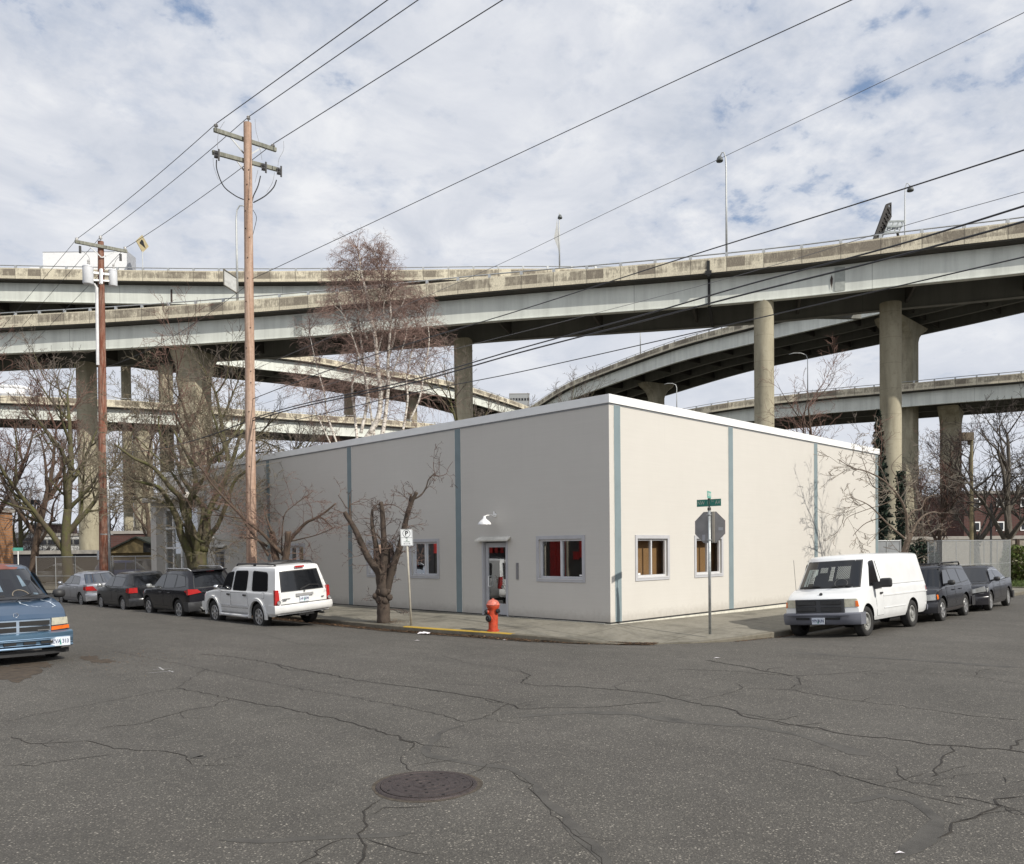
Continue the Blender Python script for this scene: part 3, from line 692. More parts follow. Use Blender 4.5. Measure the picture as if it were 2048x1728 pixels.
def viaduct(name, label, pts, W, Hg=2.95, hp=1.25, girders=(1.1, None), post=3.4, gw=.5, flat=None):
    """pts: surveyed points of the near deck edge (px, py, distance)"""
    P = [at(*p) for p in pts]
    if flat is not None:
        for p in P: p.z = p.z*(1-flat[1])+flat[0]*flat[1]
    C = smooth_curve(P, 10)
    # resample evenly
    out = [C[0]]; acc = 0; step = 1.7
    for a, b in zip(C, C[1:]):
        L = (b-a).length; t0 = step-acc
        while t0 < L: out.append(a.lerp(b, t0/L)); t0 += step
        acc = (acc+L) % step
    C = out; n = len(C); Nrm = []; S = [0]
    for i in range(n):
        d = C[min(i+2, n-1)]-C[max(i-2, 0)]; d.z = 0; d.normalize(); nn = Vector((-d.y, d.x, 0))
        if nn.dot(_f) < 0: nn = -nn
        Nrm.append(nn)
        if i: S.append(S[-1]+(C[i]-C[i-1]).length)
    V = thing(name, label, 'viaduct', (0, 0, 0))
    V['label'] = label
    def pt(i, u, z): return C[i]+Nrm[i]*u+Vector((0, 0, z))
    def sweep(nm, prof, mat, parent=V, vofs=0, rng=None, uvv=None):
        """closed profile [(u, z)] swept along the curve"""
        mb = MB(); uvs = []; K = len(prof); i0, i1 = rng or (0, n)
        vs = []
        for i in range(i0, i1):
            run = 0
            for k, (u, z) in enumerate(prof):
                vs.append(pt(i, u, z)); uvs.append((S[i], z-vofs))
        fs = []
        for i in range(i1-i0-1):
            for k in range(K): fs.append((i*K+k, (i+1)*K+k, (i+1)*K+(k+1) % K, i*K+(k+1) % K))
        fs.append(tuple(range(K))); fs.append(tuple((i1-i0-1)*K+k for k in range(K))[::-1])
        mb.add(vs, fs); return mb.build(nm, mat, parent, uvs=uvs)
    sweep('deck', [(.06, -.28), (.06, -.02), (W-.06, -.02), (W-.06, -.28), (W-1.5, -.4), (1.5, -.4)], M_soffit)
    sweep('parapet', [(0, -.16), (0, hp), (.28, hp), (.33, -.16)], PAR_A)
    sweep('parapet', [(W-.33, -.16), (W-.28, hp), (W, hp), (W, -.16)], PAR_A)
    gs = [1.1]+[g for g in girders[1:] if g]+[W-1.1]
    for u in gs:
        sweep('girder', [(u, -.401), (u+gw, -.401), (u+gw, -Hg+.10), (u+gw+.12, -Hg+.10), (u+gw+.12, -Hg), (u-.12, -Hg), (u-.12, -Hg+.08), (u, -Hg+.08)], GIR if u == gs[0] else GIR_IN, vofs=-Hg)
    for i in range(2, n-1, 6):
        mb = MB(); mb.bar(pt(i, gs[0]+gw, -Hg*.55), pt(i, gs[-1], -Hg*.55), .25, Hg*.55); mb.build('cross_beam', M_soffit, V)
    for side in (.14, W-.14):
        rb = pb = MB()
        rb.tube([pt(i, side, hp+.36) for i in range(0, n, 2)], .065, 6)
        for i in range(0, n, 2):
            c = pt(i, side, hp+.16); d = Nrm[i]; M = Matrix((Vector((d.y, -d.x, 0)), d, Vector((0, 0, 1)))).transposed(); pb.box(c, (.30, .22, .42), 0, M, .85)
        rb.build('railing', M_steel, V)
    D = Deck(); D.V = V; D.C = C; D.N = Nrm; D.pt = pt; D.n = n; D.Hg = Hg; D.W = W; D.hp = hp; D.gs = gs; return D
def near_px(D, px, u=0):
    best = min(range(D.n), key=lambda i: abs(pxof(D.pt(i, u, 0))-px)); return best
def pxof(p):
    d = Vector(p)-CAM; return 1024+F*d.dot(_r)/max(d.dot(_f), .1)
def pier(D, px, u, r, flare=0, square=False, zb=-.45, capw=0, drop=0):
    i = near_px(D, px, u); top = D.pt(i, u, -D.Hg-drop); nn = D.N[i]; dd = Vector((nn.y, -nn.x, 0)); mb = MB()
    if square or flare:
        levels = [(zb, r, r), (top.z-3.6, r, r)]+([(top.z-2.6, r, r+flare*.12), (top.z-1.5, r, r+flare*.42), (top.z-.6, r, r+flare*.85), (top.z+.05, r, r+flare)] if flare else [(top.z+.05, r, r)])
        rows = []
        for z, a, b in levels:
            ring = []; ch = .35*min(a, b)
            for sx, sy in ((1, 1), (-1, 1), (-1, -1), (1, -1)):
                q = [(sx*(a-ch), sy*b), (sx*a, sy*(b-ch))]
                if sx*sy > 0: q = q[::-1]
                ring += q
            rows.append([Vector((top.x, top.y, z))+dd*x+nn*y for x, y in ring])
        mb.grid(rows, close=True); o = mb.build('pier', M_pier, D.V)
    else:
        mb.tube([(top.x, top.y, zb), (top.x, top.y, top.z*.5), (top.x, top.y, top.z+.05)], r, 28); o = mb.build('pier', M_pier, D.V, True, angle=40)
    return top
VA = viaduct('near_viaduct', 'nearest elevated freeway ramp crossing the whole sky on tall round piers, with black joint',
    [(-420, 678, 108), (-200, 667, 103), (0, 653, 98), (200, 642.5, 95), (390, 630, 92.5), (600, 614, 90), (800, 596, 87.5), (1000, 577.5, 85), (1200, 561, 82.3), (1400, 544, 79.6), (1600, 524, 77), (1800, 499, 74.5), (2048, 470.5, 71.5), (2300, 436, 68.5), (2600, 390, 65)], 10.2)
VB = viaduct('upper_viaduct', 'level elevated freeway ramp behind and above the nearest one, white truck on its deck',
    [(-400, 549, 112), (-200, 551, 111), (0, 554, 110), (260, 559, 110), (500, 561, 110), (750, 559, 111), (1000, 556, 112), (1200, 556, 114), (1500, 560, 118), (1800, 568, 124)], 9.5, Hg=2.9, girders=(1.5, None))
VC = viaduct('curved_viaduct', 'wide shaded ramp curving up from behind the office roof toward the right',
    [(900, 905, 330), (1000, 857, 292), (1064, 819, 262), (1129, 779, 232), (1209, 745, 210), (1351, 694, 187), (1496, 655, 171), (1660, 614, 157), (1850, 565, 145), (2048, 512, 134), (2300, 450, 122)], 24, Hg=3.2, girders=(1.5, 8.2, 15))
VD = viaduct('lower_shaded_viaduct', 'low shaded blue grey ramp at the right edge, passing behind the tall round piers',
    [(1150, 870, 200), (1374, 831, 172), (1496, 812, 165), (1640, 796, 159), (1755, 786, 156), (1829, 779, 153), (1940, 769, 148), (2048, 760, 144), (2250, 738, 136), (2500, 708, 127)], 19, Hg=2.9, girders=(1.5, 9.2))
VE = viaduct('descending_viaduct', 'sunlit white ramp slanting down to the right behind the birch tree',
    [(-200, 625, 160), (0, 640, 164), (200, 665, 171), (346, 688, 179), (508, 709, 189), (633, 724.5, 198), (766, 749, 212), (899, 771.5, 228), (1000, 801, 250), (1060, 822, 268), (1120, 850, 290)], 16, Hg=3.0, girders=(1.5, 7.6))
VF = viaduct('low_sunlit_viaduct', 'lowest sunlit ramp at the left, white tanker truck on its deck, behind the bare trees',
    [(-250, 800, 152), (-100, 802, 155), (0, 804, 158), (200, 811, 162), (346, 819, 168), (508, 832.5, 177), (633, 841, 185), (760, 849, 193), (900, 861, 205), (1050, 876, 222)], 14.5, Hg=3.0, girders=(1.5, 7.0))
# piers
pier(VA, 177, 7.6, 1.2); pier(VA, 376, 5.0, 1.55, flare=1.6, square=True); pier(VA, 918, 7.6, .92, square=True); pier(VA, 1519, 1.9, .93); pier(VA, 1776, 7.0, 1.0)
pier(VC, 1315, 12, 1.75, flare=3.2, square=True); pier(VC, 1800, 12, 2.55, flare=5.5, square=True); pier(VC, 1120, 12, 1.7, flare=2, square=True)
pier(VD, 1902, 9.5, 1.75, flare=4.0, square=True); pier(VD, 1300, 9.5, 1.7, flare=3.0, square=True)
pier(VE, 326, 6, 1.35, square=True); pier(VE, 819, 8, 1.3, square=True); pier(VE, 254, 13.5, .95, square=True); pier(VE, 704, 12.5, 1.2, square=True)
pier(VF, 292, 4.5, 1.9)
# expansion joint on the near viaduct
def joint():
    i = near_px(VA, 1402); mb = MB(); p = lambda u, z, ds: VA.pt(i, u, z)+Vector((VA.N[i].y, -VA.N[i].x, 0))*ds
    mb.bar(p(-.03, 1.0, 0), p(-.03, -.5, 0), .28, .08, up=VA.N[i]); mb.bar(p(1.02, -.3, 0), p(1.02, -2.95, 0), .24, .1, up=VA.N[i]); mb.bar(p(-.02, -.35, 0), p(1.05, -.35, 0), .3, .25)
    mb.bar(p(1.4, -3.03, 0), p(8.8, -3.03, 0), .3, .16); mb.bar(p(-.06, -.15, -.3), p(-.06, -.15, .3), .1, .4)
    mb.build('expansion_joint', M_black, VA.V)
    for px, u in ((1672, 1.04), (575, 1.04)):   # access hatches and stain on the web
        i = near_px(VA, px); mb = MB(); a = VA.pt(i, u, -.6); b = VA.pt(i, u, -2.8); mb.bar(a, b, .9, .03, up=VA.N[i]); mb.build('web_panel', mk('web_panel_paint', (.36, .38, .35), .8), VA.V)
        if px == 1672:
            mb = MB(); q = Vector((VA.N[i].y, -VA.N[i].x, 0)); s = 1 if q.dot(_r) < 0 else -1
            P = [VA.pt(i, u-.03, z)+q*s*(x) for x, z in ((.72, -1.25), (.60, -1.6), (.70, -2.6), (.62, -2.9), (.78, -2.2), (.86, -1.7))]; mb.add(P, [tuple(range(6))]); mb.build('rust_streak', mk('rust_dark', (.05, .035, .03), .9), VA.V)
    i = near_px(VB, 338); mb = MB(); mb.bar(VB.pt(i, 1.05, -.9), VB.pt(i+0, 1.05, -2.7), .22, .03, up=VB.N[i]); mb.build('crack_streak', mk('rust_dark', (.05, .035, .03)), VB.V)
joint()
# viaduct street lights and signs
def deck_lamp(D, px, u, h, arm, label, r=.11, head=True, zofs=1.2, adir=None, sag=.0):
    i = near_px(D, px, u); b = D.pt(i, u, zofs); L = thing('freeway_lamp', label, 'street lamp', b)
    mb = MB(); ad = (adir or D.N[i]); a = ad*arm
    pts = [Vector((0, 0, 0)), Vector((0, 0, h*.5)), Vector((0, 0, h*.85)), a*.08+Vector((0, 0, h*.95)), a*.35+Vector((0, 0, h)), a*.75+Vector((0, 0, h*1.0)), a+Vector((0, 0, h*.965))]
    mb.tube(pts, [r, r*.85, r*.7, r*.6, r*.55, r*.5, r*.5], 8); mb.build('pole', M_pole, L, True)
    if head:
        mb = MB(); c = a*1.12+Vector((0, 0, h*.95)); mb.lathe([(0, .18), (.12, .16), (.24, .0), (.34, -.28), (.30, -.36), (0, -.34)], 14, c=c); mb.build('lamp_head', mk('lamp_head_dark', (.10, .11, .11), .5), L, True)
    return L
rt = _r.copy()
deck_lamp(VA, 1462, .2, 10.0, .55, 'tall curved freeway lamp right of the black joint on the nearest ramp', adir=-rt)
deck_lamp(VA, 1806, 9.9, 8.6, .5, 'short lamp behind the sign gantry on the far side of the nearest ramp', r=.08, adir=rt)
L = deck_lamp(VB, 1108, .2, 7.7, .1, 'straight lamp post standing where the two upper ramps meet', r=.11, adir=rt)
mb = MB(); mb.prism([(-.75, 0, 4.3), (-.45, 0, 5.8), (-.3, 0, 6.9), (-.1, 0, 5.0), (0, 0, 3.4), (.02, 0, 1.5), (-.2, 0, 2.9)], (0, -.03, 0), (0, .03, 0))
o = mb.build('sign_panel', mk('sign_back', (.5, .5, .48), .5, metal=.4), L); o.rotation_euler = (0, 0, radians(-46))
L = deck_lamp(VA, 478, .2, 10.6, 1.1, 'tall curved freeway lamp partly hidden by the pale utility pole', r=.14, head=False, adir=rt)
mb = MB(); a = radians(-20); ex = Vector((cos(YAW-pi/2+.95), sin(YAW-pi/2+.95), 0))
mb.prism([-ex*1.7+Vector((0, 0, .9+.5)), Vector((0, 0, .9)), Vector((0, 0, 2.6)), -ex*1.7+Vector((0, 0, 3.1))], _f*.05, -_f*.05); mb.build('sign_back', mk('sign_back', (.5, .5, .48), .5, metal=.4), L)
mb = MB()
Q = [-ex*1.7+Vector((0, 0, 1.4)), Vector((0, 0, .9)), Vector((0, 0, 2.6)), -ex*1.7+Vector((0, 0, 3.1))]
for a, b in zip(Q, Q[1:]+Q[:1]): mb.bar(a-_f*.08, b-_f*.08, .1, .1)
mb.build('sign_frame', mk('sign_frame_dark', (.12, .11, .09), .7), L)
deck_lamp(VC, 1280, .3, 9.0, .2, 'thin distant lamp post on the curved ramp under the nearest ramp', r=.14, head=False)
deck_lamp(VD, 1352, .3, 6.0, 2.6, 'small curved lamp just above the office roof edge on the shaded ramp', r=.11, adir=-rt, head=False)
deck_lamp(VD, 1624, .3, 7.8, 3.6, 'curved lamp on the shaded ramp between the two tall round piers', r=.11, adir=-rt, head=False)
# diamond warning sign on upper viaduct
def diamond():
    i = near_px(VB, 298, .1); b = VB.pt(i, .1, .2); S = thing('warning_sign', 'yellow diamond truck warning sign on a post above the upper ramp', 'road sign', b)
    mb = MB(); mb.tube([(0, 0, 0), (0, 0, 3.6)], .06, 6); mb.build('post', M_pole, S)
    r = (_r*.33+_f*.94).normalized(); r.z = 0; M = frame_m(Vector((0, 0, 4.6)), r, (0, 0, 1)); mb = MB(); s = 1.12
    mb.prism([M @ Vector(p) for p in ((0, -s*1.05, 0), (s, 0, 0), (0, s*1.05, 0), (-s, 0, 0))], M.to_3x3() @ Vector((0, 0, -.03)), M.to_3x3() @ Vector((0, 0, .03)))
    mb.build('sign_plate', mk('sign_yellow', (.42, .35, .20), .6), S)
    mb = MB(); d = M.to_3x3() @ Vector((0, 0, 1)); k = 1 if d.dot(_f) < 0 else -1
    mb.add([M @ Vector((x, y, .05*k)) for x, y in ((-.55, -.1), (-.2, .5), (.1, .45), (.3, 0), (.55, -.45), (.1, -.3))], [(0, 1, 2, 3, 4, 5)]); mb.build('truck_symbol', M_black, S)
diamond()
# sign gantry on the near viaduct (seen from behind)
def gantry():
    i = near_px(VA, 1772, 9.0); b = VA.pt(i, 9.0, 0); G = thing('sign_gantry', 'black lattice sign frame with a grey catwalk rising over the nearest ramp', 'sign gantry', (0, 0, 0)); d = depth_of(b)
    P = lambda px, py, dd=0: at(px, py, d+dd)
    mb = MB(); A = [P(1748, 478), P(1775, 411), P(1780, 409, 1), P(1781, 430, 1), P(1768, 468, 1), P(1757, 478, 1)]
    mb.bar(P(1748, 480), P(1774, 410), .25, .25); mb.bar(P(1760, 480, .5), P(1781, 432, .5), .22, .22); mb.bar(P(1774, 410), P(1781, 407, 1), .2, .2); mb.bar(P(1781, 407, 1), P(1781, 432, .5), .2, .2)
    for k in range(8):
        t = k/7; a = P(1748, 476).lerp(P(1774, 411), t); c = P(1757, 480, .5).lerp(P(1781, 428, .5), t); mb.bar(a, c, .14, .3)
        if k < 7: mb.bar(a, P(1757, 480, .5).lerp(P(1781, 428, .5), (k+1)/7), .1, .12)
    mb.prism([P(1752, 476, .9), P(1760, 478, .9), P(1778, 430, .9), P(1775, 414, .9)], (0, 0, 0), (.1, .1, 0)); mb.build('sign_frame', mk('gantry_black', (.025, .022, .02), .7), G)
    mb = MB()
    for py0 in (0, 1, 2):
        mb.bar(P(1778-py0*4.5, 443+py0*11), P(1808-py0*4, 442+py0*11), .14, .16)
    for k in range(4): mb.bar(P(1778+k*10, 443), P(1768+k*9.5, 467), .10, .10)
    mb.build('catwalk', mk('catwalk_metal', (.20, .22, .22), .5, metal=.5), G)
    mb = MB(); mb.prism([P(1780, 445, .4), P(1805, 444, .4), P(1799, 459, .4), P(1773, 460, .4)], (0, 0, 0), (.05, .05, 0)); mb.build('grating', mk('grating_metal', (.38, .41, .44), .5, metal=.3), G)
    mb = MB(); mb.bar(P(1752, 476), VA.pt(i, 9.7, .1), .35, .35); mb.bar(P(1795, 465), VA.pt(near_px(VA, 1795, 9.7), 9.7, .1), .2, .2); mb.build('support', mk('gantry_black', (.025, .022, .02)), G)
gantry()
# trucks on the decks
def trailer_truck():
    i = near_px(VB, 175, 3.0); b = VB.pt(i, 3.0, 0); d = VB.pt(i+3, 3., 0)-VB.pt(i-3, 3., 0); d.z = 0
    if d.dot(_r) < 0: d = -d
    T = thing('box_truck', 'long white box trailer driving on the upper ramp', 'truck', b, atan2(d.y, d.x)+pi)
    w = mk('trailer_white', (.80, .80, .80), .4, var=.03); mb = MB(); mb.box((0, 0, 2.72), (11.4, 2.5, 2.9)); mb.build('box', w, T)
    mb = MB(); mb.box((0, 0, 4.19), (11.46, 2.56, .07)); mb.box((-5.72, 0, 2.7), (.06, 2.56, 2.9)); mb.box((3.9, -1.26, 2.7), (.05, .03, 2.9)); mb.build('trim', mk('trailer_trim', (.35, .36, .38), .4), T)
    mb = MB(); mb.box((6.6, 0, 1.6), (1.9, 2.3, 1.2)); mb.build('cab', w, T); 
    mb = MB(); mb.box((-6.1, 0, 1.45), (.7, 2.3, .2)); mb.box((0, 0, .95), (13.5, 1.2, .3)); mb.build('chassis', M_black, T)
    for x in (-4.5, -3.3, 5.9):
        for y in (-1.05, 1.05):
            mb = MB(); mb.lathe([(0, -.14), (.5, -.14), (.5, .14), (0, .14)], 16, M=Matrix.Rotation(pi/2, 3, 'X'), c=(x, y, .5)); mb.build('wheel', M_black, T)
trailer_truck()
def tanker():
    i = near_px(VF, 30, 3.5); b = VF.pt(i, 3.5, 0); d = VF.pt(i+3, 3., 0)-VF.pt(i-3, 3., 0); d.z = 0
    if d.dot(_r) < 0: d = -d
    T = thing('tank_truck', 'white truck with ribbed tank and overhead pipe on the low sunlit ramp', 'truck', b, atan2(d.y, d.x))
    w = mk('trailer_white', (.8, .8, .8)); RY = Matrix.Rotation(pi/2, 3, 'Y')
    mb = MB(); mb.lathe([(0, -5), (.9, -5), (1.1, -4.7), (1.1, 2.7), (.9, 3), (0, 3)], 20, M=RY, c=(-1.5, 0, 2.2)); mb.build('tank', w, T, True, angle=40)
    mb = MB()
    for k in range(5): mb.lathe([(1.1, -.06), (1.17, -.06), (1.17, .06), (1.1, .06)], 20, M=RY, c=(-5.5+k*1.5, 0, 2.2))
    mb.build('ribs', mk('rib_grey', (.5, .5, .48), .6), T)
    mb = MB(); mb.tube([(-6.5, 0, 3.75), (.5, 0, 3.7), (2.2, 0, 3.35), (2.6, 0, 2.9), (2.5, 0, 1.6)], [.3, .3, .28, .25, .2], 12); mb.build('overhead_pipe', w, T, True)
    mb = MB(); mb.box((4.4, 0, 1.75), (1.9, 2.3, 1.6), 0, None, .85); mb.box((2.6, 0, 1.3), (1.2, 1.6, .8)); mb.build('cab', w, T)
    mb = MB(); mb.box((4.5, -1.02, 2.1), (1.2, .1, .55)); mb.build('window', M_black, T)
    mb = MB(); mb.box((-1, 0, .9), (11, 1.2, .3))
    for x in (-5, -3.8, 1.6, 4.4):
        for y in (-1, 1): mb.lathe([(0, -.14), (.5, -.14), (.5, .14), (0, .14)], 14, M=Matrix.Rotation(pi/2, 3, 'X'), c=(x, y, .5))
    mb.build('chassis', M_black, T)
tanker()

# ================================================================ UTILITY POLES AND WIRES
def wood(name, a, b, rough=.85): return streak_mat(name, a, b, rough, .85, (7, 7, .25))
PX1 = -2.62
def utility_poles():
    # pale new pole
    base = Vector((PX1, 13.9, .05)); top = on_x(495, 246, PX1-.06); T1 = thing('utility_pole', 'tall pale wooden utility pole with two crossarms behind the white SUV', 'utility pole', (0, 0, 0))
    w1 = wood('fresh_pole_wood', (.47, .335, .255), (.30, .175, .115)); mb = MB(); mb.tube([base, base.lerp(top, .5), top], [.185, .165, .135], 20); mb.build('pole', w1, T1, True, angle=50)
    ha = mk('hole_brown', (.04, .025, .018), .9); mb = MB(); rnd = random.Random(3); k = 0; fd = Vector((-.65, -.76, 0))
    for z in [1.6, 2.3, 3.3, 4.2, 5.1, 6.0, 7.0, 8.0, 8.4, 9.2, 9.9, 10.8, 11.6, 12.3, 13, 13.3, 13.9, 14.3, 14.8, 15.3]:
        c = base.lerp(top, (z-base.z)/(top.z-base.z)); s = rnd.choice((-.5, 0, .45)); d = (fd+_r*s).normalized(); rr = .185-.05*z/16; mb.lathe([(0, .03), (.022, .03), (.022, -.02)], 6, M=d.to_track_quat('Z', 'Y').to_matrix(), c=c+d*(rr-.01))
    mb.build('bolts', ha, T1)
    arm_m = wood('crossarm_wood', (.24, .24, .20), (.14, .14, .11)); ga = M_steel
    dy1 = -.17
    y1 = base.y+dy1
    def plane_pt(px, py, y): return on_y(px, py, y)
    tips = []
    A = [((428, 259.5), (552, 300)), ((425, 304.5), (558, 340))]
    yy = 13.74
    arms = []
    for (l, r_) in A:
        a = on_y(*l, yy); b = on_y(*r_, yy); arms.append((a, b)); mb = MB(); mb.bar(a, b, .10, .13); mb.build('crossarm', arm_m, T1)
    mb = MB(); a, b = arms[0]; ax = lambda t, k=0: arms[k][0].lerp(arms[k][1], t)
    mb.bar(ax(.22), on_y(488, 307, yy), .02, .05); mb.bar(ax(.80), on_y(497, 311, yy), .02, .05); mb.bar(ax(.33, 1), on_y(488, 341, yy), .02, .05); mb.bar(ax(.62, 1), on_y(499, 342, yy), .02, .05); mb.build('brace', ga, T1)
    ins = mk('porcelain', (.35, .34, .33), .25, var=.05); insb = mk('cutout_black', (.03, .028, .028), .4)
    def insulator(p, h=.16):
        mb = MB(); mb.lathe([(0, -.02), (.02, 0), (.03, h*.3), (.075, h*.45), (.05, h*.6), (.07, h*.75), (.035, h), (0, h)], 12, c=p); mb.build('insulator', ins, T1, True, angle=40)
    i1 = on_y(432, 257, yy); i2 = on_y(497, 243, yy)+Vector((0, 0, 0)); i3 = on_y(546, 297, yy)
    for p in (i1, i3): insulator(p)
    insulator(i2, .2); mb = MB(); mb.bar(i2, i2-Vector((0, 0, .55)), .06, .05); mb.build('pin_bracket', ga, T1)
    # cutouts on the lower arm
    for t in (.02, .72, .96):
        c = ax(t, 1); mb = MB(); mb.bar(c+Vector((.02, -.08, .02)), c+Vector((-.0, -.12, -.20)), .10, .10); mb.bar(c+Vector((.13, -.1, .12)), c+Vector((.10, -.14, -.28)), .045, .05); mb.lathe([(0, -.1), (.05, -.1), (.065, -.05), (.05, 0), (.065, .05), (.05, .1), (0, .1)], 10, c=c+Vector((.02, -.14, -.12))); mb.build('fuse_cutout', insb, T1)
    # cable drops
    yv = yy-.05; Q = lambda px, py: on_y(px, py, yv)
    mb = MB()
    for pts in ([(433, 320), (434, 340), (447, 372), (470, 391), (487, 399)], [(521, 352), (516, 372), (507, 392), (504, 405)], [(553, 360), (547, 375), (530, 392), (507, 405)]):
        mb.tube(smooth_curve([Q(*p) for p in pts], 5), .02, 6)
    for pts in ([(505, 408), (504, 440), (501, 470)], [(506, 420), (513, 435), (508, 460), (503, 480)]): mb.tube(smooth_curve([Q(*p) for p in pts], 4), .010, 5)
    mb.build('cable_drop', M_black, T1)
    mb = MB()
    for pts in ([(449, 243), (438, 262), (435, 285), (436, 300)], [(510, 238), (512, 262), (518, 285), (524, 320)], [(567, 282), (567, 300), (558, 318), (556, 332)], [(426, 316), (428, 335), (437, 360)], [(516, 340), (510, 365)], [(549, 345), (545, 365), (533, 385)]):
        mb.tube(smooth_curve([Q(*p) for p in pts], 4), .006, 4)
    mb.build('jumper_wire', mk('wire_grey', (.2, .2, .2), .6), T1)
    # ---- old rusty brown pole with transformers
    b2 = Vector((-2.62, 28.3, .05)); t2 = on_x(201.5, 483, -2.62); T2 = thing('utility_pole', 'older rust brown utility pole carrying two grey transformers', 'utility pole', (0, 0, 0))
    w2 = streak_mat('old_pole_wood', (.17, .055, .030), (.36, .27, .21), .9, .55, (9, 9, .8)); mb = MB(); mb.tube([b2, b2.lerp(t2, .5), t2], [.215, .19, .13], 18); mb.build('pole', w2, T2, True, angle=50)
    y2 = t2.y-.18; a, b = on_y(150, 483, y2), on_y(254, 503, y2); mb = MB(); mb.bar(a, b, .11, .14); mb.build('crossarm', arm_m, T2)
    mb = MB(); mb.bar(a.lerp(b, .23), on_y(203, 515, y2), .02, .05); mb.bar(a.lerp(b, .86), on_y(204, 515, y2), .02, .05); mb.build('brace', ga, T2)
    for px, py in ((153.5, 481), (201, 477), (250, 499)):
        p = on_y(px, py, y2); mb = MB(); mb.lathe([(0, -.05), (.03, 0), (.085, .06), (.05, .1), (.075, .15), (0, .2)], 10, c=p-Vector((0, 0, .05))); mb.build('insulator', ins, T2, True)
    for px, py in ((160, 492), (241, 508)):
        mb = MB(); p = on_y(px, py, y2-.1); mb.bar(p, p-Vector((0, 0, .32)), .08, .09); mb.build('fuse_cutout', insb, T2)
    tm = mk('transformer_grey', (.60, .61, .63), .45, var=.06, vs=2)
    for px0, px1, py0, py1 in ((166, 186, 532, 568), (218, 234, 540, 572)):
        c = on_y((px0+px1)/2, (py0+py1)/2, y2+.0); d = depth_of(c); R = (px1-px0)/2/F*d; Hh = (py1-py0)/2/F*d
        mb = MB(); mb.lathe([(0, -Hh), (R*.9, -Hh), (R, -Hh*.9), (R, Hh*.82), (R*1.05, Hh*.84), (R*1.05, Hh*.92), (R*.8, Hh*1.05), (0, Hh*1.12)], 22, c=c); o = mb.build('transformer', tm, T2, True, angle=35)
        s = MB(); s.lathe([(0, 0), (.05, 0), (.06, .08), (.04, .12), (.055, .18), (0, .28)], 8, c=c+Vector((.0, -.08, Hh*1.05))); s.build('bushing', ins, o)
    mb = MB(); mb.bar(on_y(185, 545, y2), on_y(219, 549, y2), .08, .10); mb.bar(on_y(185, 560, y2), on_y(219, 562, y2), .06, .08); mb.bar(on_y(202, 538, y2-.16), on_y(202, 568, y2-.16), .2, .1); mb.build('transformer_bracket', M_white, T2)
    mb = MB(); mb.tube([on_y(193.5, 575, y2), on_y(195.5, 730, y2)], .07, 10); mb.tube([on_y(193, 575, y2), on_y(188, 567, y2)], .05, 8); mb.build('conduit', mk('conduit_grey', (.62, .62, .62), .5), T2)
    mb = MB()
    for pts in ([(180, 532), (178, 515), (169, 505), (160, 500)], [(226, 538), (232, 520), (241, 512)]): mb.tube(smooth_curve([on_y(*p, y2-.05) for p in pts], 4), .009, 4)
    mb.build('jumper_wire', mk('wire_grey', (.2, .2, .2), .6), T2)
    return i1, i2, i3
i1, i2, i3 = utility_poles()
M_wire = mk('wire_dark', (.045, .045, .05), .5, var=.02); M_wireg = mk('wire_light', (.16, .16, .17), .5, var=.02)
def wire(pts, r, label, mat=None, group=None, sag=0):
    """pts: world points; sag between successive ones"""
    out = []
    for a, b in zip(pts, pts[1:]):
        for k in range(14):
            t = k/14; p = a.lerp(b, t); p.z -= sag*4*t*(1-t); out.append(p)
    out.append(pts[-1]); mb = MB(); mb.tube(out, r, 6); o = mb.build('overhead_wire', mat or M_wire); tag(o, label, 'power line', group); return o
Z = Vector((0, 0, .16))
def ext(a, b, k): return b+(b-a)*k
for (ia, l2, endpx, lab) in ((i1, (153.5, 478), (775, 0), 'leftmost'), (i2, (201.5, 473), (836, 0), 'middle'), (i3, (250, 496.5), (1005, 0), 'lowest')):
    x = ia.x; p1 = ia+Z; p0 = on_x(*l2, x+.15); e = on_x(*endpx, x); far = ext(p1, p0, 1.5); far.z -= 2.5
    wire([far, p0], .011, lab+' of the three power lines beyond the rusty pole', group='lines beyond the rusty pole')
    wire([p0, p1], .012, lab+' of the three power lines between the two utility poles', sag=.12)
    wire([p1, e, ext(p1, e, .6)], .014, lab+' of the three power lines rising from the pale pole')
def pole1(py): 
    return on_x(500, py, PX1)
def svc(a, mids, r, label, mat=None):
    """a service line from the pale pole out to the right over the junction: (px, py, distance) survey points"""
    P = smooth_curve([a]+[at(*m) for m in mids], 7); mb = MB(); mb.tube(P, r, 6); o = mb.build('overhead_wire', mat or M_wire); tag(o, label, 'power line')
d0 = depth_of(pole1(560))
svc(pole1(560), [(725, 454.5, 25.5), (1000, 325, 22.5), (1300, 185, 19.5), (1703, 0, 15.5), (2100, -180, 12)], .010, 'single line leaving the pale pole and crossing the clouds to the upper right')
svc(pole1(742), [(800, 615, 25), (1000, 528, 23), (1200, 432, 21), (1455, 310, 18.7), (1750, 170, 16), (2048, 25, 13.3), (2200, -50, 12)], .006, 'thinnest line slanting past the curved freeway lamp', M_wireg)
svc(pole1(800), [(628, 751, 26), (819, 687, 24), (1040, 620.5, 22), (1395, 507, 18.8), (1700, 412, 16), (2048, 300, 13), (2250, 232, 11.5)], .013, 'dark cable crossing the nearest ramp above the paired cables')
svc(pole1(815), [(819, 722, 24), (1185, 628, 20.6), (1501, 544, 17.8), (1800, 454, 15.2), (2048, 384, 13), (2250, 325, 11.5)], .0055, 'thin grey line between the dark cables in front of the ramp', M_wireg)
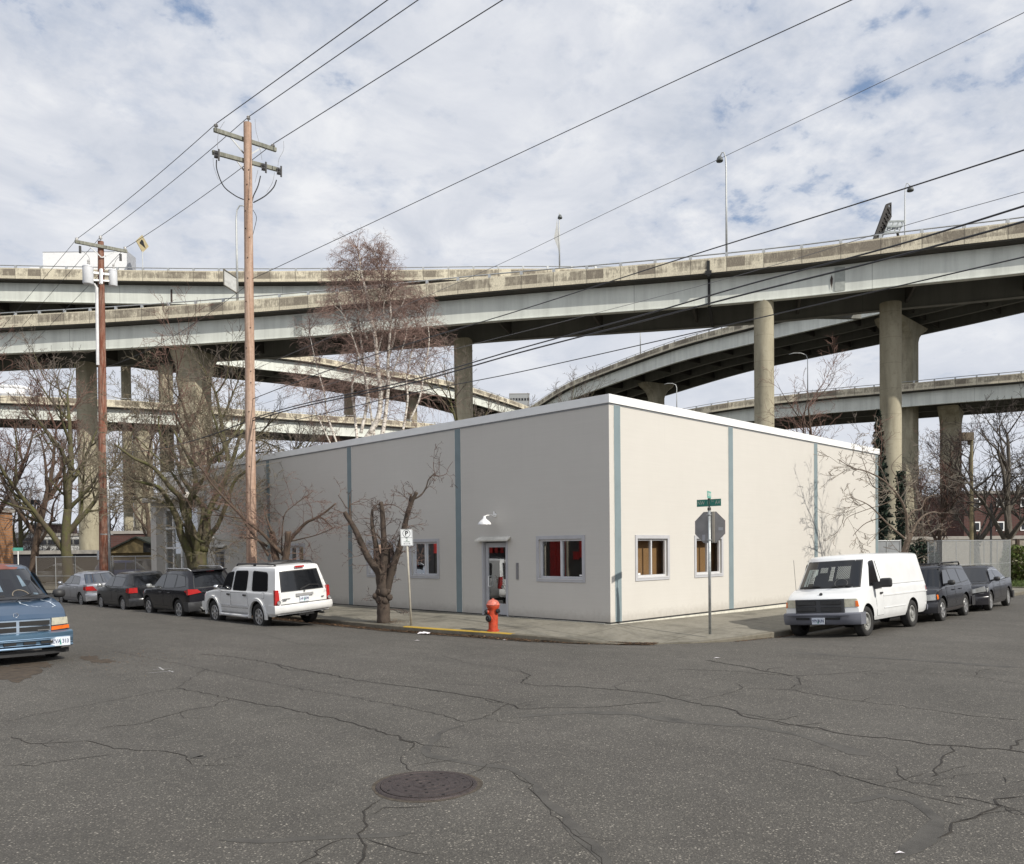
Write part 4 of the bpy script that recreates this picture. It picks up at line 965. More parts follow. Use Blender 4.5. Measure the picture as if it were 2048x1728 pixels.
svc(pole1(838), [(606, 808, 26.2), (819, 761, 24), (1040, 697, 22), (1300, 626, 19.6), (1500, 568, 17.8), (1780, 494, 15.3), (2048, 412, 13), (2250, 348, 11.5)], .017, 'upper of the two thick black cables across the ramps')
svc(pole1(843), [(606, 813, 26.2), (819, 767, 24), (1040, 705, 22), (1300, 638, 19.6), (1500, 586, 17.8), (1780, 516, 15.3), (2048, 443, 13), (2250, 386, 11.5)], .019, 'lower of the two thick black cables across the ramps')
svc(pole1(860), [(640, 829, 26), (819, 787, 24.2), (1000, 752, 22.6), (1150, 719.5, 21.2), (1500, 640, 18), (1780, 576, 15.5), (2048, 514, 13.2), (2250, 470, 11.8)], .012, 'lowest black cable, just above the office roof')
def back(a_py, p2_px, p2_py, r, label, mat=None):
    p0 = on_x(p2_px, p2_py, PX1); wire([p0, pole1(a_py)], r, label, mat, sag=.35)
back(566, 207, 736, .009, 'cable sloping from the pale pole down to the rusty pole conduit'); back(840, 210, 905, .02, 'thick communication cable between the poles among the branches'); back(860, 210, 940, .014, 'lowest communication cable between the poles among the branches')
# ================================================================ VEHICLES
def paint(name, col, metal=0., rough=.28, dirt=0.0):
    m, t, b = nt(name); v = coords(t); n = noise(t, v, 3, 4, .6)
    c = ramp(t, n, [(.3, tuple(x*.93 for x in col)), (.7, tuple(min(1, x*1.03) for x in col))])
    z = sepxyz(t, v)[2]; low = ramp(t, mathn(t, 'ADD', z, mathn(t, 'MULTIPLY', noise(t, v, 6, 4), .3)), [(.35, .35), (.75, 0.)])
    c = mixc(t, mathn(t, 'MULTIPLY', low, (.6 if max(col) > .1 else .15)+dirt), c, (.16, .145, .12))
    t.links.new(c, b.inputs['Base Color']); b.inputs['Metallic'].default_value = metal; b.inputs['Roughness'].default_value = rough
    b.inputs['Coat Weight'].default_value = .6 if max(col) > .1 else .3; b.inputs['Specular IOR Level'].default_value = .5 if max(col) > .1 else .3; b.inputs['Coat Roughness'].default_value = .06; return m
M_tyre = mk('tyre_rubber', (.022, .021, .020), .85, var=.2, vs=12)
M_alloy = mk('alloy', (.55, .55, .55), .35, metal=.7, var=.05)
M_under = mk('underbody', (.010, .010, .010), .95)
M_seam = mk('panel_gap', (.02, .02, .02), .8)
M_trimk = mk('black_trim', (.025, .025, .026), .55, var=.1)
M_chrome = mk('chrome', (.7, .7, .7), .15, metal=1., var=.02)
M_cglass = glass_mat('car_glass', (.008, .009, .011), .01, 0, .03, .36, .62)
M_red = mk('tail_lamp_red', (.42, .012, .012), .2, var=.1, vs=20, coat=1)
M_lens = mk('headlamp_lens', (.36, .37, .37), .12, metal=.3, var=.15, vs=18, coat=1)
M_lensold = mk('headlamp_yellowed', (.50, .48, .38), .25, var=.15, vs=14, coat=1)
M_amber = mk('amber_lens', (.75, .16, .02), .25, var=.1, vs=15, coat=1)
M_plate = mk('licence_plate', (.62, .66, .72), .5, var=.1, vs=9)
M_plateink = mk('plate_ink', (.03, .04, .12), .6)
M_ptree = mk('plate_green', (.10, .38, .30), .6)
def interp(tab, x):
    if x <= tab[0][0]: return tab[0][1]
    for (a, p), (b, q) in zip(tab, tab[1:]):
        if x <= b: t = (x-a)/(b-a) if b > a else 0; return p+(q-p)*t
    return tab[-1][1]
SIDEP = [(0, .93), (.12, .975), (.35, 1.0), (.62, 1.0), (.82, .985), (.94, .972), (1, .955)]
class Car:
    def __init__(s, name, label, cat, loc, rz, L, W, top, zb=.25, wheels=(1.4, -1.4), r=.33, Ra=None, bow=(.18, .14), col=None, cabin=None, roll=0, group='vehicles parked along the kerb', pitch=0, tw=.2, lip=None, glass=None):
        s.L, s.W, s.zb, s.r = L, W, zb, r; s.Ra = Ra or r*1.17; s.wx = wheels; s.bow = bow; s.top = top; s.col = col; s.tw = tw; s.glass = glass or M_cglass
        if cabin: cabin['hw'] = (min(cabin['hw'][0], W/2*.94), cabin['hw'][1])
        s.o = thing(name, label, cat, loc, rz, group); s.o.rotation_euler = (roll, pitch, rz); s.cb = cabin
        s.body(); 
        if cabin: s.cabin()
        s.wells(lip)
    def hw(s, x):
        e = s.L/2-abs(x); k = 1-.045*max(0, 1-e/.45)**2
        return s.W/2*k
    def zt(s, x): return interp(s.top, x)
    def zlow(s, x):
        e = s.L/2-abs(x); z = s.zb+.06*max(0, 1-e/.3)
        for w in s.wx:
            d = abs(x-w)
            if d < s.Ra: z = max(z, s.r+math.sqrt(s.Ra**2-d*d))
        return z
    def sx(s, x, yf):
        e = s.L/2-abs(x); k = max(0, 1-e/.6); b = s.bow[0] if x > 0 else s.bow[1]
        return x-math.copysign(1, x)*b*k*abs(yf)**2.6
    def side(s, x, z):
        t = (z-s.zb)/(s.zt(x)-s.zb); return s.hw(x)*interp(SIDEP, max(0, min(1, t)))
    def body(s):
        L = s.L; xs = set([L/2, L/2-.02, L/2-.06, L/2-.12, L/2-.2, L/2-.3, -L/2, -L/2+.02, -L/2+.06, -L/2+.12, -L/2+.2, -L/2+.3]) | {a for a, _ in s.top if abs(a) <= L/2}
        x = -L/2
        while x < L/2: xs.add(round(x, 3)); x += .12
        for w in s.wx:
            for k in range(-12, 13): xs.add(w+s.Ra*sin(k/12*pi/2)*.9999)
            xs.add(w-s.Ra-.002); xs.add(w+s.Ra+.002)
        xs = sorted(x for x in xs if abs(x) <= L/2+1e-6); xx = [xs[0]]
        for x in xs:
            if x-xx[-1] > .0015: xx.append(x)
        T = [0, .06, .12, .22, .35, .5, .62, .74, .82, .9, .94, .975, 1]; F_ = [.97, .85, .6, .3, 0]
        rows = []
        for x in xx:
            zt = s.zt(x); zl = min(s.zlow(x), zt-.05); hw = s.hw(x); half = []
            for t in T:
                z = zl+(zt-zl)*t; half.append((s.hw(x)*interp(SIDEP, (z-s.zb)/(zt-s.zb)), z))
            hs = half[-1][0]; cr = .035
            for f in F_: half.append((hs*f, zt+cr*(1-f*f)*.9+.004))
            ring = [(y, z) for y, z in half]+[(-y, z) for y, z in half[:-1][::-1]]
            rows.append([(s.sx(x, y/hw), y, z) for y, z in ring])
        mb = MB(); mb.grid(rows)
        # caps
        for ri, x in ((0, xx[0]), (-1, xx[-1])):
            zt = s.zt(x); zl = min(s.zlow(x), zt-.05); hw = s.hw(x); fr = [1, .97*1, .85, .6, .3, 0, -.3, -.6, -.85, -.97, -1]; g = []
            for t in T:
                z = zl+(zt-zl)*t; w = hw*interp(SIDEP, (z-s.zb)/(zt-s.zb)); g.append([(s.sx(x, f*w/hw), f*w, z) for f in fr])
            hs = hw*SIDEP[-1][1]; g.append([(s.sx(x, f*hs/hw), f*hs, zt+(.035*(1-f*f)*.9+.004 if abs(f) < 1 else 0)) for f in fr])
            mb.grid(g)
        s.b = mb.build('body', s.col, s.o, True, angle=38)
    def cab(s, t): c = s.cb; return {k: (c[k][0]+(c[k][1]-c[k][0])*t if isinstance(c[k], tuple) else c[k]) for k in ('xf', 'xr', 'hw', 'z')}
    def cabin(s):
        c = s.cb; bf, br = c.get('bow', (.22, .15)); rows = []
        lv = [(t, 1, 0) for t in (-.12, 0, .2, .4, .6, .8, .93)]
        for t, sc, dz in lv+[(.985, .985, 0), (1.0, .955, .0), (1.0, .9, .018), (1.0, .75, .035), (1.0, .5, .05), (1.0, .2, .058), (1.0, .0, .06)]:
            g = s.cab(t); cx = (g['xf']+g['xr'])/2; ring = []
            N_ = 12
            for k in range(N_+1):
                f = cos(pi*k/N_); ring.append((g['xf']-bf*abs(f)**3.5, g['hw']*f))
            for q in (.3, .5, .7): ring.append((g['xf']-bf+(g['xr']+br-(g['xf']-bf))*q, -g['hw']))
            for k in range(N_+1):
                f = -cos(pi*k/N_); ring.append((g['xr']+br*abs(f)**3.5, g['hw']*f))
            for q in (.3, .5, .7): ring.append((g['xr']+br+(g['xf']-bf-(g['xr']+br))*q, g['hw']))
            rr = 1-(1-sc)
            rows.append([(cx+(x-cx)*(1-(1-sc)*(.6 if sc > .8 else 1)), y*sc, g['z']+dz) for x, y in ring])
        mb = MB(); mb.grid(rows, close=True); s.cbo = mb.build('cabin', c.get('mat', s.col), s.o, True, angle=45)
    def wells(s, lip):
        mb = MB(); L = s.L; w = s.W/2
        mb.box((0, 0, s.zb+.12), (L-.5, s.W-.5, .28)); 
        for x in s.wx:
            for sd in (1, -1):
                arc_o = []; arc_i = []
                for k in range(13):
                    a = pi*k/12; arc_o.append((x+(s.Ra-.004)*cos(a), sd*(w-.03), s.r+(s.Ra-.004)*sin(a))); arc_i.append((x+(s.Ra-.004)*cos(a), sd*(w-.38), s.r+(s.Ra-.004)*sin(a)))
                mb.grid([arc_o, arc_i]); mb.add([p for p in arc_i], [tuple(range(13))])
        mb.bar((s.wx[0], -w+.2, s.r), (s.wx[0], w-.2, s.r), .12, .1); mb.bar((s.wx[1], -w+.2, s.r), (s.wx[1], w-.2, s.r), .12, .12)
        mb.tube([(-L/2+.12, .4, s.zb+.02), (-L/2+1.0, .45, s.zb)], .04, 8)
        mb.build('underbody', M_under, s.o)
        if lip:
            for x in s.wx:
                for sd in (1, -1):
                    mb = MB(); rows = []
                    for k in range(19):
                        a = -.12+(pi+.24)*k/18; R1 = s.Ra+lip[0]; y = sd*(s.W/2+lip[1])
                        rows.append([(x+(s.Ra+.0)*cos(a), sd*(w-.03), s.r+(s.Ra)*sin(a)), (x+(s.Ra+.005)*cos(a), y, s.r+(s.Ra+.005)*sin(a)), (x+(R1*.96)*cos(a), y, s.r+(R1*.96)*sin(a)), (x+R1*cos(a), sd*(w-.03), s.r+R1*sin(a))])
                    mb.grid(rows); mb.build('wheel_arch', s.col if len(lip) < 3 else lip[2], s.o, True, angle=50)
    def wheels_(s, kind='alloy', spokes=6, rim=.62):
        for x in s.wx:
            for sd in (1, -1):
                W = bpy.data.objects.new('wheel', None); COL.objects.link(W); W.parent = s.o; W.location = (x, sd*(s.W/2-.02-s.tw/2), s.r); r = s.r; tw = s.tw/2
                R = Matrix.Rotation(-sd*pi/2, 3, 'X')
                mb = MB(); mb.lathe([(r*rim, -tw), (r*.9, -tw), (r*.985, -tw*.75), (r, -tw*.3), (r, tw*.3), (r*.985, tw*.75), (r*.93, tw*.97), (r*.75, tw*1.02), (r*(rim+.02), tw*.92), (r*rim, tw*.8)], 32, M=R); mb.build('tyre', M_tyre, W, True, angle=50)
                mb = MB(); rr = r*rim
                if kind == 'alloy':
                    mb.lathe([(rr, tw*.85), (rr*.96, tw*.93), (rr*.88, tw*.90), (rr*.86, tw*.3), (0, tw*.2)], 28, 0, M=R)
                    mb.lathe([(rr*.22, tw*.35), (rr*.22, tw*.88), (rr*.12, tw*.97), (0, tw*.97)], 14, 0, M=R)
                    for k in range(spokes):
                        a = 2*pi*k/spokes+.3; d = Vector((cos(a), sin(a), 0)); p = Vector((-sin(a), cos(a), 0)); P = []
                        for u, wd, zz in ((.18, .10, .82), (.55, .075, .88), (.9, .11, .84)):
                            P.append([R @ (d*rr*u+p*rr*wd*q+Vector((0, 0, tw*zz))) for q in (1.5, -1.5)]+[R @ (d*rr*u+p*rr*wd*q+Vector((0, 0, tw*.45))) for q in (-1.5, 1.5)])
                        mb.grid(P, close=True)
                    mb.build('rim', [M_alloy], W)
                    mb = MB(); mb.lathe([(0, tw*.32), (rr*.85, tw*.32)], 20, M=R); mb.build('brake_disc', M_trimk, W)
                else:
                    mb.lathe([(rr, tw*.8), (rr*.95, tw*.86), (rr*.84, tw*.84), (rr*.80, tw*.45), (rr*.62, tw*.40), (rr*.52, tw*.62), (rr*.36, tw*.66), (rr*.34, tw*.9), (rr*.2, tw*1.0), (0, tw*1.0)], 28, M=R); mb.build('rim', mk('steel_rim', (.42, .42, .40), .4, metal=.5, var=.12, vs=10), W, True, angle=40)
                    mb = MB()
                    for k in range(8):
                        a = 2*pi*k/8; c = R @ Vector((cos(a)*rr*.69, sin(a)*rr*.69, tw*.475)); mb.lathe([(0, .006), (rr*.07, .006), (rr*.07, -.004)], 8, M=R, c=c)
                    mb.build('rim_holes', M_black, W)
    # patches -------------------------------------------------
    def side_patch(s, name, poly, mat, sd=1, off=.004, parent=None, seam=None, cab=False, nx=8, edge=None):
        """poly: list of (x, z) corners (4) or polygon; laid on the body side or cabin side"""
        def P(x, z, o):
            if cab:
                c = s.cb; t = (z-c['z'][0])/(c['z'][1]-c['z'][0]); y = c['hw'][0]+(c['hw'][1]-c['hw'][0])*t
            else: y = s.side(x, z)
            yy = y+o; xx = s.sx(x, 1.0) if (not cab and abs(x) > s.L/2-.6) else x
            return (xx, sd*yy, z)
        mb = MB()
        def quadgrid(q, o, m):
            (a, b, c, d) = [Vector(p) for p in q]; rows = []
            nz = 5
            for i in range(nz+1):
                u = i/nz; l = a.lerp(d, u); r_ = b.lerp(c, u); rows.append([P(*(l.lerp(r_, j/nx)), o) for j in range(nx+1)])
            mb.grid(rows, m)
        mats = [mat]
        if len(poly) == 4:
            if seam:
                cx = sum(p[0] for p in poly)/4; cz = sum(p[1] for p in poly)/4; big = [(x+math.copysign(seam, x-cx), z+math.copysign(seam, z-cz)) for x, z in poly]; quadgrid(big, off*.5, 1); mats.append(edge or M_seam)
            quadgrid(poly, off, 0)
        else:
            cx = sum(p[0] for p in poly)/len(poly); cz = sum(p[1] for p in poly)/len(poly)
            if seam:
                big = [(cx+(x-cx)*(1+seam/abs(x-cx+1e-6) if abs(x-cx) > .05 else 1), cz+(z-cz)*(1+seam/abs(z-cz+1e-6) if abs(z-cz) > .05 else 1)) for x, z in poly]
                vs = [P(x, z, off*.5) for x, z in big]; mb.add([P(cx, cz, off*.5)]+vs, [(0, i+1, (i+1) % len(vs)+1) for i in range(len(vs))], 1); mats.append(edge or M_seam)
            vs = [P(x, z, off) for x, z in poly]; mb.add([P(cx, cz, off)]+vs, [(0, i+1, (i+1) % len(vs)+1) for i in range(len(vs))], 0)
        return mb.build(name, mats, parent or s.o, True)
    def rounded(s, q, r=.06, n=4):
        out = []; L = len(q)
        for i in range(L):
            p0, p1, p2 = Vector(q[i-1]), Vector(q[i]), Vector(q[(i+1) % L]); a = (p0-p1); b = (p2-p1); ra = min(r, a.length*.45, b.length*.45); A = p1+a.normalized()*ra; Bq = p1+b.normalized()*ra
            for k in range(n+1):
                t = k/n; out.append(tuple(A*(1-t)**2+p1*2*t*(1-t)+Bq*t*t))
        return out
    def cap_patch(s, name, q, mat, front=True, off=.01, parent=None, dx=0, nu=8, nv=2, thick=.04, cornerx=None, smooth=True):
        """q: 4 corners (y, z) on the nose or tail; wraps with the bow"""
        x = s.L/2 if front else -s.L/2; hw = s.hw(x); a, b, c, d = [Vector(p) for p in q]; sg = 1 if front else -1
        def P(y, z, o): return (s.sx(x, min(1.2, abs(y)/hw))+sg*(o+dx), y, z)
        rows = []
        for i in range(nv+1):
            l = a.lerp(d, i/nv); r_ = b.lerp(c, i/nv); rows.append([P(*(l.lerp(r_, j/nu)), off) for j in range(nu+1)])
        mb = MB(); mb.grid(rows)
        loop = rows[0]+[r[-1] for r in rows[1:]]+rows[-1][::-1][1:]+[r[0] for r in rows[::-1][1:-1]]
        mb.grid([loop, [(p[0]-sg*thick, p[1], p[2]) for p in loop]], close=True)
        return mb.build(name, mat, parent or s.o, smooth, angle=40)
    def glass_end(s, name, front, y0, t0, t1, mat=None, off=.006, y1=None, parent=None, edge=True, shape=None):
        c = s.cb; bf, br = c.get('bow', (.22, .15)); nu, nv = 14, 5; rows = []; sg = 1 if front else -1
        def P(f, t, o):
            g = s.cab(t); k = bf if front else br; x = g['xf']-k*abs(f)**3.5 if front else g['xr']+k*abs(f)**3.5
            return (x+sg*o, f*g['hw'], g['z'])
        y1 = y1 or y0
        mb = MB()
        for m, e, oo in ((1, .035, off*.5), (0, 0, off)):
            rows = []
            for i in range(nv+1):
                t = (t0-e)+(t1+e-(t0-e))*i/nv; yy = y0+(y1-y0)*i/nv+e*.8; 
                rows.append([P(-yy+2*yy*j/nu, t, oo) for j in range(nu+1)])
            mb.grid(rows, m)
        return mb.build(name, [mat or s.glass, M_trimk], parent or s.o, True)
    def wbox(s, name, c, sz, mat, parent=None, M=None, top=1.0, bevel=0):
        mb = MB(); mb.box(c, sz, 0, M, top); o = mb.build(name, mat, parent or s.o)
        if bevel: 
            b = o.modifiers.new('b', 'BEVEL'); b.width = bevel; b.segments = 2
        return o
    def bumper(s, front, z0, z1, mat, proud=.06, name='bumper', wrap=.45, yf=1.0, lowin=.03):
        x = s.L/2 if front else -s.L/2; sg = 1 if front else -1; rows = []
        prof = [(-.05, z0), (proud*.4, z0), (proud*.85-lowin*.5, z0+.03), (proud, (z0+z1)/2), (proud*.95, z1-.03), (proud*.5, z1), (-.02, z1+.003)]
        stations = []
        hw = s.W/2*yf
        for k in range(0, 5): stations.append(('s', wrap*(1-k/5)))
        for k in range(21): stations.append(('c', -1+2*k/20))
        for k in range(4, -1, -1): stations.append(('t', wrap*(1-k/5)))
        for kind, v in stations:
            row = []
            for o, z in prof:
                if kind == 'c': f = v; p = (s.sx(x, abs(f))+sg*o*(1-.6*abs(f)**6), f*(hw+.02+o*.25*abs(f)**4)*.985, z)
                elif kind == 's': xx = x-sg*v; p = (s.sx(xx, 1.0), -(hw+.008+min(o, .03)*.4), z)
                else: xx = x-sg*v; p = (s.sx(xx, 1.0), (hw+.008+min(o, .03)*.4), z)
                row.append(p)
            rows.append(row)
        mb = MB(); mb.grid(rows); return mb.build(name, mat, s.o, True, angle=40)
    def mirror(s, x, z, mat, sd=1, sz=(.14, .20, .15), y=None, arm=True):
        y = y or s.cb['hw'][0]; mb = MB(); c = (x, sd*(y+.16), z); mb.lathe([(0, -.5), (.32, -.46), (.48, -.25), (.5, 0), (.46, .3), (.3, .46), (0, .5)], 12, M=Matrix.Diagonal((sz[0], sz[1], sz[2])) , c=c)
        mb.bar((x, sd*(y-.02), z-.05), (x, sd*(y+.12), z-.03), .06, .05); return mb.build('mirror', mat, s.o, True, angle=60)
    def plate(s, c, front, txt, w=.305, h=.152, yaw=0):
        sg = 1 if front else -1; n = Vector((sg, 0, 0)); r_ = Vector((0, sg, 0)); M = frame_m(c, r_, (0, 0, 1)); mb = MB()
        mb.prism([M @ Vector(p) for p in ((-w/2, -h/2, 0), (w/2, -h/2, 0), (w/2, h/2, 0), (-w/2, h/2, 0))], n*-.012, n*.004); p = mb.build('licence_plate', M_plate, s.o)
        M2 = frame_m(Vector(c)+n*.009, r_, (0, 0, 1)); text('plate_number', txt, h*.62, M2, M_plateink, p, sx=.78, bold=.0012)
        mb = MB(); M3 = frame_m(Vector(c)+n*.006, r_, (0, 0, 1)); mb.add([M3 @ Vector(q) for q in ((-.018, -h*.38, 0), (.018, -h*.38, 0), (0, h*.4, 0))], [(0, 1, 2)]); mb.build('tree_emblem', M_ptree, p); return p

def white_suv():
    col = paint('suv_white', (.74, .74, .73), rough=.3); m2 = mk('suv_trim_grey', (.55, .55, .55), .5)
    c = Car('parked_suv', 'white SUV with roof rails seen from behind, nearest of the cars by the building', 'car', (-4.17, 10.16, -.085), pi/2, 4.98, 1.86,
            [(-2.49, 1.05), (-2.3, 1.08), (.6, 1.10), (1.2, 1.10), (1.6, 1.08), (2.2, 1.0), (2.4, .93), (2.49, .80)], zb=.40, wheels=(1.57, -1.35), r=.385, Ra=.46, bow=(.2, .07), col=col,
            cabin=dict(xf=(1.45, .62), xr=(-2.47, -2.26), hw=(.885, .70), z=(1.06, 1.80), bow=(.26, .09)), roll=radians(-3.6), lip=(.095, .035), tw=.25)
    c.o.scale = (.955, .965, 1); c.o.location.y = 10.05; c.o.location.x = -4.22
    c.wheels_('alloy', 7, .60)
    # windows
    for sd in (1, -1):
        for q in ([(1.05, 1.14), (.38, 1.12), (.30, 1.66), (.72, 1.60)], [(.26, 1.12), (-.62, 1.12), (-.60, 1.68), (.20, 1.67)], [(-.98, 1.12), (-1.92, 1.14), (-1.78, 1.64), (-.90, 1.68)]):
            c.side_patch('window', c.rounded(q, .10), M_cglass, sd, .006, cab=True, seam=.02, edge=M_trimk)
        for q, nm in (([(1.02, .60), (.33, .60), (.33, 1.05), (1.0, 1.05)], 1), ([(.30, .60), (-.66, .60), (-.80, .80), (-.75, 1.05)][:0] or [(.30, .60), (-.82, .60), (-.72, 1.05), (.30, 1.05)], 2)):
            d = c.side_patch('door', q, col, sd, .004, seam=.009)
            hx = q[1][0]+.12 if nm == 1 else -.60
            c.wbox('handle', (hx, sd*(.935), .99), (.17, .05, .05), M_trimk, d, bevel=.012)
            mb = MB(); mb.bar((q[0][0]-.03, sd*.937, .66), (q[1][0]+.05, sd*.937, .66), .02, .05); mb.build('moulding', mk('moulding_light', (.60, .60, .60), .4), d)
        mb = MB(); mb.tube([(1.0, sd*.93, .40), (.95, sd*.98, .38), (-.75, sd*.98, .38), (-.82, sd*.93, .40)], .045, 8); mb.build('running_board', mk('step_grey', (.6, .6, .6), .4), c.o, True)
        mb = MB(); mb.tube([(.35, sd*.62, 1.83), (.25, sd*.62, 1.88), (-1.95, sd*.62, 1.88), (-2.05, sd*.62, 1.83)], .025, 8); mb.bar((-.8, sd*.62, 1.82), (-.8, sd*.62, 1.88), .08, .04); mb.build('roof_rail', M_trimk, c.o, True)
        # tail lamp
        q = [(sd*.79, .75), (sd*.92, .75), (sd*.90, 1.17), (sd*.80, 1.17)]
        t = c.cap_patch('tail_lamp', q, M_red, False, .02, thick=.1); s2 = MB(); s2.lathe([(0, .0), (.055, .0), (.055, .02)], 14, M=Matrix.Rotation(-pi/2, 3, 'Y'), c=(-2.505, sd*.845, .82)); s2.build('reversing_lens', M_lens, t)
        c.mirror(1.0, 1.2, M_chrome if sd > 0 else M_trimk, sd)
    mb = MB(); mb.tube([(-.6, -.62, 1.87), (-.6, .62, 1.87)], .022, 6); mb.tube([(-1.6, -.62, 1.87), (-1.6, .62, 1.87)], .022, 6); mb.build('cross_bar', M_trimk, c.o)
    c.glass_end('windscreen', True, .84, .08, .88); c.glass_end('rear_window', False, .80, .07, .80, y1=.84)
    g = c.side_patch('fuel_flap', c.rounded([(-1.62, .92), (-1.78, .92), (-1.78, 1.08), (-1.62, 1.08)], .06), col, 1, .005, seam=.008)
    tg = c.cap_patch('tailgate', [(-.755, .71), (.755, .71), (.76, 1.09), (-.76, 1.09)], [col], False, .012, thick=.03)
    mb = MB(); mb.box((-2.525, 0, .985), (.05, .56, .075)); mb.build('handle', mk('handle_silver', (.45, .45, .45), .4, metal=.4), tg)
    mb = MB(); mb.lathe([(0, 0), (.035, 0), (.03, .02), (0, .02)], 10, M=Matrix.Rotation(-pi/2, 3, 'Y'), c=(-2.505, 0, 1.075)); mb.build('emblem', M_chrome, tg)
    mb = MB(); mb.box((-2.505, .60, .905), (.01, .26, .018)); mb.box((-2.505, .65, .865), (.01, .12, .02)); mb.box((-2.505, -.62, .86), (.01, .09, .03)); mb.build('badge', mk('badge_grey', (.12, .12, .12)), tg)
    mb = MB(); mb.box((-2.5, 0, .75), (.02, 1.56, .015)); mb.build('gap', M_seam, tg)
    mb = MB(); mb.box((-2.33, 0, 1.775), (.06, .30, .045)); mb.build('brake_light', M_red, c.o)
    mb = MB(); mb.bar((-2.50, .12, 1.13), (-2.46, -.22, 1.24), .02, .03); mb.bar((-2.46, -.22, 1.24), (-2.44, -.55, 1.21), .02, .02); mb.build('rear_wiper', M_trimk, c.o)
    c.bumper(False, .50, .735, col, .13); c.bumper(True, .45, .72, col, .08)
    c.plate((-2.53, .02, .86), False, '149 GDN')
    mb = MB(); mb.box((-2.45, 0, .43), (.25, .5, .06)); mb.box((-2.5, 0, .40), (.2, .09, .08)); mb.tube([(-2.6, -.55, .40), (-2.1, -.5, .42)], .035, 8); mb.build('tow_hitch', M_under, c.o)
white_suv()

def black_suv():
    col = paint('suv_black', (.012, .012, .016), rough=.2)
    c = Car('parked_suv', 'black SUV with silver roof rails parked directly ahead of the white SUV', 'car', (-4.2, 15.35, -.085), pi/2, 4.3, 1.80,
            [(-2.15, .98), (-2.0, 1.02), (-.5, 1.02), (.8, 1.0), (1.5, .98), (1.95, .88), (2.1, .76), (2.15, .66)], zb=.28, wheels=(1.40, -1.12), r=.345, Ra=.42, bow=(.28, .16), col=col,
            cabin=dict(xf=(1.25, .38), xr=(-2.12, -1.72), hw=(.85, .63), z=(.99, 1.62), bow=(.28, .18)), roll=radians(-3.6))
    c.wheels_('alloy', 5, .66)
    for sd in (1, -1):
        for q in ([(.95, 1.06), (.10, 1.05), (.08, 1.50), (.42, 1.48)], [(.04, 1.05), (-.80, 1.07), (-.80, 1.50), (.03, 1.51)], [(-.88, 1.07), (-1.65, 1.15), (-1.42, 1.44), (-.88, 1.50)]):
            c.side_patch('window', c.rounded(q, .05), M_cglass, sd, .006, cab=True, seam=.015, edge=M_trimk)
        for q in ([(.95, .45), (.02, .45), (.02, .97), (.95, .97)], [(-.02, .45), (-.68, .45), (-.86, .97), (-.02, .97)]):
            d = c.side_patch('door', q, col, sd, .004, seam=.009); c.wbox('handle', (q[1][0]+.18, sd*.905, .90), (.18, .04, .035), col, d, bevel=.01)
        mb = MB(); mb.tube([(.35, sd*.56, 1.62), (.2, sd*.57, 1.69), (-1.4, sd*.57, 1.69), (-1.6, sd*.56, 1.62)], .02, 8); mb.build('roof_rail', M_alloy, c.o, True)
        c.cap_patch('tail_lamp', [(sd*.50, .92), (sd*.90, .86), (sd*.89, 1.05), (sd*.62, 1.03)], M_red, False, .03, thick=.12)
        c.side_patch('tail_lamp', [(-2.02, .88), (-1.72, .98), (-1.78, 1.0), (-2.02, 1.0)], M_red, sd, .012)
        c.cap_patch('reflector', [(sd*.60, .42), (sd*.84, .42), (sd*.84, .48), (sd*.62, .48)], M_red, False, .05)
        c.mirror(.85, 1.12, M_lens if sd > 0 else col, sd)
    c.glass_end('rear_window', False, .80, .14, .84); c.glass_end('windscreen', True, .84, .08, .88)
    c.bumper(False, .32, .62, mk('bumper_black', (.03, .03, .032), .5), .08); c.cap_patch('bumper_insert', [(-.5, .33), (.5, .33), (.6, .45), (-.6, .45)], mk('insert_silver', (.45, .45, .45), .4, metal=.4), False, .10)
    c.cap_patch('tailgate_strip', [(-.33, .86), (.33, .86), (.36, .92), (-.36, .92)], M_white, False, .03); c.cap_patch('plate_recess', [(-.32, .62), (.32, .62), (.36, .82), (-.36, .82)], M_trimk, False, .012)
    c.plate((-2.18, .0, .73), False, '418 FKT')
    mb = MB(); mb.box((-1.78, 0, 1.585), (.1, .25, .02)); mb.build('brake_light', M_red, c.o); c.wbox('spoiler', (-1.78, 0, 1.61), (.28, 1.1, .035), col, bevel=.012)
    mb = MB(); mb.tube([(-2.2, .6, .3), (-1.9, .6, .3)], .045, 10); mb.build('exhaust', M_chrome, c.o)
black_suv()

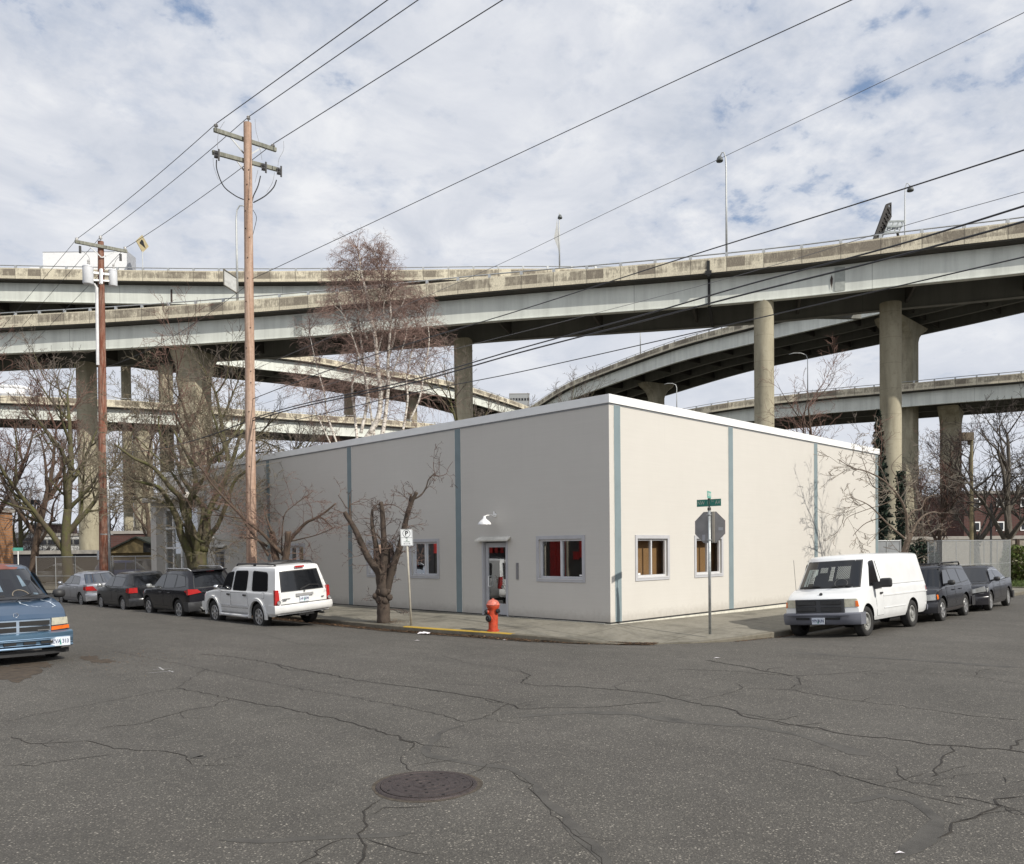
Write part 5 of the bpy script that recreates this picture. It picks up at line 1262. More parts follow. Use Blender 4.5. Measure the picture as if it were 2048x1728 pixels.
def hatch():
    col = paint('hatch_charcoal', (.030, .031, .034), rough=.25)
    c = Car('parked_hatchback', 'charcoal hatchback with round red tail lamp between the black SUV and silver sedan', 'car', (-4.2, 20.35, -.085), pi/2, 3.95, 1.73,
            [(-1.975, .90), (-1.85, .96), (-.5, .96), (.8, .93), (1.4, .88), (1.8, .76), (1.93, .66), (1.975, .56)], zb=.22, wheels=(1.25, -1.06), r=.31, bow=(.3, .16), col=col,
            cabin=dict(xf=(1.15, .25), xr=(-1.92, -1.45), hw=(.81, .60), z=(.93, 1.45), bow=(.3, .2)), roll=radians(-3.6))
    c.wheels_('alloy', 7, .64)
    for sd in (1, -1):
        for q in ([(.90, .98), (.0, .98), (-.02, 1.35), (.30, 1.34)], [(-.06, .98), (-1.05, 1.0), (-1.15, 1.30), (-.06, 1.35)]): c.side_patch('window', c.rounded(q, .05), M_cglass, sd, .006, cab=True, seam=.015, edge=M_trimk)
        for q in ([(.95, .4), (-.03, .4), (-.03, .9), (.95, .9)], [(-.07, .4), (-.62, .4), (-.8, .9), (-.07, .9)]):
            d = c.side_patch('door', q, col, sd, .004, seam=.009); c.wbox('handle', (q[1][0]+.16, sd*.87, .82), (.16, .04, .03), col, d)
        c.cap_patch('tail_lamp', [(sd*.58, .76), (sd*.86, .76), (sd*.84, .95), (sd*.58, .95)], M_red, False, .03, thick=.1); c.side_patch('tail_lamp', [(-1.85, .76), (-1.6, .78), (-1.65, .93), (-1.85, .93)], M_red, sd, .012); c.mirror(.8, 1.02, M_lens, sd)
    c.glass_end('rear_window', False, .80, .14, .84); c.glass_end('windscreen', True, .84, .08, .88); c.bumper(False, .26, .56, col, .06); c.plate((-2.0, 0, .68), False, '827 EYR')
hatch()

def silver_sedan():
    col = paint('sedan_silver', (.36, .37, .40), metal=.5, rough=.3)
    c = Car('parked_sedan', 'silver sedan farthest along the row parked beside the building', 'car', (-4.2, 25.15, -.085), pi/2, 4.3, 1.72,
            [(-2.15, .86), (-2.1, .95), (-1.5, .98), (-.5, .93), (.9, .92), (1.5, .86), (1.95, .74), (2.1, .64), (2.15, .55)], zb=.24, wheels=(1.35, -1.20), r=.31, bow=(.3, .2), col=col,
            cabin=dict(xf=(1.15, .30), xr=(-1.65, -.95), hw=(.79, .58), z=(.92, 1.40), bow=(.3, .22)), roll=radians(-3.6))
    c.wheels_('alloy', 6, .64)
    for sd in (1, -1):
        for q in ([(.92, .97), (.02, .97), (.0, 1.31), (.35, 1.30)], [(-.04, .97), (-1.0, .98), (-.80, 1.26), (-.04, 1.31)]): c.side_patch('window', c.rounded(q, .05), M_cglass, sd, .006, cab=True, seam=.015, edge=M_trimk)
        for q in ([(.95, .4), (-.03, .4), (-.03, .88), (.95, .88)], [(-.07, .4), (-.78, .4), (-.98, .88), (-.07, .88)]):
            d = c.side_patch('door', q, col, sd, .004, seam=.009); c.wbox('handle', (q[1][0]+.16, sd*.865, .82), (.16, .04, .03), col, d)
        c.cap_patch('tail_lamp', [(sd*.46, .70), (sd*.84, .72), (sd*.84, .90), (sd*.60, .90)], M_red, False, .03, thick=.1); c.side_patch('tail_lamp', [(-2.0, .72), (-1.78, .76), (-1.8, .88), (-2.0, .88)], M_red, sd, .012); c.mirror(.85, 1.0, col, sd)
    c.glass_end('rear_window', False, .84, .10, .88); c.glass_end('windscreen', True, .84, .08, .88); c.bumper(False, .30, .60, col, .06); c.plate((-2.18, 0, .74), False, '063 CTX')
silver_sedan()

def cargo_van():
    col = paint('van_white', (.76, .77, .77), rough=.35); L = 4.75
    c = Car('parked_van', 'white cargo van facing the junction with dark grille and bumper', 'van', (4.58, -4.56, -.085), pi, L, 1.82,
            [(-2.375, 1.16), (-2.2, 1.16), (1.40, 1.17), (1.62, 1.165), (1.8, 1.13), (1.98, 1.08), (2.15, 1.02), (2.27, .965), (2.34, .92), (2.375, .87)], zb=.36, wheels=(1.78, -1.18), r=.36, Ra=.425, bow=(.13, .05), col=col,
            cabin=dict(xf=(1.98, 1.42), xr=(-2.36, -2.14), hw=(.865, .745), z=(1.145, 1.93), bow=(.34, .07)), roll=radians(3.6), tw=.22)
    c.wheels_('steel', rim=.60)
    # windscreen: tinted but see-through look is made by real things behind a lighter pane
    ws = c.glass_end('windscreen', True, .86, .06, .83, y1=.86)
    for sd in (1, -1):
        c.side_patch('window', c.rounded([(1.46, 1.20), (.88, 1.20), (.98, 1.77), (1.20, 1.75)], .05), M_cglass, sd, .006, cab=True, seam=.03, edge=M_trimk)
        d = c.side_patch('door', [(1.18, .46), (.80, .46), (.80, 1.09), (1.30, 1.09)], col, sd, .004, seam=.007); c.wbox('handle', (.93, sd*.925, .99), (.13, .04, .045), M_trimk, d, bevel=.012)
        q = [(.87, 1.12), (.80, 1.12), (.90, 1.82), (.93, 1.82)]
        mb = MB(); mb.bar((.80, sd*.910, 1.12), (.90, sd*.785, 1.78), .008, .012); mb.build('door_gap', M_seam, d)
        mb = MB()
        mb.bar((.78, sd*.912, .92), (-2.25, sd*.912, .92), .012, .03); mb.bar((.78, sd*.912, .62), (-.68, sd*.912, .62), .012, .02); mb.build('body_crease', col, c.o)
        mb = MB(); mb.bar((.78, sd*.868, 1.185), (-2.2, sd*.868, 1.185), .006, .006); mb.build('panel_seam', mk('seam_grey', (.3, .3, .3)), c.o)
        # mirror: big black
        if sd > 0:
            m_ = c.wbox('mirror', (1.27, sd*1.17, 1.24), (.12, .28, .22), M_trimk, bevel=.05); mb = MB(); mb.bar((1.28, sd*.88, 1.17), (1.27, sd*1.05, 1.2), .05, .16); mb.build('mirror_arm', M_trimk, m_)
        # head lamps
        h = c.cap_patch('headlight', [(sd*.60, .73), (sd*.87, .73), (sd*.85, .92), (sd*.60, .92)], M_lensold, True, .02, thick=.06); c.cap_patch('indicator', [(sd*.83, .735), (sd*.885, .735), (sd*.865, .87), (sd*.83, .87)], M_amber if True else M_lens, True, .027, parent=h, thick=.05)
        c.cap_patch('corner_panel', [(sd*.60, .60), (sd*.89, .60), (sd*.88, .71), (sd*.60, .71)], col, True, .012)
        c.cap_patch('tail_lamp', [(sd*.76, .95), (sd*.88, .95), (sd*.85, 1.08), (sd*.76, 1.08)], M_red, False, .01)
    M_gr = mk('grille_grey', (.055, .056, .06), .5); g = c.cap_patch('grille', [(-.59, .585), (.59, .585), (.59, .925), (-.59, .925)], M_gr, True, .035, thick=.08, nv=1)
    mb = MB()
    for y in (-.30, .30):
        for z in (.69, .84): mb.box((2.412, y, z), (.012, .48, .095))
    mb.build('grille_openings', M_black, g)
    mb = MB()
    for z in (.665, .69, .715, .815, .84, .865): mb.box((2.419, -.30, z), (.008, .46, .008)); mb.box((2.419, .30, z), (.008, .46, .008))
    mb.build('grille_bars', mk('grille_bar', (.12, .12, .12), .5), g)
    mb = MB(); mb.lathe([(0, 0), (.045, 0), (.04, .012), (0, .012)], 8, M=Matrix.Rotation(pi/2-.5, 3, 'Y'), c=(2.23, 0, 1.035)); mb.build('emblem', M_trimk, c.o)
    M_bp = mk('bumper_grey', (.13, .135, .16), .6, var=.1); b = c.bumper(True, .32, .60, M_bp, .12, wrap=.35)
    mb = MB(); mb.box((2.49, -.36, .475), (.02, .34, .055)); mb.box((2.49, .36, .475), (.02, .34, .055)); mb.box((2.475, 0, .535), (.045, 1.5, .008)); mb.build('bumper_slots', M_black, b)
    c.bumper(False, .40, .54, M_bp, .06, wrap=.08, yf=.95)
    c.plate((2.515, .02, .42), True, '979 BUN')
    mb = MB(); mb.tube([(1.72, -.86, 1.12), (1.71, -.88, 1.9)], .005, 5); mb.build('aerial', M_trimk, c.o)
    mb = MB()
    g0 = c.cab(.07); mb.bar((1.93, -.62, 1.20), (1.96, -.15, 1.235), .02, .025); mb.bar((1.98, .15, 1.205), (1.88, .65, 1.24), .02, .025); mb.build('wiper', M_trimk, c.o)
    # pale diamond lattice and seat shapes that show through the screen: flat reliefs just inside the pane line
    lat = mk('partition_wire', (.42, .44, .42), .5)
    mb = MB()
    def SP(f, t, o=.010):
        g = c.cab(t); return Vector((g['xf']-.34*abs(f)**3.5+o, f*g['hw'], g['z']))
    def lattice(f0, f1, t0, t1, n):
        for k in range(-n, n+1):
            for s_ in (1, -1):
                P = []
                for j in range(13):
                    u = j/12; v = (k/n+u*1.0) if s_ > 0 else (k/n+1-u*1.0)
                    if 0 <= v <= 1: P.append(SP(f0+(f1-f0)*u, t0+(t1-t0)*v))
                if len(P) > 1: mb.tube(P, .0045, 3, cap=False)
    lattice(.25, .62, .30, .68, 6); lattice(-.05, -.28, .50, .66, 4); lattice(-.40, -.56, .18, .62, 4); lattice(.05, .16, .25, .68, 3)
    mb.build('partition_lattice', lat, ws)
    mb = MB(); P = [SP(.42+.17*cos(a), .17+.13*sin(a), .012) for a in [2*pi*k/16 for k in range(17)]]; mb.tube(P, .007, 5); mb.build('steering_wheel', mk('wheel_grey', (.12, .12, .12), .5), ws, True)
    mb = MB()
    P = [(-.72, .10), (-.70, .62), (-.56, .62), (-.56, .10)]; mb.add([SP(f, t, .009) for f, t in P], [(0, 1, 2, 3)]); mb.add([SP(f, t, .009) for f, t in ((-.50, .34), (-.47, .6), (-.36, .62), (-.34, .45))], [(0, 1, 2, 3)]); mb.build('windscreen_patch', mk('glimpse_pale', (.33, .37, .34), .7), ws)
cargo_van()

def wagon():
    col = paint('wagon_slate', (.020, .021, .026), rough=.22)
    c = Car('parked_wagon', 'dark slate wagon with roof rails parked right behind the white cargo van', 'car', (9.15, -4.62, -.085), pi+radians(2.5), 4.3, 1.72,
            [(-2.15, .95), (-2.0, .98), (.7, .98), (1.3, .97), (1.8, .90), (2.05, .80), (2.15, .70)], zb=.27, wheels=(1.28, -1.12), r=.335, Ra=.405, bow=(.25, .12), col=col,
            cabin=dict(xf=(1.15, .45), xr=(-2.1, -1.85), hw=(.81, .62), z=(.96, 1.54), bow=(.26, .15)), roll=radians(3.2))
    c.wheels_('alloy', 6, .64); M_cl = mk('cladding_dark', (.05, .045, .045), .6)
    for sd in (1, -1):
        for q in ([(.95, 1.03), (.12, 1.03), (.10, 1.44), (.50, 1.43)], [(.06, 1.03), (-.80, 1.03), (-.80, 1.45), (.05, 1.45)], [(-.88, 1.03), (-1.75, 1.08), (-1.62, 1.40), (-.88, 1.45)]): c.side_patch('window', c.rounded(q, .04), M_cglass, sd, .006, cab=True, seam=.015, edge=M_trimk)
        for q in ([(.85, .42), (.05, .42), (.05, .94), (.92, .94)], [(.01, .42), (-.66, .42), (-.86, .94), (.01, .94)]):
            d = c.side_patch('door', q, col, sd, .004, seam=.009); c.wbox('handle', (q[1][0]+.16, sd*.865, .86), (.16, .04, .03), col, d)
        mb = MB(); mb.tube([(.40, sd*.56, 1.56), (.30, sd*.57, 1.64), (-1.6, sd*.57, 1.64), (-1.75, sd*.56, 1.56)], .022, 8); mb.build('roof_rail', M_trimk, c.o, True)
        h = c.cap_patch('headlight', [(sd*.50, .62), (sd*.83, .64), (sd*.82, .80), (sd*.50, .78)], M_lens, True, .03, thick=.1); c.side_patch('indicator', [(2.0, .64), (1.86, .68), (1.86, .78), (2.0, .78)], M_amber, sd, .014); c.mirror(.82, 1.08, M_trimk, sd)
        c.side_patch('sill_trim', [(1.1, .30), (-.9, .30), (-.9, .37), (1.1, .37)], M_cl, sd, .012)
    mb = MB(); mb.tube([(.0, -.57, 1.62), (.0, .57, 1.62)], .02, 6); mb.tube([(-1.1, -.57, 1.62), (-1.1, .57, 1.62)], .02, 6); mb.build('cross_bar', M_trimk, c.o)
    c.glass_end('windscreen', True, .86, .05, .88); c.glass_end('rear_window', False, .8, .12, .84); c.cap_patch('grille', [(-.38, .64), (.38, .64), (.38, .78), (-.38, .78)], M_black, True, .03); b = c.bumper(True, .28, .58, col, .08); c.cap_patch('lower_grille', [(-.5, .34), (.5, .34), (.5, .46), (-.5, .46)], M_black, True, .09, parent=b); c.bumper(False, .3, .58, col, .06)
wagon()
def dark_sedan():
    col = paint('sedan_graphite', (.022, .022, .027), rough=.2)
    c = Car('parked_sedan', 'dark graphite sedan at the right edge behind the slate wagon', 'car', (14.2, -4.48, -.085), pi+radians(3.5), 4.6, 1.76,
            [(-2.3, .92), (-2.2, .98), (-1.6, .99), (-.5, .95), (.9, .95), (1.5, .90), (2.0, .80), (2.2, .70), (2.3, .58)], zb=.22, wheels=(1.42, -1.30), r=.325, bow=(.34, .22), col=col,
            cabin=dict(xf=(1.3, .42), xr=(-1.75, -.85), hw=(.80, .58), z=(.94, 1.42), bow=(.3, .25)), roll=radians(3.2))
    c.wheels_('alloy', 9, .70)
    for sd in (1, -1):
        for q in ([(1.0, .99), (.08, .99), (.06, 1.33), (.45, 1.32)], [(.02, .99), (-1.05, 1.01), (-.75, 1.27), (.01, 1.33)]): c.side_patch('window', c.rounded(q, .05), M_cglass, sd, .006, cab=True, seam=.018, edge=M_chrome)
        for q in ([(1.0, .38), (.03, .38), (.03, .91), (1.0, .91)], [(-.01, .38), (-.82, .38), (-1.02, .91), (-.01, .91)]):
            d = c.side_patch('door', q, col, sd, .004, seam=.009); c.wbox('handle', (q[1][0]+.16, sd*.885, .82), (.16, .04, .03), M_chrome, d)
        c.cap_patch('headlight', [(sd*.42, .60), (sd*.84, .66), (sd*.80, .82), (sd*.46, .72)], M_lens, True, .03, thick=.12); c.side_patch('headlight', [(2.15, .62), (1.72, .76), (1.80, .80), (2.15, .74)], M_lens, sd, .012); c.mirror(.9, 1.02, M_trimk, sd)
    c.glass_end('windscreen', True, .88, .05, .9); c.glass_end('rear_window', False, .84, .1, .86); c.cap_patch('grille', [(-.34, .56), (.34, .56), (.38, .66), (-.38, .66)], M_chrome, True, .02); b = c.bumper(True, .24, .50, col, .06); c.cap_patch('lower_grille', [(-.45, .28), (.45, .28), (.5, .38), (-.5, .38)], M_black, True, .07, parent=b); c.bumper(False, .26, .52, col, .05)
dark_sedan()

def minivan():
    col = paint('minivan_blue', (.050, .090, .150), metal=.3, rough=.36, dirt=.0); colr = mk('peeled_roof', (.20, .075, .06), .8, var=.25, vs=2.2)
    x0 = -12.05; c = Car('parked_minivan', 'old blue minivan with peeling red roof paint and worn bonnet clear coat', 'minivan', (x0-.25, 7.20, -.0), -pi/2, 4.9, 1.88,
            [(-2.45, 1.05), (-2.3, 1.10), (.7, 1.14), (1.15, 1.15), (1.45, 1.11), (1.8, 1.04), (2.1, .95), (2.34, .85), (2.45, .78)], zb=.30, wheels=(1.52, -1.3), r=.335, Ra=.40, bow=(.20, .1), col=col,
            cabin=dict(xf=(1.60, .62), xr=(-2.4, -2.1), hw=(.90, .74), z=(1.11, 1.74), bow=(.36, .12)), roll=0, tw=.21, group=None)
    c.o.scale = (1.05, 1.05, 1.07)
    c.wheels_('alloy', 8, .60)
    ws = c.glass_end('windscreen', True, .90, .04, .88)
    def MS(f, t, o=.010):
        g = c.cab(t); return Vector((g['xf']-.36*abs(f)**3.5+o, f*g['hw'], g['z']))
    mb = MB(); mb.tube([MS(.38+.17*cos(a), .13+.16*sin(a), .012) for a in [pi*k/12 for k in range(13)]], .010, 5); mb.build('steering_wheel', mk('wheel_beige', (.20, .17, .13), .6), ws, True)
    mb = MB()
    for P in (((-.22, .25), (.06, .25), (.04, .62), (-.22, .66)), ((.50, .38), (.60, .40), (.58, .70), (.52, .72)), ((.66, .15), (.78, .12), (.76, .18), (.67, .20))): mb = MB(); mb.add([MS(f, t, .009) for f, t in P], [(0, 1, 2, 3)]); mb.build('windscreen_patch', mk('painted_reflection', (.13, .18, .22), .5, var=.3, vs=8), ws)  # pale patches: light reflections painted onto the windscreen
    for P in (((.12, .2), (.34, .2), (.32, .6), (.15, .62)), ((.62, .2), (.82, .16), (.78, .55), (.64, .58))): mb = MB(); mb.add([MS(f, t, .008) for f, t in P], [(0, 1, 2, 3)]); mb.build('seat_shape', mk('seat_dark', (.012, .014, .02), .8), ws)
    for sd in (1, -1):
        for q in ([(1.28, 1.12), (.35, 1.12), (.33, 1.60), (.70, 1.58)], [(.28, 1.12), (-.75, 1.12), (-.75, 1.61), (.27, 1.61)], [(-.85, 1.12), (-2.0, 1.12), (-1.9, 1.58), (-.85, 1.61)]): c.side_patch('window', c.rounded(q, .06), M_cglass, sd, .006, cab=True, seam=.02, edge=M_trimk)
        d = c.side_patch('door', [(1.1, .42), (.32, .42), (.32, 1.04), (1.15, 1.04)], col, sd, .004, seam=.009); c.wbox('handle', (.48, sd*.945, .93), (.18, .04, .05), M_trimk, d)
        h = c.cap_patch('headlight', [(sd*.575, .665), (sd*.90, .675), (sd*.885, .80), (sd*.585, .80)], M_lensold, True, .02, thick=.1)
        c.cap_patch('indicator', [(sd*.57, .575), (sd*.925, .59), (sd*.915, .655), (sd*.575, .645)], M_amber, True, .025, thick=.1)
        c.side_patch('headlight', [(2.38, .67), (2.22, .69), (2.24, .79), (2.38, .79)], M_lens, sd, .01); c.side_patch('indicator', [(2.38, .585), (2.15, .60), (2.15, .65), (2.38, .655)], M_amber, sd, .012)
        c.mirror(1.28, 1.20, M_trimk, sd, (.22, .24, .17))
    M_ch = mk('grille_bright', (.36, .44, .54), .35, metal=.5); g = c.cap_patch('grille', [(-.555, .565), (.555, .565), (.555, .79), (-.555, .79)], M_ch, True, .03, thick=.06, nv=1)
    mb = MB()
    for y in (-.275, .275):
        for z in (.625, .73): mb.box((2.482, y, z), (.012, .50, .08))
    mb.build('grille_openings', M_black, g)
    mb = MB(); mb.box((2.492, .42, .600), (.006, .20, .016)); mb.build('badge', M_chrome, g)
    mb = MB(); R_ = Matrix.Rotation(pi/2-.25, 3, 'Y'); rg = [Vector((2.36, 0, .875))+R_ @ Vector((.045*cos(a), .045*sin(a), .02)) for a in [2*pi*k/5+.3 for k in range(6)]]; mb.tube(rg, .007, 5); mb.lathe([(0, 0), (.02, 0), (.015, .012), (0, .012)], 8, M=R_, c=(2.40, 0, .835)); mb.build('emblem', M_chrome, c.o)
    col2 = paint('minivan_bumper_blue', (.065, .13, .20), metal=.25, rough=.4)
    b = c.bumper(True, .26, .56, col2, .13, wrap=.5)
    mb = MB()
    for y in (-.62, -.42, -.17, .08, .33, .58)[:0] or [-.68, -.44, -.16, .16, .44]: mb.box((2.60-.04*abs(y)**2, y, .385), (.03, .20, .042))
    mb.build('air_slots', M_black, b)
    mb = MB()
    for z, t in ((.455, .012), (.43, .008), (.35, .010), (.30, .03)):
        P = [(2.615-.20*(abs(f))**2.6-.02*(z < .4), f*.93, z) for f in [-1+2*k/16 for k in range(17)]]; mb.tube(P, t*.8, 6)
    mb.build('bumper_lines', mk('bumper_line_blue', (.20, .30, .42), .4, metal=.3), b, True)
    mb = MB(); rows = [[(2.50-.20*abs(f)**2.6, f*.90, z) for f in [-1+2*k/12 for k in range(13)]] for z in (.15, .24)]; mb.grid(rows); mb.build('air_dam', M_trimk, b)
    pl = c.plate((2.555, .68, .375), True, 'ZVA 313', w=.33, h=.16); 
    mb = MB(); mb.bar((1.66, -.75, 1.15), (1.58, .02, 1.20), .03, .02); mb.bar((1.68, .08, 1.14), (1.54, .72, 1.21), .03, .02); mb.bar((1.48, .5, 1.22), (1.66, .20, 1.15), .03, .02); mb.build('wiper', M_trimk, c.o)
    mb = MB(); rows = []
    for xx, z in ((1.22, 1.168), (1.42, 1.135)): rows.append([(xx+.38-.36*abs(f)**3, f*.86, z+.008) for f in [-1+2*k/12 for k in range(13)]])
    mb.grid(rows); mb.build('cowl', M_trimk, c.o, True)
    # peeled clear coat on roof front and bonnet
    def SR(f, u):
        g = c.cab(1.0); cx = (g['xf']+g['xr'])/2; return None
    mb = MB(); rows = []
    for t, dz in ((.90, .004), (.96, .006), (1.0, .012), (1.0, .034), (1.0, .050), (1.0, .058)):
        g = c.cab(t); k = {.004: 0, .006: .004, .012: .03, .034: .10, .050: .22, .058: .5}[dz]; rows.append([(g['xf']-.36*abs(f)**3.5-k+.012, f*g['hw']*(.93-.0*k), g['z']+dz-.02*abs(f)**2*(k > .02)-.012*(k > .02)) for f in [-1+2*j/16 for j in range(17)]])
    mb.grid(rows); mb.build('roof_paint', colr, c.o, True)
    wc = mk('worn_clear_coat', (.42, .48, .55), .6, var=.3, vs=8); mb = MB()
    def BP(x, y): z = c.zt(x); hs = c.hw(x)*.935; f = min(1, abs(y)/hs); return Vector((c.sx(x, abs(y)/c.hw(x)), y, z+.0315*(1-f*f)+.010))
    for pts in ([(1.55, .25), (1.65, .20), (1.85, .22), (1.98, .30), (2.05, .45), (2.02, .60)], [(1.55, .26), (1.53, .4), (1.6, .6), (1.75, .72), (2.0, .76), (2.1, .68)], [(2.08, -.38), (2.12, -.34), (2.2, -.36)], [(1.5, -.6), (1.7, -.7), (2.0, -.66)]):
        P = []
        for a, b_ in zip(pts, pts[1:]):
            for k in range(5): P.append(BP(a[0]+(b_[0]-a[0])*k/5+random.uniform(-.012, .012), a[1]+(b_[1]-a[1])*k/5+random.uniform(-.012, .012)))
        mb.grid([[p+Vector((0, .012, 0)) for p in P], [p-Vector((0, .012, 0)) for p in P]])
    mb.build('clear_coat_edge', wc, c.o)
random.seed(7)
minivan()
# ================================================================ STREET FURNITURE
def hydrant():
    c = ground(986.5, 1261, .05); c.z = walk_z(c.x, c.y); rz = radians(-20)
    t = thing('fire_hydrant', 'orange red fire hydrant with black outlet caps near the painted kerb', 'fire hydrant', c, 0)
    red = mk('hydrant_paint', (.44, .050, .017), .5, var=.25, vs=9, dirt=.3, dirtcol=(.30, .18, .12)); faded = mk('hydrant_bonnet', (.52, .13, .09), .45, var=.3, vs=14, dirt=.5, dirtcol=(.5, .4, .35)); blk = mk('hydrant_cap', (.02, .02, .022), .5, var=.2)
    s = .86/.86
    mb = MB(); mb.lathe([(0, 0), (.155, 0), (.155, .03), (.122, .035), (.118, .16), (.125, .30), (.122, .50), (.125, .555), (.155, .60), (.168, .645), (.168, .665)], 28); mb.build('barrel', red, t, True, angle=40)
    mb = MB(); mb.lathe([(.168, .665), (.178, .668), (.178, .685), (.160, .70), (.150, .735), (.120, .775), (.07, .80), (.03, .81), (.03, .835), (0, .835)], 28); mb.build('bonnet', faded, t, True, angle=40)
    def outlet(az, z, r, ln, nm):
        d = Vector((cos(az), sin(az), 0)); M = d.to_track_quat('Z', 'Y').to_matrix(); mb = MB(); mb.lathe([(r*.85, .09), (r*.85, .13), (r*1.05, .135), (r*1.05, .155)], 18, M=M, c=(0, 0, z)); mb.build('outlet', red, t, True, angle=40)
        mb = MB(); mb.lathe([(r*.98, .155), (r*1.0, .155+ln*.6), (r*.75, .155+ln), (r*.25, .155+ln), (r*.22, .155+ln*1.5), (0, .155+ln*1.5)], 14, M=M, c=(0, 0, z)); mb.build('outlet_cap', blk, t, True, angle=40)
    fa = atan2(-_f.y, -_f.x)     # towards the camera
    outlet(fa+radians(-75), .50, .062, .05, 'a'); outlet(fa+radians(48), .52, .062, .05, 'b') ; outlet(fa+radians(-42), .335, .088, .055, 'c')
    mb = MB()
    for k in range(8): a = k*pi/4; mb.lathe([(0, .045), (.012, .045), (.012, .03)], 6, c=(.138*cos(a), .138*sin(a), 0))
    mb.build('bolts', red, t)
hydrant()
M_signw = mk('sign_white', (.74, .76, .76), .4, var=.04); M_signk = mk('sign_black', (.03, .03, .035), .5); M_signg = mk('sign_green', (.02, .20, .15), .4, var=.08, vs=8); M_green2 = mk('sign_green_pale', (.10, .38, .30), .4)
def parking_sign(base, h_bot, h_top, w, label, lean=(0, 0, 0), facing=None, full=True, post_m=None):
    t = thing('parking_sign', label, 'parking sign', base); top = Vector((lean[0], lean[1], h_top))
    mb = MB(); mb.tube([(0, 0, 0), top*.97], .028, 10); mb.build('post', post_m or streak_mat('post_weathered', (.46, .43, .36), (.25, .22, .17)), t, True)
    r_ = (facing or _r).copy(); r_.z = 0; r_.normalize(); up = top.normalized(); M = frame_m(top*((h_bot+h_top)/2/h_top), r_, up); n = M.to_3x3() @ Vector((0, 0, 1)); h = h_top-h_bot
    # rounded plate
    P = []; rr = .035
    for cx, cy, a0 in ((w/2-rr, h/2-rr, 0), (-w/2+rr, h/2-rr, 1), (-w/2+rr, -h/2+rr, 2), (w/2-rr, -h/2+rr, 3)):
        for k in range(4): a = (a0+k/3)*pi/2; P.append((cx+rr*cos(a), cy+rr*sin(a), 0))
    mb = MB(); mb.prism([M @ Vector(p) for p in P], n*.032, n*.036); pl = mb.build('sign_plate', M_signw, t)
    off = n*.0385; mb = MB()
    # thin border + divider + ring
    def ringline(pts, wd):
        pts = [M @ Vector((x, y, 0))+off for x, y in pts]
        for a, b in zip(pts, pts[1:]): 
            mb.bar(a, b, wd, .001, up=n)
    mb2 = mb; ringline([(p[0]*.92, p[1]*.95) for p in P+P[:1]], .006); ringline([(-w/2*.9, -.01*h), (w/2*.9, -.01*h)], .007)
    R = w*.30; cy = h*.24; ringline([(R*cos(a), cy+R*sin(a)) for a in [2*pi*k/24 for k in range(25)]], .012); mb.build('sign_lines', M_signk, pl)
    Mt = M.copy(); Mt.translation = M @ Vector((0, cy, 0))+off; text('symbol', 'P', w*.50, Mt, M_signk, pl, bold=.006)
    if full:
        gg = mk('sign_grey', (.28, .33, .30), .5)
        Mt = M.copy(); Mt.translation = M @ Vector((0, -h*.13, 0))+off; text('hours_text', '2', w*.36, Mt, gg, pl, bold=.003)
        Mt = M.copy(); Mt.translation = M @ Vector((0, -h*.26, 0))+off; text('hours_text', 'HOURS', w*.15, Mt, gg, pl, bold=.001)
        mb = MB(); q = lambda x, y: M @ Vector((x, y, 0))+off; mb.add([q(-w*.30, -h*.38), q(-w*.20, -h*.345), q(-w*.20, -h*.37), q(w*.20, -h*.37), q(w*.20, -h*.345), q(w*.30, -h*.38), q(w*.20, -h*.415), q(w*.20, -h*.39), q(-w*.20, -h*.39), q(-w*.20, -h*.415)], [(0, 1, 9), (2, 3, 7, 8), (5, 6, 4)]); mb.build('arrow', M_signk, pl)
    return t
b1 = ground(822.5, 1250, .05); d1 = depth_of(b1); b1.z = walk_z(b1.x, b1.y)
parking_sign(b1, 2.20, 2.66, .335, 'white parking sign on a weathered post between the pollarded tree and the hydrant', lean=(-.10*_r.x, -.10*_r.y))
b2 = on_x(206.5, 1188, -2.6); b2.z = .05; zt = on_x(209, 1104, -2.6).z; parking_sign(b2, on_x(209, 1122, -2.6).z, zt, .48, 'white parking sign standing in front of the rusty utility pole', full=True)
tpole = thing('sign_post', 'bare thin galvanised post beside the rusty utility pole', 'post', on_x(221, 1188, -2.9)); tpole.location.z = 0
mb = MB(); mb.tube([(0, 0, 0), (-.0, .1, 7.6)], [.075, .04], 8); mb.build('post', M_steel, tpole, True); mb = MB(); mb.bar((-.35, .1, 3.0), (.2, .1, 3.0), .05, .05); mb.build('bracket', M_steel, tpole)

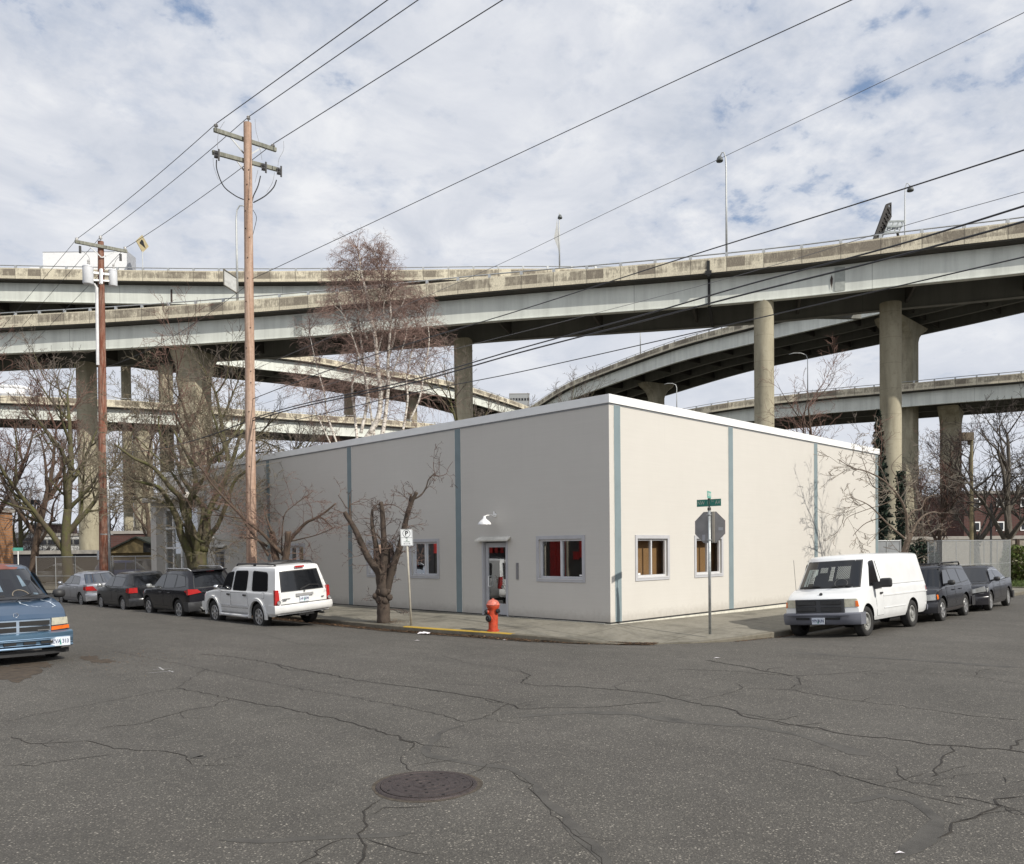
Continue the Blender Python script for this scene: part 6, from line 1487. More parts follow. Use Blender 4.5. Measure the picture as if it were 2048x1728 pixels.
def stop_sign():
    b = ground(1420, 1271.5, .0); b.z = walk_z(b.x, b.y); t = thing('stop_sign', 'back of a grey octagonal stop sign under green street name blades at the corner', 'road sign', b)
    mb = MB(); mb.tube([(0, 0, 0), (0, 0, 3.02)], .033, 14); mb.build('post', mk('post_galvanised', (.40, .42, .42), .4, metal=.55, var=.2, vs=9, bp=.3, bs=60), t, True)
    # octagon: back face looks at -X
    r_ = Vector((.20, -1, 0)).normalized(); cz = 2.545; M = frame_m((0, 0, cz), r_, (0, 0, 1)); n = M.to_3x3() @ Vector((0, 0, 1))   # n points away from the back
    if n.dot(_f) > 0: n = -n
    A = .371/cos(pi/8); P = [M @ Vector((A*cos(pi/8+k*pi/4), A*sin(pi/8+k*pi/4), 0)) for k in range(8)]
    mb = MB(); mb.prism(P, -n*.045, -n*.041); pl = mb.build('sign_plate', mk('sign_back_dull', (.27, .26, .255), .6, metal=.3, var=.15, vs=3), t)
    mb = MB(); mb.prism(P, -n*.050, -n*.046); mb.build('red_face', mk('stop_red', (.45, .02, .02), .4), pl); Mf = frame_m(Vector((0, 0, cz))-n*.052, -r_ if (r_.cross(Vector((0, 0, 1)))).dot(n) > 0 else r_, (0, 0, 1)); text('stop_text', 'STOP', .30, Mf, M_signw, pl, sx=.8, bold=.006)
    mb = MB()
    for z in (cz-.30, cz+.30): mb.lathe([(.040, -.015), (.047, -.015), (.047, .015), (.040, .015)], 14, c=(0, 0, z)); mb.bar(Vector((0, 0, z))-r_*.08-n*.035, Vector((0, 0, z))+r_*.08-n*.035, .015, .03)
    mb.build('clamp', M_steel, t); mb = MB(); mb.bar(Vector((0, 0, cz-.36))+r_*.085-n*.03, Vector((0, 0, cz+.37))+r_*.085-n*.03, .03, .05, up=r_); mb.build('backing_rail', mk('rail_tan', (.33, .30, .25), .6, metal=.2), t)
    mb = MB()
    for u, v, w, h in ((.265, -.04, .11, .07), (-.155, -.245, .07, .14)):
        q = [M @ Vector((u+a*w/2, v+b_*h/2, 0))-n*.040 for a, b_ in ((-1, -1), (1, -1), (1, 1), (-1, 1))]; mb.add(q, [(0, 1, 2, 3)])
    mb.build('sticker', mk('sticker_grey', (.36, .36, .38), .5), pl)
    # street name blades
    r1 = Vector((.03, -1, 0)).normalized(); z1 = 3.125; h = .17; w = .64; M1 = frame_m((0, 0, z1), r1, (0, 0, 1)); n1 = M1.to_3x3() @ Vector((0, 0, 1))
    if n1.dot(_f) > 0: n1 = -n1
    mb = MB(); mb.prism([M1 @ Vector(p) for p in ((-w/2-.01, -h/2, 0), (w/2-.01, -h/2, 0), (w/2-.01, h/2, 0), (-w/2-.01, h/2, 0))], -n1*.004, n1*.004); bl = mb.build('name_blade', M_signg, t)
    ink = mk('blade_text_faded', (.42, .45, .38), .5); o = M1.copy()
    def T(s, x, sz, dy=0, **k): Mt = M1.copy(); Mt.translation = M1 @ Vector((x, dy, 0))+n1*.006; text('street_text', s, sz, Mt, ink, bl, **k)
    T('NW', -.215, .125, bold=.001, sx=.85); T('15', -.02, .125, bold=-.0005, sx=.8); T('TH', .085, .06, .03); T('AV', .225, .125, bold=.002, sx=.85)
    mb = MB()
    for y, hh in ((h/2-.006, .012), (-h/2+.006, .012)): mb.add([M1 @ Vector((a, y+b_, 0))+n1*.0055 for a, b_ in ((-w/2, -hh/2), (w/2-.02, -hh/2), (w/2-.02, hh/2), (-w/2, hh/2))], [(0, 1, 2, 3)])
    mb.build('blade_border', mk('blade_edge', (.20, .26, .22), .5), bl)
    mb = MB(); mb.lathe([(.034, 0), (.042, 0), (.042, .06), (.02, .075), (.02, .09), (0, .09)], 12, c=(0, 0, 2.95)); mb.box((0, 0, 3.215), (.05, .05, .035)); mb.bar((0, 0, 3.03), (0, 0, 3.2), .012, .03, up=n1); mb.build('bracket', mk('bracket_dark', (.06, .055, .05), .6), t)
    ang = radians(44.7-90+66); r2 = Vector((cos(ang), sin(ang), 0)); r2 = -r2 if r2.dot(_r) < 0 else r2; z2 = 3.315; w2 = .46; h2 = .165; M2 = frame_m((0, 0, z2), r2, (0, 0, 1)); n2 = M2.to_3x3() @ Vector((0, 0, 1))
    if n2.dot(_f) > 0: n2 = -n2
    mb = MB(); mb.prism([M2 @ Vector(p) for p in ((-w2/2, -h2/2, 0), (w2/2, -h2/2, 0), (w2/2, h2/2, 0), (-w2/2, h2/2, 0))], -n2*.004, n2*.004); b2_ = mb.build('name_blade', M_green2, t)
    Mt = M2.copy(); Mt.translation = M2 @ Vector((-.01, 0, 0))+n2*.006; text('street_text', 'NORTHRUP', .115, Mt, mk('blade_text_white', (.75, .8, .76), .5), b2_, sx=.62, bold=.002)
stop_sign()
# crumpled paper in the gutter and scraps
def litter():
    p = on_road(848, 1269, .0); rnd = random.Random(9); t = MB(); rows = []
    for i in range(5):
        rows.append([(p.x+(-.16+.32*j/6)*_r.x+(i-2)*.035*_f.x+rnd.gauss(0, .012), p.y+(-.16+.32*j/6)*_r.y+(i-2)*.035*_f.y+rnd.gauss(0, .012), p.z+.02+.06*(1-abs(i-2)/2.2)*(1-abs(j-3)/3.4)+rnd.uniform(0, .03)) for j in range(7)])
    t.grid(rows); o = t.build('crumpled_paper', mk('paper_white', (.72, .68, .70), .8)); tag(o, 'crumpled white paper lying in the gutter below the parking sign', 'litter')
    labs = [((834, 1281, .07), 'small flat white scrap on the asphalt just off the yellow kerb'), ((1434, 1316, .07), 'flat white scrap on the asphalt above the long dark crack'), ((1800, 1706, .035), 'tiny pale scrap on the asphalt at the bottom of the picture'), ((1009, 1280, .05), 'white scrap among the leaves beyond the yellow kerb paint')]
    for (px, py, s), lab in labs:
        p = on_road(px, py, .012); m = MB(); m.add([(p.x-s*_r.x, p.y-s*_r.y, p.z), (p.x-.4*s*_f.x, p.y-.4*s*_f.y, p.z+.01), (p.x+s*_r.x, p.y+s*_r.y, p.z), (p.x+.3*s*_f.x, p.y+.3*s*_f.y, p.z+.012)], [(0, 1, 2, 3)]); tag(m.build('paper_scrap', mk('paper_white', (.72, .68, .70))), lab, 'litter')
litter()

# ================================================================ TREES
def bark(name, a, b, sc=(5, 5, 1.2)): return streak_mat(name, a, b, .95, .8, sc)
B_moss = bark('bark_mossy', (.085, .068, .045), (.10, .105, .030), (2, 2, 1)); B_brown = bark('bark_brown', (.10, .068, .048), (.055, .040, .03)); B_grey = bark('bark_grey', (.12, .105, .085), (.06, .05, .04))
T_grey = mk('twig_grey', (.13, .105, .085), .9, var=.3, vs=1.2); T_red = mk('twig_red', (.15, .085, .065), .9, var=.3, vs=1.2); T_dark = mk('twig_dark', (.055, .042, .034), .9, var=.3, vs=1.2); T_pale = mk('twig_pale', (.24, .20, .16), .9, var=.3, vs=1.5)
def birch_bark():
    m, t, b = nt('bark_birch'); n = noise(t, coords(t, 'Object', (1.5, 1.5, 5)), 2.2, 5, .7); c = ramp(t, n, [(.40, (.10, .075, .06)), (.50, (.55, .50, .44)), (.7, (.68, .64, .58))]); t.links.new(c, b.inputs['Base Color']); b.inputs['Roughness'].default_value = .8; return m
B_birch = birch_bark()
def rv(rnd): return Vector((rnd.gauss(0, 1), rnd.gauss(0, 1), rnd.gauss(0, 1)))
def grow(mbT, mbC, p, d, L, r, lvl, P, rnd):
    """one branch and its children; below 'cut' radius they belong to the crown"""
    ns = max(3, int(L/P['seg'][min(lvl, len(P['seg'])-1)])); st = L/ns; pts = [p.copy()]; rad = [r]; q = p.copy(); dd = d.normalized(); r1 = max(P['rmin'], r*P['taper'])
    jit = P['jit'][min(lvl, len(P['jit'])-1)]; trop = P['trop'][min(lvl, len(P['trop'])-1)]; kids = []
    for i in range(ns):
        dd = (dd+rv(rnd)*jit+Vector((0, 0, trop))).normalized(); q = q+dd*st; pts.append(q.copy()); t = (i+1)/ns; rad.append(r+(r1-r)*t)
        if lvl < P['max']: kids.append((q.copy(), dd.copy(), t, rad[-1]))
    tgt = mbT if r > P['cut'] else mbC; tgt.tube(pts, rad, 7 if r > .08 else (5 if r > .03 else 3), cap=False)
    if lvl < P['max']:
        n = P['kids'][min(lvl, len(P['kids'])-1)]; t0 = P['start'][min(lvl, len(P['start'])-1)]; cand = [k for k in kids if k[2] >= t0] or kids[-1:]
        for j in range(n):
            kq, kd, kt, kr = cand[min(len(cand)-1, int((j+rnd.random())/n*len(cand)))] if rnd.random() > .12 else cand[-1]
            ax = rv(rnd); ax = (ax-kd*ax.dot(kd)).normalized(); an = radians(rnd.gauss(P['ang'][min(lvl, len(P['ang'])-1)], 9)); nd = (kd*cos(an)+ax*sin(an))
            if P.get('flat'): nd.z *= P['flat']
            nl = L*P['len'][min(lvl, len(P['len'])-1)]*rnd.uniform(.65, 1.2)*(1.15-.5*kt); nr = max(P['rmin'], min(kr*.8, r*P['rr'][min(lvl, len(P['rr'])-1)]))
            grow(mbT, mbC, kq, nd, nl, nr, lvl+1, P, rnd)
BASEP = dict(seg=[.5, .35, .25, .18, .14], jit=[.08, .13, .17, .2, .25], trop=[.05, .05, .04, .03, .0], max=4, kids=[7, 6, 5, 4, 3], start=[.3, .25, .2, .15], ang=[42, 42, 40, 40], len=[.62, .6, .55, .5], rr=[.45, .5, .5, .55], taper=.35, rmin=.007, cut=.035)
def tree(name, label, base, stems, P, barkm, twigm, seed, group=None):
    """stems: list of (offset, direction, length, radius)"""
    rnd = random.Random(seed); T = thing(name, label, 'tree', base, 0, group); a, b = MB(), MB()
    for off, d, L, r in stems: grow(a, b, Vector(off), Vector(d), L, r, 0, P, rnd)
    a.build('trunk', barkm, T, True); b.build('crown', twigm, T); return T
def upd(**k): d = dict(BASEP); d.update(k); return d
def proto_copy(T, base, rz, s, label, group=None):
    r = T.copy(); COL.objects.link(r); r.location = base; r.rotation_euler = (0, 0, rz); r.scale = (s, s, s); r['label'] = label
    if group: r['group'] = group
    elif 'group' in r: del r['group']
    for ch in list(T.children): c = ch.copy(); COL.objects.link(c); c.parent = r
    return r
def gbase(px, d, z=-.1): p = at(px, 1100, d); p.z = z; return p

# explicit, pruned street trees: limbs traced from the photograph in a plane through the trunk
def traced(name, label, base, limbs, twig, barkm, twigm, seed, scale=1.0, per=9, tl=(.5, 1.0), TP=None, extra=None):
    rnd = random.Random(seed); T = thing(name, label, 'tree', base); a, b = MB(), MB(); D = depth_of(base)
    P = TP or upd(seg=[.12, .1, .08], jit=[.22, .28, .3], trop=[.03, .0, 0], max=2, kids=[4, 3], start=[.2, .1], ang=[45, 45], len=[.6, .5], rr=[.6, .7], rmin=.005, cut=.02)
    for pts, w0, w1, dd in limbs:
        k = D/F; W = []
        n = len(pts)
        for i, (px, py) in enumerate(pts):
            W.append(at(px, py, D+dd*(i/(n-1)))-base)
        C = smooth_curve(W, 4); m = len(C); rads = [(w0+(w1-w0)*i/(m-1))*k/2*(1+rnd.uniform(-.06, .06)) for i in range(m)]
        tgt = a if w0*k/2 > .018 else b; tgt.tube(C, rads, 10 if w0*k > .06 else 4)
        if twig:
            L = sum((C[i+1]-C[i]).length for i in range(m-1)); cnt = int(per*L/1.5*(1.0 if w0*k > .05 else .7))
            for j in range(cnt):
                t = rnd.uniform(.25, 1.0); i = min(m-2, int(t*(m-1))); d = (C[i+1]-C[i]).normalized(); ax = rv(rnd); ax = (ax-d*ax.dot(d)).normalized(); nd = d*.5+ax
                grow(a, b, C[i], nd, rnd.uniform(*tl)*scale, min(.013, rads[i]*.6), 0, P, rnd)
    if extra: extra(a, D)
    a.build('trunk', barkm, T, True); b.build('crown', twigm, T); return T
def z5(pts): return [(660+x/4.32, 900+y/4.32) for x, y in pts]
def z4(pts): return [(280+x/4.876, 820+y/4.876) for x, y in pts]
base5 = ground(768.5, 1244, .05)
def burr(a, D):
    k = D/F
    for px, py, r in ((751, 1192, 7), (768, 1185, 10), (779, 1195, 7), (759, 1200, 9), (770, 1202, 8), (757, 1184, 7), (776, 1183, 6)):
        c = at(px, py, D-.10)-base5; a.lathe([(0, -r*k), (r*k*.7, -r*k*.7), (r*k, 0), (r*k*.7, r*k*.7), (0, r*k)], 9, c=c)
traced('pollarded_tree', 'heavily pruned dark street tree with a knobbly burr on its trunk, beside the parking sign', base5, [
    (z5([(465, 1500), (462, 1430), (462, 1340), (458, 1240), (460, 1150), (455, 1050)]), 27, 22, 0), (z5([(470, 1240), (485, 1100), (492, 960), (490, 830)]), 17, 12, .1), (z5([(440, 1230), (430, 1110), (408, 1040), (330, 930), (265, 790), (205, 665), (150, 580), (125, 535)]), 17, 8, -.3),
    (z5([(450, 1150), (430, 1000), (405, 860), (372, 700), (362, 600), (366, 515)]), 14, 5, .5), (z5([(465, 1150), (465, 1000), (468, 850), (460, 680), (452, 540), (440, 450)]), 16, 8, .2), (z5([(490, 1220), (520, 1100), (560, 960), (600, 850), (640, 680), (668, 560), (705, 450), (750, 365)]), 16, 7, -.5),
    (z5([(500, 1180), (530, 1060), (575, 930), (620, 800), (645, 690)]), 12, 9, -.1), (z5([(672, 540), (690, 470), (700, 380)]), 8, 5, -.3), (z5([(735, 420), (790, 385), (830, 325), (852, 255), (905, 200)]), 4, 2.2, .3), (z5([(905, 200), (895, 150), (893, 105)]), 2, 1, .2), (z5([(900, 215), (950, 225), (1005, 205), (1020, 160), (1060, 100)]), 2, .8, .3),
    (z5([(460, 480), (530, 470), (600, 500), (655, 550)]), 2.2, 1., -.4), (z5([(368, 515), (400, 480), (430, 462)]), 2.5, 1.5, .2), (z5([(140, 500), (105, 440), (70, 390)]), 3, 2, .1), (z5([(175, 600), (172, 500), (172, 395)]), 6, 2, .2), (z5([(470, 880), (430, 760), (350, 690), (310, 640)]), 4, 1.2, -.4), (z5([(560, 930), (520, 820), (470, 780)]), 4, 2, -.5)],
    True, bark('bark_cherry', (.075, .055, .042), (.045, .034, .026), (3, 3, 4)), mk('twig_cherry', (.11, .075, .06), .9), 21, per=6.5, tl=(.25, .7), extra=burr)
def blobs(px, py, r, base): return None
base4 = on_x(568, 1236, -2.45); base4.z = .1
traced('pollarded_tree', 'pruned street tree rising behind the white SUV with long pale shoots', base4, [
    (z4([(1370, 2000), (1360, 1700), (1340, 1520), (1310, 1380), (1300, 1280), (1285, 1190)]), 17, 12, .2), (z4([(1380, 2000), (1390, 1700), (1410, 1500), (1430, 1380), (1440, 1280), (1445, 1185)]), 17, 11, -.2), (z4([(1400, 1410), (1300, 1320), (1200, 1210), (1050, 1090), (930, 970), (850, 890), (700, 720), (620, 600), (480, 440)]), 8, 2, -.8),
    (z4([(1250, 1420), (1180, 1300), (1090, 1200), (1000, 1060), (930, 960), (800, 760)]), 6, 2, .6), (z4([(1020, 1060), (800, 1030), (650, 1020), (500, 990)]), 3, 1.2, -.3), (z4([(1240, 1330), (1120, 1255), (970, 1245)]), 5, 2, -.3), (z4([(1450, 1290), (1520, 1200), (1620, 1100), (1700, 1060), (1800, 1000), (1910, 910)]), 8, 3, -.3),
    (z4([(1470, 1280), (1600, 1250), (1750, 1210), (1900, 1140)]), 3, 1.3, .4), (z4([(1620, 1100), (1750, 1050), (1830, 1100), (1880, 1150)]), 4, 1.2, .3), (z4([(1290, 1200), (1230, 1040), (1200, 950)]), 5, 1.5, .4), (z4([(1380, 1400), (1400, 1050), (1500, 930), (1640, 830), (1690, 790)]), 3, 1.2, .5), (z4([(850, 890), (640, 620), (560, 560)]), 3, 1, .3), (z4([(1040, 1090), (940, 900), (900, 760)]), 3, 1, .2)],
    True, B_brown, mk('twig_street', (.15, .09, .07), .9), 33, per=5.5, tl=(.5, 1.1), TP=upd(seg=[.2, .15, .1], jit=[.2, .26, .3], trop=[.06, .03, 0], max=2, kids=[5, 4], start=[.15, .1], ang=[42, 45], len=[.6, .5], rr=[.6, .7], rmin=.004, cut=.02))
base3 = on_x(397, 1195, -2.4); base3.z = .1
P3 = upd(seg=[.4, .3, .22, .16], jit=[.13, .17, .2, .24], trop=[.06, .04, .02, 0], max=3, kids=[6, 5, 4], start=[.2, .15, .1], ang=[40, 42, 42], len=[.6, .58, .5], rr=[.55, .55, .6], rmin=.0065, cut=.03)
traced('street_tree', 'big mossy many limbed street tree in front of the glazed entrance', base3, [
    (z4([(575, 1900), (575, 1650), (570, 1520), (580, 1380)]), 38, 30, 0), (z4([(520, 1560), (480, 1400), (400, 1220), (370, 1080), (300, 930), (200, 770), (80, 720), (-60, 690)]), 20, 4, -1.5), (z4([(540, 1420), (490, 1250), (470, 1080), (480, 900), (540, 740), (520, 560), (430, 380), (330, 200)]), 20, 4, .6),
    (z4([(560, 1400), (520, 1200), (430, 1000), (400, 860), (300, 760), (130, 560), (-60, 470), (-250, 330)]), 17, 3, -2.5), (z4([(620, 1380), (650, 1200), (655, 1050), (720, 880), (820, 700), (900, 500), (960, 300), (1000, 190)]), 18, 5, 1.0), (z4([(640, 1320), (700, 1200), (760, 1120), (850, 900), (920, 700), (1080, 560), (1170, 480)]), 12, 3, -1.0),
    (z4([(540, 1380), (600, 1150), (620, 980), (570, 880), (500, 800), (400, 640), (340, 440), (200, 250), (180, 60)]), 14, 3, 2.0), (z4([(480, 900), (560, 760), (640, 620), (700, 480), (820, 380), (760, 200), (700, 0)]), 10, 2.5, -1.2), (z4([(655, 1050), (700, 960), (760, 960), (830, 800)]), 9, 3, 1), (z4([(400, 1100), (500, 1180), (560, 1260), (640, 1290), (680, 1220)]), 7, 4, -1.2),
    (z4([(330, 980), (180, 880), (30, 850), (-120, 900)]), 7, 2, 1.8), (z4([(440, 820), (300, 600), (100, 400), (-50, 250)]), 6, 2, .5)],
    True, B_moss, mk('twig_mossy', (.15, .125, .085), .9, var=.3, vs=1), 52, per=2.8, tl=(1.2, 2.7), TP=P3)
# birch clump behind the building
def birch():
    base = gbase(738, 47); rnd = random.Random(8); T = thing('birch_tree', 'tall white stemmed birch with drooping red brown twigs behind the office', 'tree', base); a, b = MB(), MB(); D = 47
    z = lambda pts: [(500+(x*.95+45)/3.757, 440+(y if y > 900 else 900-(900-y)*.86)/3.757) for x, y in pts]
    stems = [([(830, 1700), (960, 1500), (985, 1300), (960, 1100), (945, 900), (910, 700), (870, 480), (830, 300), (815, 150), (800, 90)], 12, 1.5), ([(990, 1650), (1020, 1500), (1045, 1250), (1045, 1050), (1060, 850), (1065, 650), (1040, 450), (960, 250), (930, 130)], 9, 1.2), ([(800, 1650), (780, 1450), (760, 1250), (800, 1000), (720, 750), (650, 560), (610, 430)], 6, 1), ([(830, 1600), (880, 1350), (850, 1100), (830, 900), (800, 650), (740, 430), (700, 330)], 7, 1),
             ([(640, 1680), (560, 1450), (540, 1300), (480, 1100), (430, 880), (415, 800)], 4, 1), ([(1160, 1600), (1200, 1350), (1190, 1200), (1240, 950), (1280, 750), (1270, 600)], 5, 1), ([(1220, 1500), (1290, 1350), (1330, 1150), (1370, 900), (1340, 700), (1300, 620)], 4, 1), ([(940, 1650), (900, 1400), (870, 1200), (790, 950), (700, 700), (620, 600)], 5, 1), ([(1045, 1050), (1100, 850), (1110, 700), (1170, 560), (1180, 480)], 5, 1), ([(910, 700), (970, 550), (1000, 400), (1000, 250), (980, 170)], 4, .8),
             ([(880, 900), (830, 700), (850, 520), (800, 350), (740, 220)], 4, .8), ([(1000, 1300), (1100, 1100), (1180, 900), (1200, 700)], 4, .8), ([(600, 1700), (500, 1500), (400, 1300), (330, 1200)], 3, .8), ([(960, 1000), (1010, 800), (1010, 600), (1040, 450), (1030, 350)], 4, .8)]
    TP = upd(seg=[.28, .22, .2], jit=[.16, .2, .2], trop=[-.02, -.16, -.24], max=2, kids=[7, 5], start=[.1, .1], ang=[38, 38], len=[.7, .65], rr=[.6, .7], rmin=.0045, cut=.03)
    k = D/F
    for i, (pts, w0, w1) in enumerate(stems):
        dd = rnd.uniform(-2.5, 2.5); pts = z(pts); n = len(pts); W = [at(px, py, D+dd*(j/(n-1)))-base for j, (px, py) in enumerate(pts)]
        if W[0].z < 8 and i < 9: W.insert(0, Vector((W[0].x*.5, W[0].y*.5, 0)))
        C = smooth_curve(W, 5); m = len(C); rads = [(w0+(w1-w0)*j/(m-1))*k/2 for j in range(m)]; a.tube(C, rads, 7)
        for j in range(4, m, 1):
            f = j/m
            if f < .1: continue
            for q in range(2 if f > .4 else 1):
                d = (C[j]-C[j-1]).normalized(); ax = rv(rnd); ax = (ax-d*ax.dot(d)).normalized(); nd = d*rnd.uniform(.5, 1.4)+ax
                L = rnd.uniform(1.0, 2.4)*(1.15-.75*f); P0 = C[j]; grow(a, b, P0, nd, L, .019, 0, TP, rnd)
    a.build('trunk', B_birch, T, True); b.build('crown', mk('twig_birch', (.22, .145, .12), .9, var=.35, vs=.8), T)
birch()
# forms of bare tree, then copies
PB = upd(seg=[.8, .5, .4, .3], jit=[.07, .12, .16, .2], trop=[.05, .08, .06, .03], max=4, kids=[10, 6, 5, 3], start=[.22, .2, .15, .1], ang=[40, 38, 38, 38], len=[.48, .55, .6, .55], rr=[.42, .5, .5, .6], taper=.2, rmin=.009, cut=.05)
t1 = tree('bare_tree', 'bare upright tree with a reddish top standing against the left end of the nearest ramp', gbase(138, 50), [((0, 0, 0), (-.04, .03, 1), 12.2, .34), ((.1, 0, 2.0), (-.75, .35, .9), 8.5, .2), ((0, 0, 3.5), (.5, -.4, .9), 7.5, .16)], upd(**{**PB, 'rmin': .009}), B_moss, T_grey, 101)
t2 = tree('bare_tree', 'bare tree with rust brown trunk at the left edge behind the minivan', gbase(62, 56), [((0, 0, 0), (.02, .0, 1), 11, .30), ((0, 0, 4), (-.6, .2, .7), 6, .15), ((0, 0, 4.5), (.6, -.2, .8), 6, .15)], PB, B_brown, T_red, 102)
t3 = tree('bare_tree', 'slender bare tree whose reddish top shows just right of the rusty pole', gbase(383, 52), [((0, 0, 0), (.0, .0, 1), 13.5, .26)], PB, B_brown, T_red, 103)
g = 'bare trees beyond the office'
t4 = proto_copy(t1, gbase(468, 52), 2.2, 1.0, 'bare tree rising behind the pale utility pole in front of the nearest ramp')
proto_copy(t1, gbase(940, 62), 1.2, 1.1, 'bare twiggy tree in front of the square pier behind the office roof')
proto_copy(t1, gbase(1100, 62), 4.0, 1.0, 'bare fan shaped tree over the roof left of the building corner')
proto_copy(t3, gbase(1640, 52), .7, .82, 'bare tree above the roof beside the tall round pier')
proto_copy(t2, gbase(-10, 50), 2.7, 1.1, 'bare tree cut by the left edge beside the tan pillar')
proto_copy(t3, gbase(300, 66), 3.0, .95, 'bare tree in front of the sunlit round pier at the left')
proto_copy(t1, gbase(590, 64), 5.1, .85, 'bare tree just left of the birch stems')
proto_copy(t2, gbase(1872, 52), 4.4, .62, 'dark bare tree in front of the flared pier at the right')
tr = tree('bare_tree', 'largest dark bare tree in front of the brick building at the right edge', gbase(2010, 50), [((0, 0, 0), (.0, .02, 1), 9.0, .30), ((0, 0, 2.5), (-.5, .3, .9), 6, .15), ((0, 0, 2.2), (.6, -.4, .8), 6, .15)], PB, B_grey, T_dark, 104)
proto_copy(tr, gbase(1958, 60), 2.0, .95, 'dark bare tree hiding the left half of the brick building'); proto_copy(tr, gbase(2085, 58), 3.6, 1.0, 'dark bare tree cut by the right edge')
for i, (px, d, s, src, lab) in enumerate([(210, 110, 1.0, t3, 'distant bare tree between the rusty pole and the sunlit pier'), (40, 120, 1.1, t1, 'distant bare tree above the low white sheds'), (520, 95, 1.1, t1, 'distant bare tree right of the pale pole'), (680, 90, 1.1, t2, 'distant bare tree at the foot of the birch'), (860, 110, 1.2, t3, 'distant bare tree right of the birch'), (1180, 130, 1.2, t3, 'small bare tree at the low end of the curved ramp'), (1720, 95, .9, t2, 'distant bare tree left of the twin piers'), (1850, 90, 1.0, tr, 'distant bare tree right of the twin piers')]):
    proto_copy(src, gbase(px, d), i*1.3, s, lab)
# small pale tree leaning at the kerb in front of the twin piers
bs = on_y(1799, 1150, -2.6); bs.z = .0
def zr(pts): return [(1640+x/4.547, 760+y/4.547) for x, y in pts]
traced('street_tree', 'small leaning pale barked street tree behind the cargo van roof', bs, [(zr([(690, 1950), (720, 1700), (770, 1560), (800, 1460), (830, 1400)]), 16.15, 9.6, 0), (zr([(800, 1450), (790, 1300), (780, 1200), (730, 1080), (650, 980), (560, 900), (420, 830), (300, 800), (160, 720)]), 6.3, 1.2, -.5), (zr([(770, 1440), (650, 1340), (560, 1250), (460, 1150), (370, 1100), (270, 1070)]), 4.2, 0.96, .5), (zr([(830, 1400), (880, 1300), (950, 1230), (1040, 1200), (1100, 1220)]), 5.6, 1.6, .4),
    (zr([(790, 1260), (850, 1190), (920, 1170), (960, 1080), (1060, 1040)]), 4.9, 1.2, .3), (zr([(750, 1130), (700, 1050), (560, 1000), (470, 950), (400, 760), (370, 680)]), 2.8, 0.8, -.3), (zr([(620, 960), (540, 780), (430, 720)]), 2.1, 0.8, .3), (zr([(720, 1080), (700, 900), (650, 780), (780, 640)]), 2.1, 0.8, .2), (zr([(700, 1060), (600, 1120), (420, 1180), (250, 1250), (210, 1340)]), 2.1, 0.8, -.2), (zr([(800, 1020), (900, 850), (860, 700)]), 2.1, 0.8, .2), (zr([(560, 1250), (420, 1300), (330, 1380), (300, 1420)]), 2.1, 0.8, .2)],
    True, bark('bark_pale', (.17, .13, .10), (.10, .075, .055)), T_pale, 61, per=3.6, tl=(.5, 1.3), TP=upd(seg=[.3, .2, .15], jit=[.14, .2, .24], trop=[.02, .02, 0], max=2, kids=[5, 4], start=[.15, .1], ang=[36, 40], len=[.6, .5], rr=[.6, .7], rmin=.007, cut=.02))
# conifer behind the roof, ivy on the tall pier, green shrub
def leafy(name, label, cat, base, shape, n, size, mats, seed, parent=None):
    rnd = random.Random(seed); mb = MB()
    for i in range(n):
        p = shape(rnd); s = size*rnd.uniform(.6, 1.3); u = rv(rnd).normalized(); v = u.cross(rv(rnd)).normalized(); mb.add([p-u*s, p+v*s*.5, p+u*s, p-v*s*.5], [(0, 1, 2, 3)], rnd.choice(range(len(mats))))
    if parent is None:
        T = thing(name, label, cat, base); mb.build('foliage', mats, T); t = MB(); t.tube([(0, 0, 0), (0, 0, 2.5)], .12, 6); t.build('trunk', B_brown, T); return T
G1 = mk('conifer_green', (.022, .040, .022), .9, var=.3, vs=2); G2 = mk('conifer_dark', (.012, .022, .014), .9, var=.3, vs=2); G3 = mk('shrub_green', (.10, .14, .03), .9, var=.3, vs=2)
def cone(h, r, z0=0):
    def f(rnd):
        t = rnd.random()**.8; z = z0+h*t; a = rnd.uniform(0, 6.28); lay = .75+.25*sin(z*9); rr = r*(1-t)**.8*lay*math.sqrt(rnd.uniform(.25, 1)); return Vector((rr*cos(a), rr*sin(a), z-rr*.25))
    return f
leafy('conifer', 'dark conifer peeping over the office roof at its right end', 'tree', gbase(1757, 72), cone(13.5, 1.7, .5), 4500, .22, [G1, G2], 3)
def ivy_shape(rnd):
    t = rnd.random(); z = .3+t*8.2; x = (1-t)*.14+.14; return Vector((_r.x*rnd.gauss(0, x)+_f.x*rnd.gauss(0, .15), _r.y*rnd.gauss(0, x)+_f.y*rnd.gauss(0, .15), z))
leafy('ivy', 'dark ivy climbing between the two tall piers behind the small tree', 'climbing plant', gbase(1801, 70), ivy_shape, 2600, .16, [G1, G2], 4)
def blob(rx, ry, rz):
    return lambda rnd: (lambda v: Vector((v.x*rx, v.y*ry, rz+v.z*rz)))(rv(rnd).normalized()*(.6+.4*rnd.random()))
leafy('shrub', 'yellow green shrub at the right edge past the wire fence', 'shrub', gbase(2035, 46), blob(.9, .9, 1.1), 1600, .12, [G3, mk('shrub_olive', (.10, .10, .03))], 5)
leafy('shrub', 'dark evergreen shrub behind the small leaning tree', 'shrub', gbase(1842, 50), blob(1.0, 1.0, 1.3), 1600, .12, [G1, G2], 6)
